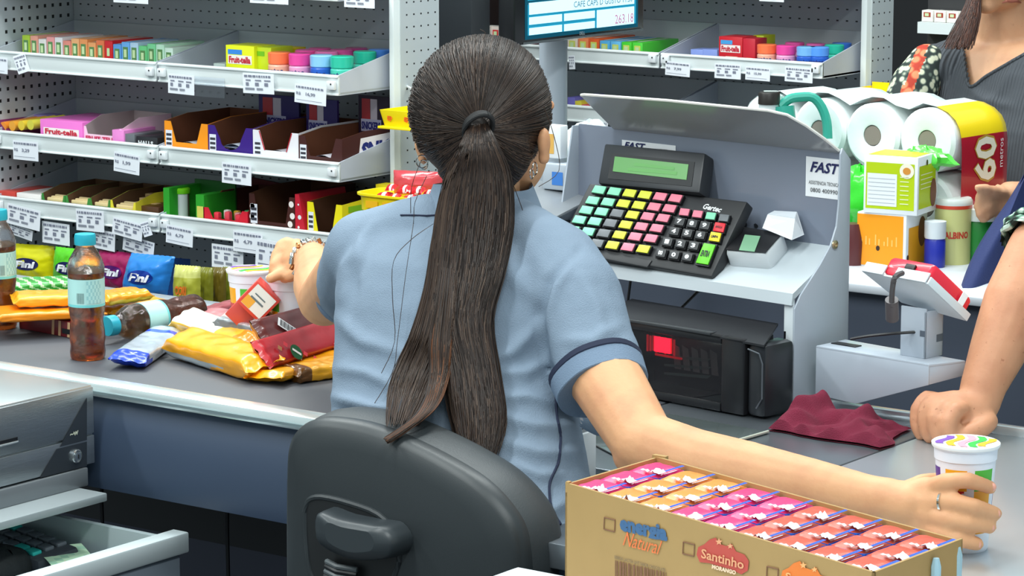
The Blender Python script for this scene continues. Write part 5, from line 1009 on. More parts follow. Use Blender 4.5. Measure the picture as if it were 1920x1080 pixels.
# ------------------------------------------------------------------ customer's goods on the far counter
TD = 4.93
def PV_(x, y, d): return PD(x, y, d)
zc_ = .90
def teabox(x0, x1, x2, ytop, ybot, zbase, col, label, win, yc_, name='tea_box'):
    A0 = PZ(x0, ybot, zbase) if zbase == zc_ else None
    return
k1 = PZ(1606, 497, .9); k2 = PZ(1694, 505, .9); ub = (k2-k1); wB = ub.length; ub.normalize(); vb = Vector((-ub.y, ub.x, 0)); sB = 5520/4.97
XB = basis(k1, ub, vb, Vector((0, 0, 1)))
dB = .088; h1 = .092; h2 = .098
t = thing('tea_box', 'orange and white box under the lime tea box on the far counter', 'box', XB, 'tea boxes stacked on the far counter')
b = B(); b.bx((0, 0, 0), (wB*1.04, dB, h1), WHITE, bev=.001); b.part('carton', t)
b = B(); b.patch((0, 0, .002), (wB*.98, 0, 0), (0, 0, h1-.005), M('#f59a14', .4)); b.patch((wB*1.04, .01, .004), (0, dB*.8, 0), (0, 0, h1*.7), M('#e8a018', .4)); b.disc((wB*1.0405, dB*.75, h1*.62), (0, .016, 0), (0, 0, .026), M('#6a3a20', .5)); b.disc((wB*.45, -.0004, h1*.35), (.0035, 0, 0), (0, 0, .0045), M('#3a2410', .5)); b.disc((wB*1.0405, .008, h1*.2), (0, .004, 0), (0, 0, .005), M('#3a2410', .5))
for k, (a_, hgt) in enumerate(((.1, .25), (.2, .4), (.28, .3), (.42, .5), (.5, .3), (.62, .2), (.7, .42), (.8, .3), (.9, .45))): b.patch((wB*a_*.92, -.0004, h1*.4), (.0022, 0, 0), (0, 0, h1*hgt*.4), M('#f8c060', .4))
b.part('print', t)
X2 = XB @ T((wB*.14, -.004, h1)) @ Rz(R(2))
t = thing('tea_box', 'lime green and white tea box stacked on the orange one', 'box', X2, 'tea boxes stacked on the far counter')
b = B(); b.bx((0, 0, 0), (wB*1.12, dB*1.05, h2), WHITE, bev=.001); b.part('carton', t)
W2 = wB*1.12; b = B(); LM = M('#b8cf10', .4); b.patch((.004, 0, .008), (W2*.9, 0, 0), (0, 0, h2*.8), LM); b.patch((W2*.07, -.0004, .013), (W2*.55, 0, 0), (0, 0, h2*.56), WHITE); b.disc((W2*.80, -.0006, h2*.76), (.013, 0, 0), (0, 0, .013), M('#f4ecd8', .4)); b.disc((W2*.80, -.0010, h2*.76), (.007, 0, 0), (0, 0, .006), M('#d8903a', .4))
for k in range(7): b.patch((W2*.09, -.0008, .018+.0068*k), (W2*.5, 0, 0), (0, 0, .0007), M('#9aa0a8', .5)); b.patch((W2*.68, -.0006, .018+.0075*k), (W2*.16, 0, 0), (0, 0, .0016), M('#e8eec0', .4))
b.patch((W2, .006, .010), (0, dB*.85, 0), (0, 0, h2*.74), LM); b.disc((W2+.0006, dB*.8, h2*.33), (0, .014, 0), (0, 0, .024), M('#7a4a30', .5)); b.disc((W2+.0006, dB*.45, h2*.88), (0, .004, 0), (0, 0, .005), M('#4a3a20', .5)); b.patch((.004, .004, h2), (W2*.9, 0, 0), (0, dB*.9, 0), LM)
for k in range(4): b.patch((W2+.0005, .012, h2*(.68-.08*k)), (0, dB*.6, 0), (0, 0, .0015), M('#e8eec0', .4))
b.part('print', t)
# toilet paper pack
rD = 5.08; cR = [PD(1578, 268, rD+.04), PD(1645, 266, rD), PD(1738, 264, rD-.06)]
t = thing('toilet_paper_pack', 'big pack of white toilet rolls with red and yellow label', 'toilet paper', Vector((cR[1].x, cR[1].y, .9)))
ax = Vector((.10, .99, 0)).normalized(); sx = Vector((ax.y, -ax.x, 0)); rr = .056
base = cR[2]; base = Vector((base.x, base.y, .9+rr*3)) if False else base
zr = base.z; RW = M('#f0f4f4', .85, bump=.15, bscale=60)
rows_z = [zr, zr-.113, zr-.226+.06]
for i in range(4):
    for j in range(2):
        c = base-sx*(.113*i)-Vector((0, 0, .113*j)); Xr = basis(c, sx, Vector((0, 0, 1)), -ax)
        b = B(); b.lathe([(.018, -.10), (.0185, .0), (.021, .001), (rr-.006, .002), (rr, -.004), (rr, -.09)], RW, 36, Xr); b.lathe([(.017, -.001), (.0165, -.06), (.0001, -.06)], M('#8d8078', .8), 24, Xr); b.part('roll', t, True)
ct = base-sx*(.113*1.5)-Vector((0, 0, .113*.5)); hw, hh = .113*2+.006, .122
def ringp(s_, d_, k=64, ex=5):
    o = []
    for i in range(k):
        a = 2*math.pi*i/k; c_, n2 = math.cos(a), math.sin(a); q = (abs(c_)**ex+abs(n2)**ex)**(-1/ex); xq = c_*q*hw*s_; o.append(ct+ax*d_+sx*xq+Vector((0, 0, n2*q*hh*s_-(.018*abs(math.cos(math.pi*xq/.113))**4*(abs(xq) < hw*.8) if n2 > 0 else 0))))
    return o
LR, LY = M('#b01a30', .28, coat=.3, bump=.1, bscale=20), M('#f8d81a', .28, coat=.3); FW = M('#e6f2f2', .2, spec=.8, bump=.3, bscale=25)
vs = []; fs = []; ms = []; rings = [(1.003, .012), (1.006, .05), (1.006, .10), (1.0, .14), (.96, .17), (.86, .19), (.5, .20)]
for s_, d_ in rings: vs += ringp(s_, d_)
for i in range(len(rings)-1):
    for k in range(64): fs.append((i*64+k, i*64+(k+1) % 64, (i+1)*64+(k+1) % 64, (i+1)*64+k)); ms.append(LR if (k < 5 or k > 50) else LY if 5 <= k < 9 else FW)
b = B(); b.add(vs, fs, ms); b.part('film', t, True)
b = B(); q0 = ct+sx*(hw*1.010); o60 = q0+ax*.118+Vector((0, 0, -.018)); b.text('60', o60, Vector((0, 0, .084)), -ax*.072, M('#c8a040', .3), bold=.05, lift=.0004); b.text('60', o60+Vector((0, 0, .004))-ax*.003, Vector((0, 0, .076)), -ax*.066, M('#f8f4e0', .3), bold=.03, lift=.0012); b.text('metros', q0+ax*.137+Vector((0, 0, .005)), Vector((0, 0, .05)), -ax*.010, WHITE, bold=.0, lift=.0008)
b.part('label_print', t, True)
# others
c = PD(1612, 372, 5.06); b = B(); b.grid(20, 16, lambda u, v: c+Vector((.045*math.cos(2*math.pi*u)*math.sin(math.pi*v), .03*math.sin(2*math.pi*u)*math.sin(math.pi*v), -.055*math.cos(math.pi*v)))*(1+.3*noise.noise(Vector((math.cos(6.28*u)*2, math.sin(6.28*u)*2, v*6)))), foil('#34c82a', .25), T((0, 0, -.0))); b.thing('green_packet', 'crinkled bright green packet left of the tea boxes', 'packet')
c = PD(1736, 297, 4.99); b = B(); b.grid(20, 12, lambda u, v: c+Vector((.045*math.cos(2*math.pi*u)*math.sin(math.pi*v), .02*math.sin(2*math.pi*u)*math.sin(math.pi*v), -.02*math.cos(math.pi*v)))*(1+.5*noise.noise(Vector((math.cos(6.28*u)*2, math.sin(6.28*u)*2, v*6)))), foil('#5cd84a', .2)); b.thing('green_film_bag', 'light green crinkled film bag resting on the lime tea box', 'bag')
c = PZ(1785, 492, .9); t = thing('crackers_tube', 'tall pale yellow tin beside the tea boxes with red print', 'tin', c); b = B(); b.lathe([(0, 0), (.031, 0), (.031, .10), (.031, .103)], M('#cfcf8a', .4), 28); b.part('body', t); b = B(); b.lathe([(.0315, .095), (.0325, .101), (.0325, .108), (.030, .112), (0, .112)], M('#c8ccd0', .3), 28, mf=lambda a, z: M('#d84a30', .4) if z < .1 else M('#d4dcd8', .25)); b.part('lid', t)
b = B(); aa = math.atan2(-.8, .58); q = lambda a, c2: Vector((.0315*math.cos(aa-.8+1.6*a), .0315*math.sin(aa-.8+1.6*a), .045+.012*c2)); b.text('BALBINO', (0, 0, 0), (1, 0, 0), (0, 0, 1), M('#c84030', .4), bold=.04, fn=q); b.part('lettering', t)
c = PZ(1752, 500, .9); t = thing('blue_jar', 'small blue jar with white lid between tea box and tin', 'jar', c); B().lathe([(0, 0), (.017, 0), (.018, .004), (.018, .045), (.015, .05)], M('#2430a0', .35), 20).part('body', t); B().lathe([(.0175, .049), (.0185, .052), (.0185, .078), (0, .080)], M('#dfe6ea', .35), 20).part('lid', t)
c = PD(1838, 430, 5.03); t = thing('green_can', 'dark green jar with white lid at the edge of the navy jacket', 'jar', Vector((c.x, c.y, .9))); B().lathe([(0, 0), (.032, 0), (.033, .004), (.033, .068), (.030, .074)], M('#1e7a30', .35), 28).part('body', t); B().lathe([(.034, .072), (.035, .075), (.035, .092), (.032, .095), (0, .095)], M('#e4ece8', .35), 28).part('lid', t)
c = PD(1598, 470, 5.0); B().lathe([(0, 0), (.02, 0), (.022, .04), (.015, .07), (0, .072)], M('#5a2a2c', .35), 20, T((c.x, c.y, .9))).thing('dark_jar', 'dark reddish jar showing between the stand and the orange box', 'jar')
# small shelf with gum packs far right, dark backing
a = PD(1720, 62, 6.3); e_ = PD(1800, 66, 6.3); t = thing('wall_rack', 'small white rack of red and white packs behind the customer', 'rack', (a.x, a.y, a.z))
B().bx((0, 0, 0), (.16, .05, .024), LIP).bx((0, .045, -.9), (.16, .06, .3), M('#2a2a2c', .6)).part('rail', t)
for k in range(4): gum((a.x+.004+.03*k, a.y+.01, a.z+.0245), .027, .03, .024, '#e8e4dc', '#a8402a', f'white and red pack, {ORD[k]} from the left on the small rack behind the customer', 'packs on the small far rack')
# ------------------------------------------------------------------ people
from mathutils.bvhtree import BVHTree
def project(p): q = p-CP; z = q.dot(DV); return 960+FPX*q.dot(RV)/z, 540-FPX*q.dot(UV_)/z
def bake(b, voxel=.004, smooth=6):
    """closed shapes -> one continuous skin; returns (verts, faces)"""
    me = b.mesh('tmp'); o = bpy.data.objects.new('tmp', me); COL.objects.link(o)
    m = o.modifiers.new('r', 'REMESH'); m.mode = 'VOXEL'; m.voxel_size = voxel
    if smooth: s_ = o.modifiers.new('s', 'SMOOTH'); s_.factor = .5; s_.iterations = smooth
    dg = bpy.context.evaluated_depsgraph_get(); dg.update(); me2 = bpy.data.meshes.new_from_object(o.evaluated_get(dg))
    me2.update(); vs = [v.co.copy() for v in me2.vertices]; ns = [v.normal.copy() for v in me2.vertices]; fs = [tuple(p.vertices) for p in me2.polygons]
    bpy.data.objects.remove(o); bpy.data.meshes.remove(me); bpy.data.meshes.remove(me2); return vs, ns, fs
def limb(b, pts, seg=16):
    """pts: (Vector, radius[, flat]) chain of tapered segments with round joints"""
    for i, q in enumerate(pts):
        b.ball(q[0], q[1], BLACK, seg=seg)
        if i: b.tube([pts[i-1][0], q[0]], [pts[i-1][1], q[1]], BLACK, seg)
    return b
def ell(b, c, r, X=None, seg=20): b.ball((0, 0, 0), r, BLACK, T(c) @ (X or Matrix.Identity(4)), seg=seg); return b
def SK(col, dark, fr=0):
    m = bpy.data.materials.new('skin'); m.use_nodes = True; nt = m.node_tree; p = nt.nodes['Principled BSDF']; I = p.inputs; I['Roughness'].default_value = .58; I['Subsurface Weight'].default_value = .12; I['Subsurface Radius'].default_value = (.012, .004, .002); I['Subsurface Scale'].default_value = 1
    tc = nt.nodes.new('ShaderNodeTexCoord'); n = nt.nodes.new('ShaderNodeTexNoise'); n.inputs['Scale'].default_value = 22; n.inputs['Detail'].default_value = 4; nt.links.new(tc.outputs['Object'], n.inputs['Vector'])
    mx = nt.nodes.new('ShaderNodeMix'); mx.data_type = 'RGBA'; mx.inputs[6].default_value = lin(col); mx.inputs[7].default_value = lin(dark); r = nt.nodes.new('ShaderNodeMapRange'); r.inputs[1].default_value = .45; r.inputs[2].default_value = .85
    nt.links.new(n.outputs[0], r.inputs[0]); nt.links.new(r.outputs[0], mx.inputs[0]); out = mx.outputs[2]
    if fr:
        n2 = nt.nodes.new('ShaderNodeTexNoise'); n2.inputs['Scale'].default_value = 150; nt.links.new(tc.outputs['Object'], n2.inputs['Vector']); r2 = nt.nodes.new('ShaderNodeMapRange'); r2.inputs[1].default_value = .68; r2.inputs[2].default_value = .76; r2.inputs[4].default_value = fr
        m2 = nt.nodes.new('ShaderNodeMix'); m2.data_type = 'RGBA'; m2.inputs[7].default_value = lin('#8a4a30'); nt.links.new(n2.outputs[0], r2.inputs[0]); nt.links.new(r2.outputs[0], m2.inputs[0]); nt.links.new(out, m2.inputs[6]); out = m2.outputs[2]
    nt.links.new(out, I['Base Color']); n3 = nt.nodes.new('ShaderNodeTexNoise'); n3.inputs['Scale'].default_value = 260; nt.links.new(tc.outputs['Object'], n3.inputs['Vector']); bp = nt.nodes.new('ShaderNodeBump'); bp.inputs['Strength'].default_value = .12; bp.inputs['Distance'].default_value = .002; nt.links.new(n3.outputs[0], bp.inputs['Height']); nt.links.new(bp.outputs[0], I['Normal']); return m
SKIN = SK('#dba277', '#c98a66'); SKIN2 = SK('#c98f6c', '#b57656', .5); SKIN3 = SK('#d3a07c', '#bf8664', .2)
# ================= cashier
C0 = PD(865, 600, 3.68); YB = C0.y
t = cashier = thing('person', 'seated person with long dark ponytail wearing a grey blue polo shirt', 'person', (C0.x, C0.y, .59))
def ringpt(px, py, d): return PD(px, py, d)
# torso rings: centre px, py, half width, half depth, depth
TR = [(900, 372, .052, .05, 3.70), (893, 398, .068, .058, 3.70), (880, 416, .112, .068, 3.70), (872, 440, .150, .078, 3.69), (866, 480, .166, .092, 3.68), (858, 560, .163, .102, 3.67), (850, 640, .158, .102, 3.66), (848, 700, .158, .100, 3.64), (852, 770, .162, .102, 3.62), (858, 840, .166, .108, 3.60), (862, 920, .170, .112, 3.57), (862, 1010, .172, .116, 3.54), (862, 1100, .170, .118, 3.52)]
def loft(b, rings, infl=0, ex=2.35, k=48, rot=0):
    vs = []; fs = []; n = len(rings)
    for px, py, a_, d_, dep in rings:
        c = PD(px, py, dep)
        for i in range(k):
            th = 2*math.pi*i/k; ca_, sa_ = math.cos(th), math.sin(th); q = (abs(ca_)**ex+abs(sa_)**ex)**(-1/ex); x, y = ca_*q*(a_+infl), sa_*q*(d_+infl); vs.append(c+Vector((x*math.cos(rot)-y*math.sin(rot), x*math.sin(rot)+y*math.cos(rot), 0)))
    for i in range(n-1):
        for j in range(k): fs.append((i*k+j, i*k+(j+1) % k, (i+1)*k+(j+1) % k, (i+1)*k+j))
    fs.append(tuple(range(k))); fs.append(tuple((n-1)*k+j for j in range(k))[::-1]); b.add(vs, fs, BLACK); return b
def sm_rings(r, n=3):
    out = []
    for i in range(len(r)-1):
        for k in range(n): s_ = k/n; out.append(tuple(r[i][j]*(1-s_)+r[i+1][j]*s_ for j in range(5)))
    return out+[r[-1]]
HC = PD(906, 205, 3.69)
shR, elR, wrR = PD(1052, 505, 3.60), PD(1208, 832, 3.42), PD(1628, 932, 3.335)
shL, elL, wrL = PD(676, 480, 3.76), PD(608, 562, 4.08), PD(586, 486, 4.33)
b = B(); loft(b, [(q[0], q[1], q[2]-.012, q[3]-.012, q[4]) for q in TR])
limb(b, [(PD(900, 400, 3.70), .050), (PD(905, 330, 3.68), .047), (PD(906, 280, 3.68), .05)])
ell(b, HC+Vector((0, .01, -.005)), (.076, .088, .095)); ell(b, HC+Vector((0, .045, -.06)), (.055, .055, .06)); ell(b, HC+Vector((0, .095, -.03)), (.012, .02, .016)); ell(b, HC+Vector((0, .088, -.062)), (.022, .014, .006)); ell(b, HC+Vector((0, .085, -.072)), (.02, .013, .006))
for s_ in (-1, 1):
    ell(b, HC+Vector((s_*.034, .086, .0)), (.014, .010, .009)); e_ = PD(794 if s_ < 0 else 1020, 268, 3.72 if s_ < 0 else 3.66); ell(b, e_, (.008, .013, .020), Rz(s_*.4)); ell(b, e_+Vector((0, 0, -.018)), (.007, .009, .010))
limb(b, [(shR, .042), (PD(1112, 660, 3.53), .045), (PD(1132, 705, 3.50), .045), (elR, .038), (PD(1300, 865, 3.40), .0385), (PD(1400, 885, 3.385), .036), (PD(1520, 908, 3.36), .030), (wrR, .0255)])
ell(b, PD(1192, 848, 3.425), (.028, .028, .03))
limb(b, [(shL, .042), (elL, .037), (PD(602, 535, 4.18), .040), (PD(592, 503, 4.28), .032), (wrL, .026)])
# right hand round the cup
def hand(b, w_, kn, fingers, palm_r, fr):
    for k_ in kn: limb(b, [(w_, palm_r*1.05), (k_, palm_r)], 12)
    for i in range(len(kn)-1): limb(b, [(kn[i], palm_r), (kn[i+1], palm_r)], 12)
    for f_ in fingers:
        pts = refine([Vector(p) for p in f_], 2); n_ = len(pts)
        limb(b, [(p, fr*(1.05-.22*i/(n_-1))+(.0007 if i in (2, 4) else 0)) for i, p in enumerate(pts)], 12)
kR = [PD(1738, 915, 3.305), PD(1742, 940, 3.298), PD(1735, 965, 3.30), PD(1722, 985, 3.31)]
hand(b, PD(1665, 938, 3.325), kR, [
    (kR[0], PD(1775, 903, 3.283), PD(1815, 901, 3.276), PD(1856, 914, 3.292)),
    (kR[1], PD(1785, 941, 3.280), PD(1825, 949, 3.274), PD(1866, 963, 3.290)),
    (kR[2], PD(1775, 973, 3.283), PD(1815, 980, 3.278), PD(1856, 988, 3.292)),
    (kR[3], PD(1760, 1000, 3.290), PD(1795, 1011, 3.283), PD(1832, 1020, 3.290)),
    (PD(1680, 925, 3.335), PD(1730, 905, 3.365), PD(1770, 900, 3.385), PD(1800, 905, 3.385))], .0135, .0100)
limb(b, [(wrR, .0255), (PD(1665, 935, 3.325), .024), (PD(1700, 945, 3.312), .023)])
ell(b, PD(1700, 945, 3.318), (.03, .012, .028))
# left hand on the cup lid
kL = [PD(556, 462, 4.40), PD(547, 474, 4.40), PD(543, 488, 4.395), PD(552, 502, 4.385)]
hand(b, PD(572, 480, 4.37), kL, [
    (kL[0], PD(538, 456, 4.42), PD(527, 461, 4.42), PD(521, 478, 4.42)),
    (kL[1], PD(530, 470, 4.415), PD(519, 478, 4.415), PD(514, 495, 4.41)),
    (kL[2], PD(527, 487, 4.405), PD(516, 496, 4.40), PD(512, 510, 4.40)),
    (kL[3], PD(538, 508, 4.39), PD(522, 515, 4.385), PD(507, 522, 4.38)),
    (PD(575, 492, 4.36), PD(560, 510, 4.37), PD(545, 518, 4.38), PD(533, 522, 4.40))], .0125, .0095)
vs, ns, fs = bake(b, .0032, 5)
bb = B(); bb.add(vs, fs, SKIN); bb.part('body', t, True, angle=180)
# nails
b = B()
for p, s_ in ((PD(1868, 913, 3.287), 1), (PD(1876, 963, 3.286), 1), (PD(1865, 989, 3.288), 1), (PD(1840, 1021, 3.286), 1)): ell(b, p-RV*.004, (.0045, .0030, .0048), seg=10)
for q in range(len(b.mi)): b.mi[q] = 0
b.mats[0] = M('#e2a08c', .3, coat=.3); b.part('fingernails', t, True)
# ---- polo shirt
def fold_disp(vs, ns, folds):
    out = []
    for v, n in zip(vs, ns):
        if n.dot(v-CP) < 0:
            x, y = project(v); d = 0
            for (pts, amp, wd) in folds:
                bd = 1e9; bt = 0; m_ = len(pts)-1
                for i in range(m_):
                    ax_, ay_ = pts[i]; bx_, by_ = pts[i+1]; dx, dy = bx_-ax_, by_-ay_; s_ = max(0, min(1, ((x-ax_)*dx+(y-ay_)*dy)/(dx*dx+dy*dy))); q = math.hypot(x-ax_-dx*s_, y-ay_-dy*s_)
                    if q < bd: bd = q; bt = (i+s_)/m_
                if bd < wd*3: d += 1.45*amp*math.exp(-(bd/wd)**2)*math.sin(math.pi*(.12+.76*bt))
            v = v+n*d
        v = v+n*(.0012*noise.noise(v*22)+.0006*noise.noise(v*60)); out.append(v)
    return out
b = B(); loft(b, sm_rings(TR[1:]), .004, k=64)
limb(b, [(shR+Vector((-.012, 0, .0)), .060), (PD(1078, 560, 3.57), .059), (PD(1102, 640, 3.54), .056), (PD(1126, 704, 3.515), .055), (PD(1140, 735, 3.50), .054)])
limb(b, [(shL+Vector((.012, 0, .005)), .056), (PD(664, 520, 3.86), .050), (PD(655, 545, 3.97), .047)])
limb(b, [(PD(800, 430, 3.70), .045), (shL+Vector((.02, 0, .012)), .050)]); limb(b, [(PD(950, 430, 3.68), .045), (shR+Vector((-.02, 0, .014)), .050)])
vs, ns, fs = bake(b, .005, 9)
# cut the sleeve ends open
def cut(vs, fs, planes):
    keep = []
    for f in fs:
        c = sum((vs[i] for i in f), Vector())/len(f)
        if not any((c-o).dot(n) > 0 and (c-o).length < r_ for o, n, r_ in planes): keep.append(f)
    return keep
aR = (PD(1132, 704, 3.50)-PD(1078, 560, 3.57)).normalized(); aR = (aR+(PD(1150, 700, 3.5)-PD(1100, 715, 3.5)).normalized()*.0).normalized(); cR_ = PD(1121, 700, 3.515)
aL = (PD(655, 545, 3.97)-shL).normalized(); cL_ = PD(658, 542, 3.955)
fs = cut(vs, fs, [(cR_+Vector((.012, 0, 0)), aR, .070), (cL_, aL, .085)])
folds = [([(1085, 470), (1030, 530), (1012, 590), (1018, 660), (1042, 728)], -.006, 9), ([(1075, 480), (1040, 545), (1026, 600)], .004, 10),
    ([(1010, 610), (960, 660), (900, 690)], .006, 14), ([(1020, 680), (985, 700), (930, 700)], .005, 12), ([(1005, 560), (960, 520), (940, 470)], .004, 16),
    ([(1050, 760), (990, 745), (930, 748)], .005, 10), ([(1070, 800), (1000, 800), (930, 780)], .006, 12), ([(1080, 850), (1010, 850), (950, 832)], .006, 12), ([(1050, 890), (1010, 893), (960, 872)], .005, 10), ([(1080, 930), (1030, 960), (990, 950)], .006, 12), ([(1060, 1000), (1010, 985)], .005, 10),
    ([(636, 600), (680, 640), (760, 665)], .005, 14), ([(632, 690), (690, 700), (760, 735)], .005, 12), ([(632, 745), (700, 765), (780, 775)], .008, 11), ([(634, 770), (700, 790)], -.005, 8), ([(640, 560), (650, 500), (690, 440)], .004, 12), ([(655, 590), (668, 520), (705, 445)], -.003, 9),
    ([(700, 420), (680, 450), (672, 520)], .003, 10), ([(1060, 640), (1110, 640), (1160, 610)], .003, 12), ([(1050, 690), (1110, 680), (1180, 645)], .003, 12), ([(1090, 520), (1120, 580), (1130, 640)], .003, 12), ([(830, 850), (900, 880), (960, 920)], .004, 12), ([(1045, 1020), (1000, 1060)], .006, 12)]
vs = fold_disp(vs, ns, folds)
SHIRT = M('#7f8fa1', .85, spec=.2, bump=.35, bscale=700, var=.03, vscale=12); NAVY = M('#1f2740', .8)
b = B(); b.add(vs, fs, SHIRT); shirt = b.part('polo_shirt', t, True, angle=180)
bv = BVHTree.FromPolygons([tuple(v) for v in vs], fs)
def onS(px, py, lift=.001, tree=None):
    r_ = ray(px, py); h = (tree or bv).ray_cast(CP, r_.normalized()); return (h[0]+h[1].normalized()*lift*(1 if h[1].dot(r_) < 0 else -1)) if h[0] else None
def band(c, ax_, r0, r1, l, m, name, par, seg=40, ecc=1):
    ax_ = ax_.normalized(); u = ax_.cross(Vector((0, 1, 0))).normalized(); v = ax_.cross(u); b = B()
    Xb = basis(c, u, v*ecc, ax_); b.lathe([(r0, -l/2), (r0*1.02, -l/2+.001), (r1*1.02, l/2-.001), (r1, l/2), (r1*.93, l/2)], m, seg, Xb, fn=lambda a, r_, z: r_*(1+.012*math.sin(3*a+1)+.008*math.sin(7*a))); return b.part(name, par, True)
band(PD(1119, 696, 3.515), aR, .0575, .0565, .008, NAVY, 'sleeve_stripe', shirt); band(PD(1126, 716, 3.508), aR, .0570, .0555, .024, M('#71849b', .85, bump=.3, bscale=700), 'sleeve_cuff', shirt)
band(PD(655, 543, 3.965), aL, .049, .048, .020, M('#71849b', .85, bump=.3, bscale=700), 'sleeve_cuff', shirt)
# collar
b = B()
def colf(u, v):
    a = 2*math.pi*u; c = PD(895, 396, 3.70)+Vector((0, .012*math.cos(0), 0)); r1 = .060+.018*v; flare = .0
    zt = .034-.046*v; return c+Vector((math.sin(a)*(r1+.004), -math.cos(a)*(r1), zt+.004*math.cos(2*a)))
b.grid(48, 8, colf, SHIRT); b.grid(48, 4, lambda u, v: colf(u, 0)+(Vector((0, 0, -.03))*v+(PD(895, 396, 3.70)-colf(u, 0))*.12*v), SHIRT); b.part('collar', shirt, True)
for pts, nm in (([(1040, 735), (1043, 780), (1050, 820), (1045, 870), (1030, 905), (1033, 950), (1050, 985)], 'side_piping'),):
    q = [onS(x, y, .0015) for x, y in refine([Vector((x, y, 0)) for x, y in pts], 4) for x, y in [(x, y)]] if False else [onS(p.x, p.y, .0015) for p in refine([Vector((x, y, 0)) for x, y in pts], 5)]
    q = [p for p in q if p and (p-C0).length < .6]; B().tube(q, .0017, NAVY, 6).part(nm, shirt, True)
q = [onS(x, y, .0012) for x, y in ((752, 404), (775, 404), (800, 405), (826, 404))]; B().tube([p for p in q if p], .0012, NAVY, 6).part('neck_trim', shirt, True)
# trousers under the counter
b = B(); zc2 = PD(862, 1080, 3.52)
for s_ in (-1, 1): limb(b, [(Vector((C0.x+s_*.085, YB-.02, .66)), .085), (Vector((C0.x+s_*.10, YB+.12, .60)), .072), (Vector((C0.x+s_*.10, YB+.36, .58)), .058), (Vector((C0.x+s_*.10, YB+.38, .3)), .05), (Vector((C0.x+s_*.10, YB+.30, .10)), .042)])
vs2, _, fs2 = bake(b, .012, 4); bb = B(); bb.add(vs2, fs2, M('#1d2333', .9)); bb.part('trousers', t, True, angle=180)
for s_ in (-1, 1): B().box((C0.x+s_*.10, YB+.35, .04), (.09, .24, .075), BLACK, bev=.03).part('shoe', t, True)
# ---- hair
HAIR = M('#251812', .42, spec=.45, var=.25, vscale=120); HB = M('#1d1512', .6, spec=.25)
HM2 = M('#38271d', .4, spec=.45); HT = M('#6a4026', .45, spec=.4); HL = M('#4a382c', .4, spec=.5)
b = B(); ell(b, HC+Vector((0, -.004, .0)), (.0845, .100, .092), seg=32); ell(b, PD(902, 270, 3.655), (.066, .060, .062), seg=28); ell(b, PD(900, 320, 3.66), (.046, .042, .040), seg=24)
hv, hn, hf = bake(b, .005, 8)
# keep the face side open
kf = [f for f in hf if not ((sum((hv[i] for i in f), Vector())/len(f)-HC).y > .045 and (sum((hv[i] for i in f), Vector())/len(f)-HC).z < .045)]
b = B(); b.add(hv, kf, HB); hair = b.part('hair', t, True, angle=180)
hbv = BVHTree.FromPolygons([tuple(v) for v in hv], hf)
tie = onS(897, 240, .004, hbv)
def strands(b, curve, n, r_, seg, mats, rs):
    for i in range(n):
        pts = curve(i, rs)
        if not pts: continue
        k = len(pts); m = mats[rs.choices(range(len(mats)), weights=[6, 3, 2, 1][:len(mats)])[0]]; q = rs.uniform(.7, 1.25)*r_
        b.tube(pts, [q*(.55+.45*math.sin(math.pi*min(1, .1+.9*j/(k-1)))) for j in range(k)], m, 3, caps=False)
rs = random.Random(11)
b = B()
def scalp(i, rs):
    a = 2*math.pi*(i+rs.random())/2600
    # start on the rim around the face / crown / nape
    st = HC+Vector((math.cos(a)*.10, .055-.03*(math.sin(a) < -.3)*(-math.sin(a)), math.sin(a)*.11)); 
    if math.sin(a) < -.2: st = HC+Vector((math.cos(a)*.088, .03, -.10*abs(math.sin(a))-.045))
    t0 = rs.uniform(0, .35)**1.5; st = st.lerp(tie, t0); pts = []
    # arc over the skull
    n_ = 14; off = rs.uniform(.0, .0022); w1 = rs.uniform(-.006, .006)
    d0 = (st-HC); d1 = (tie-HC)
    for j in range(n_):
        s_ = j/(n_-1); d = d0.lerp(d1, s_); l_ = d.length
        if l_ < .02: return None
        d = d/l_; d = (d+Vector((w1, 0, w1))*math.sin(math.pi*s_)*3).normalized()
        h = hbv.ray_cast(HC+d*.3, -d)
        if not h[0]: return None
        pts.append(h[0]+d*(off+.0008+.003*s_**6))
    return pts
strands(b, scalp, 2600, .0007, 14, [HAIR, HM2, HB, HL], rs)
def cr(pts, s_):
    n_ = len(pts)-1; f_ = min(s_*n_, n_-1e-6); i = int(f_); u = f_-i; g = lambda k: pts[max(0, min(n_, k))]
    return [.5*((2*g(i)[j])+(g(i+1)[j]-g(i-1)[j])*u+(2*g(i-1)[j]-5*g(i)[j]+4*g(i+1)[j]-g(i+2)[j])*u*u+(-g(i-1)[j]+3*g(i)[j]-3*g(i+1)[j]+g(i+2)[j])*u**3) for j in range(3)]
def nape(i, rs):
    s_ = rs.random(); x0, y0, _ = cr([(776, 235, 0), (783, 275, 0), (803, 300, 0), (835, 335, 0), (880, 352, 0), (925, 352, 0), (965, 335, 0), (998, 300, 0), (1022, 270, 0), (1030, 235, 0)], s_); pts = []; t0 = rs.uniform(0, .3); off = rs.uniform(.0006, .002); cv = rs.uniform(-6, 6)
    for j in range(12):
        k = t0+(1-t0)*j/11; x = x0+(897-x0)*k; y = y0+(240-y0)*k+cv*math.sin(math.pi*k); h = hbv.ray_cast(CP, ray(x, y).normalized())
        if not h[0]: continue
        pts.append(h[0]-ray(x, y)*(off+.003*k**6))
    return pts if len(pts) > 4 else None
strands(b, nape, 900, .0007, 12, [HAIR, HM2, HB, HL], rs)
b.part('combed_strands', hair, True, angle=180)
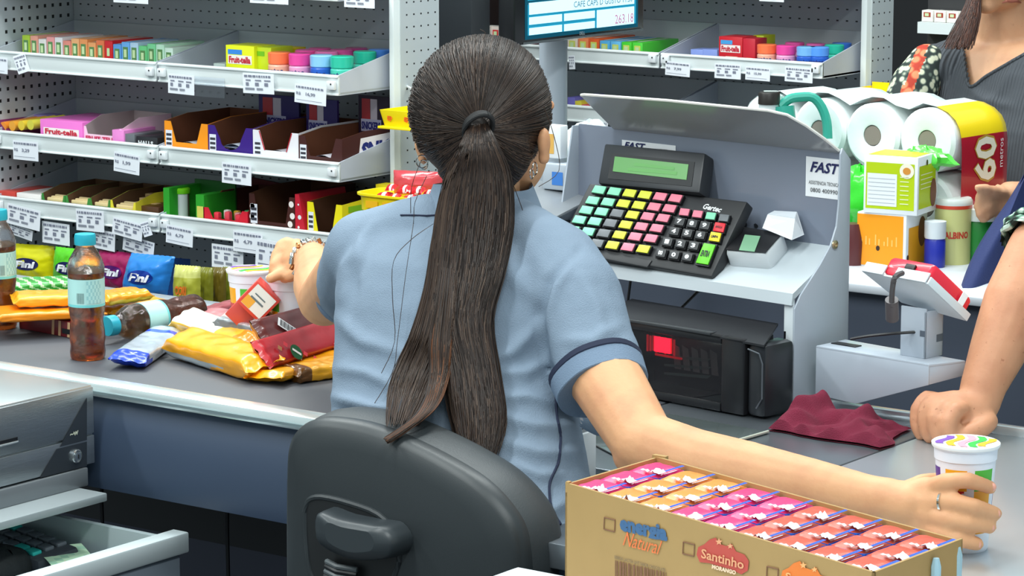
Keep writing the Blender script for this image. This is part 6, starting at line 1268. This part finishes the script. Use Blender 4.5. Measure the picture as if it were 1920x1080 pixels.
def onback(g, off):
    out = []
    for x, y, d in g:
        if y > 300:
            h = bv.ray_cast(CP, ray(x, y).normalized())
            if h[0] and (h[0]-C0).length < .7: d = (h[0]-CP).dot(DV)-off if y > 500 else min((h[0]-CP).dot(DV)-off, d)
        out.append((x, y, d))
    for _ in range(2): out = [out[0]]+[(out[i][0], out[i][1], min(out[i][2], (out[i-1][2]+2*out[i][2]+out[i+1][2])/4)) for i in range(1, len(out)-1)]+[out[-1]]
    return out
def lock(Le, Ri, n, bulge, endvar, r_=.0011, seg=26, mats=None, sv=0):
    def f(i, rs):
        a = rs.random(); lay = rs.choice((-1, -1, 1)); e_ = 1-endvar*rs.random()*(.35+.65*abs(2*a-1)); q0_ = sv*rs.random(); pts = []; wv = rs.uniform(-3, 3); ph = rs.uniform(0, 6)
        for j in range(seg):
            s_ = q0_+(e_-q0_)*j/(seg-1); l = cr(Le, s_); q = cr(Ri, s_); aa = a+.05*math.sin(ph+5*s_)*s_; x, y, d = [l[k]+(q[k]-l[k])*aa for k in range(3)]
            d += lay*bulge*min(1, .45+2*s_)*math.sqrt(max(0, 1-(2*min(max(aa, 0), 1)-1)**2))*rs.uniform(.9, 1)*(1 if j else 1)
            pts.append(PD(x+wv*math.sin(ph+4*s_), y, d))
        return pts
    return f
mainL = [(882, 232, 3.585), (862, 275, 3.565), (838, 330, 3.575), (818, 420, 3.585), (812, 520, 3.575), (812, 600, 3.555), (832, 680, 3.545), (842, 760, 3.535), (862, 845, 3.535)]
mainR = [(912, 232, 3.585), (932, 270, 3.565), (957, 330, 3.57), (962, 420, 3.58), (945, 510, 3.575), (922, 600, 3.555), (935, 700, 3.545), (946, 790, 3.535), (928, 860, 3.535)]
wispL = [(880, 236, 3.582), (860, 285, 3.57), (834, 345, 3.575), (812, 440, 3.585), (796, 540, 3.575), (768, 630, 3.55), (730, 720, 3.52), (722, 800, 3.425)]
wispR = [(890, 236, 3.582), (876, 285, 3.565), (862, 345, 3.57), (858, 440, 3.58), (862, 540, 3.57), (862, 630, 3.55), (832, 720, 3.53), (782, 800, 3.425)]
tipL = [(840, 420, 3.575), (822, 540, 3.565), (806, 640, 3.545), (806, 710, 3.525), (784, 775, 3.435), (720, 822, 3.40)]
tipR = [(860, 420, 3.572), (856, 540, 3.562), (850, 640, 3.545), (840, 710, 3.525), (812, 770, 3.44), (727, 832, 3.40)]
mainL, mainR = onback(mainL, .016), onback(mainR, .016); wispL, wispR = onback(wispL[:-1], .014)+wispL[-1:], onback(wispR[:-1], .018)+wispR[-1:]; tipL, tipR = onback(tipL[:-2], .028)+tipL[-2:], onback(tipR[:-2], .03)+tipR[-2:]
b = B(); strands(b, lock(mainL, mainR, 0, .018, .12), 1150, .0009, 26, [HAIR, HM2, HB, HL], rs); pt = b.part('ponytail', hair, True, angle=180)
b = B(); strands(b, lock(wispL, wispR, 0, .011, .22), 380, .0008, 26, [HM2, HAIR, HL], rs); b.part('ponytail_side_lock', hair, True, angle=180)
b = B(); strands(b, lock(tipL, tipR, 0, .006, .08), 150, .0008, 22, [HM2, HAIR, HL], rs)
strands(b, lock(tipL[1:], tipR[1:], 0, .0065, .04, sv=.75), 130, .0007, 18, [HM2, HT], rs); b.part('ponytail_brown_tip', hair, True, angle=180)
# loose hairs
b = B()
for pts in ([(800, 330), (778, 380), (775, 420), (760, 520), (745, 640), (735, 700), (690, 775)], [(812, 420), (770, 450), (738, 490), (736, 560), (740, 640), (715, 700)], [(720, 760), (700, 775), (672, 782), (648, 790)], [(722, 815), (716, 835), (712, 860)], [(790, 300), (772, 350), (770, 400)], [(1020, 200), (1040, 260), (1048, 320), (1010, 350)], [(905, 75), (910, 62), (900, 55)], [(960, 340), (975, 380), (985, 410)]):
    q = [PD(p.x, p.y, 3.56 if p.y > 420 else 3.62) for p in refine([Vector((x, y, 0)) for x, y in pts], 4)]; b.tube(q, .00045, HM2, 4)
b.part('loose_hairs', hair, True)
# hair tie
b = B(); b.tube([PD(896, 226, 3.612), PD(897, 240, 3.590), PD(896, 275, 3.583), PD(894, 330, 3.590), PD(890, 400, 3.600)], [.013, .013, .022, .032, .034], HB, 16); b.part('ponytail_core', hair, True)
tc0 = PD(897, 238, 3.585); b = B(); ta = (PD(898, 262, 3.560)-PD(896, 222, 3.60)).normalized(); u = ta.cross(Vector((0, 1, 0))).normalized(); v = ta.cross(u)
for k in range(3):
    cc_ = tc0+ta*(.004*k-.004); b.tube([cc_+u*math.cos(2*math.pi*i/24)*(.0195+.001*k)+v*math.sin(2*math.pi*i/24)*(.0165)+ta*.004*math.sin(2*math.pi*i/24) for i in range(25)], .0030, M('#121214', .7), 8)
b.part('hair_tie', hair, True)
SILV = M('#d8d8d4', .15, metal=1)
def hoop(c, r_, th, u, v, nm='earring'):
    b = B(); b.tube([c+u*math.cos(2*math.pi*i/24)*r_+v*math.sin(2*math.pi*i/24)*r_*1.1 for i in range(25)], th, SILV, 6); b.part(nm, t, True)
u1 = (RV*.9+DV*.3).normalized()
hoop(PD(791, 303, 3.70), .0075, .0009, u1, Vector((0, 0, 1))); hoop(PD(794, 309, 3.705), .0055, .0008, u1, Vector((0, 0, 1))); hoop(PD(1003, 316, 3.64), .007, .0009, (RV*.4+DV*.9).normalized(), Vector((0, 0, 1))); hoop(PD(997, 326, 3.635), .0055, .0008, (RV*.4+DV*.9).normalized(), Vector((0, 0, 1)))
# ring and bracelet
d_ = (PD(1785, 941, 3.280)-kR[1]).normalized(); u = d_.cross(Vector((0, 0, 1))).normalized(); v = d_.cross(u); c = PD(1768, 941, 3.287); b = B()
Xr = basis(c, u, v, d_); b.lathe([(.0112, -.0016), (.0122, -.0013), (.0122, .0013), (.0112, .0016)], SILV, 32, Xr); b.part('ring', t, True)
d_ = (kL[1]-PD(590, 500, 4.28)).normalized(); u = d_.cross(Vector((0, 0, 1))).normalized(); v = d_.cross(u); c = PD(584, 488, 4.335); b = B(); r_ = random.Random(2)
for i in range(22):
    a = 2*math.pi*i/22; p = c+u*math.cos(a)*.0305+v*math.sin(a)*.0305; b.box((0, 0, 0), (.006, .005, .009), (SILV, M('#e8e4dc', .15, metal=.8), M('#b07040', .2, metal=.6), M('#c8ccd0', .1, metal=1))[i % 4], T(p) @ Rz(a) @ Rx(r_.uniform(0, 1)), bev=.0012)
b.part('bracelet', t, True)
# ================= customer behind the toilet paper
dA = 5.45; A0 = PD(1885, 150, dA)
t = thing('person', 'standing person in a ribbed grey V-neck top and floral sleeve holding the toilet paper', 'person', (A0.x, A0.y, 0))
yaw = R(-12); xA = Vector((math.cos(yaw), math.sin(yaw), 0)); yA = Vector((-math.sin(yaw), math.cos(yaw), 0)) # she faces -yA
TA = [(1893, 66, .062, .05, dA+.04), (1890, 78, .115, .07, dA+.04), (1888, 94, .158, .085, dA+.03), (1886, 130, .178, .10, dA+.02), (1884, 230, .185, .115, dA), (1884, 320, .185, .125, dA), (1884, 430, .175, .12, dA), (1884, 600, .20, .125, dA), (1884, 800, .20, .12, dA)]
b = B(); loft(b, TA, -.006, rot=yaw); HA_ = PD(1898, -92, dA-.02)
limb(b, [(PD(1890, 110, dA+.04), .060), (PD(1892, 40, dA+.02), .058), (PD(1896, -30, dA), .056)])
ell(b, HA_, (.075, .09, .105), Rz(yaw)); ell(b, HA_+Vector((0, -.045, -.055)), (.052, .05, .05)); ell(b, HA_-yA*.088+Vector((0, 0, -.012)), (.013, .02, .02)); ell(b, HA_-yA*.086+Vector((0, 0, -.058)), (.022, .012, .005)); ell(b, HA_-yA*.083+Vector((0, 0, -.068)), (.020, .012, .006)); ell(b, HA_-yA*.07+Vector((0, 0, -.095)), (.024, .02, .018))
limb(b, [(PD(1730, 150, dA), .036), (PD(1690, 260, dA-.03), .038), (PD(1700, 420, dA-.10), .038)])
elA = PD(2010, 380, dA-.10); wA = PD(1893, 368, 5.02)
limb(b, [(PD(2060, 160, dA), .048), (elA, .038), (wA, .026)])
kA = [PD(1872, 358, 5.0), PD(1870, 372, 5.0), PD(1868, 386, 5.0), PD(1872, 396, 5.0)]
hand(b, PD(1888, 370, 5.01), kA, [(PD(1882, 362, 4.99), PD(1862, 357, 4.97), PD(1845, 353, 4.955), PD(1832, 352, 4.945)), (kA[1], PD(1850, 372, 4.97), PD(1838, 378, 4.965), PD(1832, 388, 4.965)), (kA[2], PD(1852, 388, 4.97), PD(1840, 396, 4.965), PD(1836, 403, 4.965)), (kA[3], PD(1858, 400, 4.98), PD(1848, 408, 4.97), PD(1843, 412, 4.97)), (kA[0], PD(1856, 362, 4.98), PD(1842, 364, 4.965), PD(1834, 372, 4.96))], .0125, .009)
vs, ns, fs = bake(b, .005, 5); bb = B(); bb.add(vs, fs, SKIN3); bb.part('body', t, True, angle=180)
bvF = BVHTree.FromPolygons([tuple(v) for v in vs], fs); q = [onS(x, y, .0002, bvF) for x, y in ((1879, 5), (1888, 1), (1896, 2), (1905, 1), (1914, 5))]; q = [p for p in q if p]
if len(q) > 2: B().tube(q, [.0012]+[.0035]*(len(q)-2)+[.0012], M('#a8604f', .4), 8).part('lips', t, True)
b = B(); loft(b, sm_rings(TA[1:7]+[(1884, 560, .20, .13, dA)]), .006, rot=yaw, k=64); limb(b, [(PD(1752, 128, dA+.02), .046), (PD(1830, 95, dA+.04), .03)]); limb(b, [(PD(2025, 128, dA+.02), .046), (PD(1950, 95, dA+.04), .03)])
vs, ns, fs = bake(b, .0045, 8)
kf = []
for f in fs:
    c = sum((vs[i] for i in f), Vector())/len(f); x, y = project(c)
    front = (c-A0).dot(yA) < .03
    lim = -999 if x < 1806 or x > 1990 else 162-(1818-x)*7 if x < 1818 else 162-(x-1818)*.58
    if front and y < lim: continue
    if y < 60: continue
    kf.append(f)
vs = fold_disp(vs, ns, [([(1775, 90), (1755, 150), (1740, 210)], .005, 8), ([(1790, 100), (1775, 150), (1770, 200)], .004, 8), ([(1815, 165), (1850, 190), (1900, 200)], .004, 9), ([(1905, 120), (1860, 190), (1850, 260)], .004, 10)])
RIB = bpy.data.materials.new('ribbed_knit'); RIB.use_nodes = True; nt = RIB.node_tree; pb = nt.nodes['Principled BSDF']; pb.inputs['Base Color'].default_value = lin('#45494f'); pb.inputs['Roughness'].default_value = .85
tc = nt.nodes.new('ShaderNodeTexCoord'); wv = nt.nodes.new('ShaderNodeTexWave'); wv.inputs['Scale'].default_value = 55; wv.inputs['Distortion'].default_value = .4; bp = nt.nodes.new('ShaderNodeBump'); bp.inputs['Strength'].default_value = .6; bp.inputs['Distance'].default_value = .003; nt.links.new(tc.outputs['Object'], wv.inputs[0]); nt.links.new(wv.outputs['Fac'], bp.inputs['Height']); nt.links.new(bp.outputs[0], pb.inputs['Normal'])
b = B(); b.add(vs, kf, RIB); top = b.part('ribbed_top', t, True, angle=180)
bvA = BVHTree.FromPolygons([tuple(v) for v in vs], fs)
q = [onS(p.x, p.y, .001, bvA) for p in refine([Vector((x, y, 0)) for x, y in [(1802, 72), (1807, 110), (1818, 162), (1850, 143), (1890, 120), (1940, 91), (1975, 72)]], 6)]
B().tube([p for p in q if p], .0032, RIB, 8).part('neckline', top, True)
def floral(name, base, c1, c2, sc):
    m = bpy.data.materials.new(name); m.use_nodes = True; nt = m.node_tree; pb = nt.nodes['Principled BSDF']; pb.inputs['Roughness'].default_value = .8
    tc = nt.nodes.new('ShaderNodeTexCoord'); vo = nt.nodes.new('ShaderNodeTexVoronoi'); vo.inputs['Scale'].default_value = sc; rp = nt.nodes.new('ShaderNodeValToRGB'); nt.links.new(tc.outputs['Object'], vo.inputs['Vector']); nt.links.new(vo.outputs['Distance'], rp.inputs[0])
    e = rp.color_ramp.elements; e[0].position = .0; e[0].color = lin(c1); e[1].position = .62; e[1].color = lin(base); k = e.new(.38); k.color = lin(c1); k = e.new(.5); k.color = lin(c2); nt.links.new(rp.outputs[0], pb.inputs['Base Color']); return m
FL = floral('floral_cloth', '#1e2a28', '#c2c4ac', '#55645a', 75); FO = floral('orange_print', '#a8301c', '#e08058', '#c85a3a', 60)
b = B(); limb(b, [(PD(1738, 118, dA), .036), (PD(1716, 160, dA-.01), .046), (PD(1696, 215, dA-.02), .047), (PD(1684, 260, dA-.03), .047), (PD(1690, 340, dA-.06), .048)]); vs, ns, fs = bake(b, .006, 4); b = B(); b.add(vs, fs, [FO if 1.0 < 0 else FL for _ in fs])
iFO = b.mat(FO)
for i, f in enumerate(fs):
    c = sum((vs[j] for j in f), Vector())/len(f); x, y = project(c); xe = 1728-(y-90)*.36
    if (c-A0).dot(yA) < .02 and xe-9 < x < xe+12: b.mi[i] = iFO
b.part('floral_sleeve', t, True, angle=180)
BRH = M('#3c241e', .38, spec=.5); BRH2 = M('#5a3426', .4, spec=.5); rs = random.Random(5)
b = B(); ell(b, HA_+Vector((0, .012, .012)), (.088, .098, .108), Rz(yaw)); vs, ns, fs = bake(b, .008, 3)
fs = [f for f in fs if not ((sum((vs[i] for i in f), Vector())/len(f)-HA_).dot(yA) < -.02 and (sum((vs[i] for i in f), Vector())/len(f)-HA_).z < .06)]
b2 = B(); b2.add(vs, fs, BRH); hA = b2.part('hair', t, True, angle=180)
b = B()
sL = [(1830, -60, dA-.03), (1815, 0, dA-.06), (1795, 40, dA-.08), (1768, 92, dA-.09)]; sR = [(1850, -60, dA-.03), (1838, 0, dA-.07), (1835, 40, dA-.09), (1822, 94, dA-.11)]
strands(b, lock(sL, sR, 0, .03, .18), 260, .0014, 18, [BRH, BRH2, BRH], rs)
sL = [(1960, -60, dA), (1985, 0, dA), (1990, 40, dA), (1985, 92, dA)]; sR = [(1975, -60, dA+.03), (2005, 0, dA+.03), (2015, 40, dA+.03), (2010, 94, dA+.03)]
strands(b, lock(sL, sR, 0, .03, .18), 120, .0016, 14, [BRH, BRH2], rs); b.part('hair_strands', hA, True, angle=180)
b = B()
for s_ in (-1, 1): limb(b, [(Vector((A0.x, A0.y, .75))+xA*s_*.09, .10), (Vector((A0.x, A0.y, .45))+xA*s_*.09, .07), (Vector((A0.x, A0.y, .1))+xA*s_*.09, .05)])
vs, ns, fs = bake(b, .012, 3); b = B(); b.add(vs, fs, M('#20242e', .9)); b.part('trousers', t, True, angle=180)
for s_ in (-1, 1): B().box(Vector((A0.x, A0.y, .04))+xA*s_*.09-yA*.05, (.09, .24, .08), BLACK, Matrix.Identity(4), bev=.03).part('shoe', t, True)
# navy jacket over her forearm
b = B()
def jk(u, v):
    tl, tr = Vector((1915, 318, 4.90)), Vector((2010, 378, 5.12)); bl2, br2 = Vector((1795, 575, 4.72)), Vector((1990, 640, 4.95))
    tl = Vector((1893, 378, 4.93)).lerp(Vector((1925, 325, 4.91)), min(1, u*4)) if u < .25 else Vector((1925, 325, 4.91)).lerp(tr, (u-.25)/.75)
    q = tl.lerp(bl2.lerp(br2, u), v); q.x -= 14*math.sin(math.pi*v)*(1-u); w_ = .012*math.sin(u*20+v*3)*v+.006*noise.noise(Vector((u*4, v*4, 2)))
    return PD(q.x, q.y, q.z+w_)
b.grid(40, 30, jk, M('#1c2a5c', .8, bump=.2, bscale=300)); b.grid(40, 30, lambda u, v: jk(1-u, v)+DV*.025, M('#1c2a5c', .8, bump=.2, bscale=300)); b.grid(40, 1, lambda u, v: jk(u, 1)+DV*.025*v, M('#1c2a5c', .8, bump=.2, bscale=300)); b.grid(1, 30, lambda u, v: jk(0, v)+DV*.025*(1-u), M('#1c2a5c', .8, bump=.2, bscale=300))
b.thing('navy_jacket', 'navy blue jacket draped over the forearm of the customer in grey', 'jacket')
# ================= person leaning on the counter at the right edge
dB_ = 3.93; wB_, eB, sB_ = PD(1830, 745, 3.90), PD(1950, 470, 3.97), PD(2170, 220, 4.10); B0 = PD(2240, 300, 4.12)
t = thing('person', 'person at the right edge leaning a freckled forearm and fist on the counter', 'person', (B0.x, B0.y, 0))
b = B(); limb(b, [(sB_, .044), (PD(2050, 350, 4.03), .040), (eB, .044), (PD(1905, 570, 3.94), .045), (PD(1870, 660, 3.92), .038), (PD(1845, 720, 3.905), .031), (PD(1836, 752, 3.90), .029), (PD(1826, 775, 3.89), .028)])
limb(b, [(PD(1828, 770, 3.89), .027), (PD(1790, 768, 3.885), .026), (PD(1757, 770, 3.88), .024)])
limb(b, [(PD(1830, 785, 3.885), .024), (PD(1790, 790, 3.88), .024)])
for q, r_ in ((((1768, 753, 3.905), (1738, 748, 3.905), (1722, 768, 3.90), (1720, 795, 3.895), (1728, 814, 3.89)), .0105), (((1775, 755, 3.885), (1750, 752, 3.88), (1736, 775, 3.876), (1736, 800, 3.873), (1744, 818, 3.87)), .0110), (((1785, 762, 3.87), (1766, 764, 3.862), (1754, 785, 3.857), (1756, 806, 3.855), (1764, 822, 3.852)), .0115), (((1800, 768, 3.86), (1790, 772, 3.85), (1778, 792, 3.843), (1778, 810, 3.842), (1788, 824, 3.845)), .0120), (((1838, 775, 3.885), (1852, 790, 3.872), (1840, 802, 3.86), (1822, 810, 3.852), (1806, 818, 3.848)), .0130)):
    pts = refine([PD(*p) for p in q], 3); limb(b, [(p, r_*(1.05-.12*i/len(pts))+(.0008 if i in (3, 6) else 0)) for i, p in enumerate(pts)], 14)
TB = [(2240, 100, .07, .06, 4.15), (2240, 130, .15, .09, 4.14), (2240, 200, .17, .11, 4.13), (2240, 400, .16, .12, 4.12), (2240, 700, .17, .13, 4.12), (2240, 900, .19, .13, 4.12)]
loft(b, TB, -.022); limb(b, [(PD(2240, 110, 4.15), .055), (PD(2240, 20, 4.13), .05)]); ell(b, PD(2240, -70, 4.1), (.075, .09, .11)); ell(b, PD(2232, -60, 4.01), (.013, .018, .02))
limb(b, [(PD(2310, 200, 4.2), .05), (PD(2330, 480, 4.2), .04), (PD(2280, 640, 4.0), .03)])
vs, ns, fs = bake(b, .0035, 4); bb = B(); bb.add(vs, fs, SKIN2); bb.part('body', t, True, angle=180)
b = B(); limb(b, [(sB_, .066), (PD(2070, 335, 4.05), .060), (PD(1985, 430, 4.0), .055), (PD(1945, 475, 3.975), .053)]); vs, ns, fs = bake(b, .005, 3)
FG = floral('green_floral', '#22332c', '#c6dccb', '#5f8a74', 55)
cc_ = PD(1950, 470, 3.973); ax_ = (eB-sB_).normalized()
vs = [v+n*(.006*math.sin(90*(v-sB_).dot(ax_)+3*noise.noise(v*14))+.003*noise.noise(v*40)) for v, n in zip(vs, ns)]
fs = [f for f in fs if (sum((vs[i] for i in f), Vector())/len(f)-cc_).dot(ax_) < .004]
b = B(); b.add(vs, fs, FG); sl = b.part('floral_sleeve', t, True, angle=180)
b = B(); u = ax_.cross(Vector((0, 1, 0))).normalized(); v = ax_.cross(u)
for k in range(3): b.tube([cc_-ax_*(.010*k)+u*math.cos(2*math.pi*i/40)*(.054+.004*(k % 2)+.003*math.sin(9*2*math.pi*i/40+k))+v*math.sin(2*math.pi*i/40)*(.054+.004*(k % 2))+ax_*.003*math.sin(5*2*math.pi*i/40) for i in range(41)], .005, FG, 8)
b.part('gathered_cuff', sl, True)
b = B(); loft(b, TB[1:], .006); vs, ns, fs = bake(b, .01, 3); b = B(); b.add(vs, fs, FG); b.part('blouse', t, True, angle=180)
b = B(); ell(b, PD(2240, -95, 4.16), (.092, .104, .118)); ell(b, PD(2240, -40, 4.20), (.085, .07, .10)); vs, ns, fs = bake(b, .01, 2); b = B(); b.add(vs, fs, BRH); b.part('hair', t, True, angle=180)
b = B()
for s_ in (-1, 1): limb(b, [(Vector((B0.x+s_*.09, B0.y, .82)), .10), (Vector((B0.x+s_*.09, B0.y, .45)), .07), (Vector((B0.x+s_*.09, B0.y, .08)), .05)])
vs, ns, fs = bake(b, .012, 3); b = B(); b.add(vs, fs, M('#20242e', .9)); b.part('trousers', t, True, angle=180)
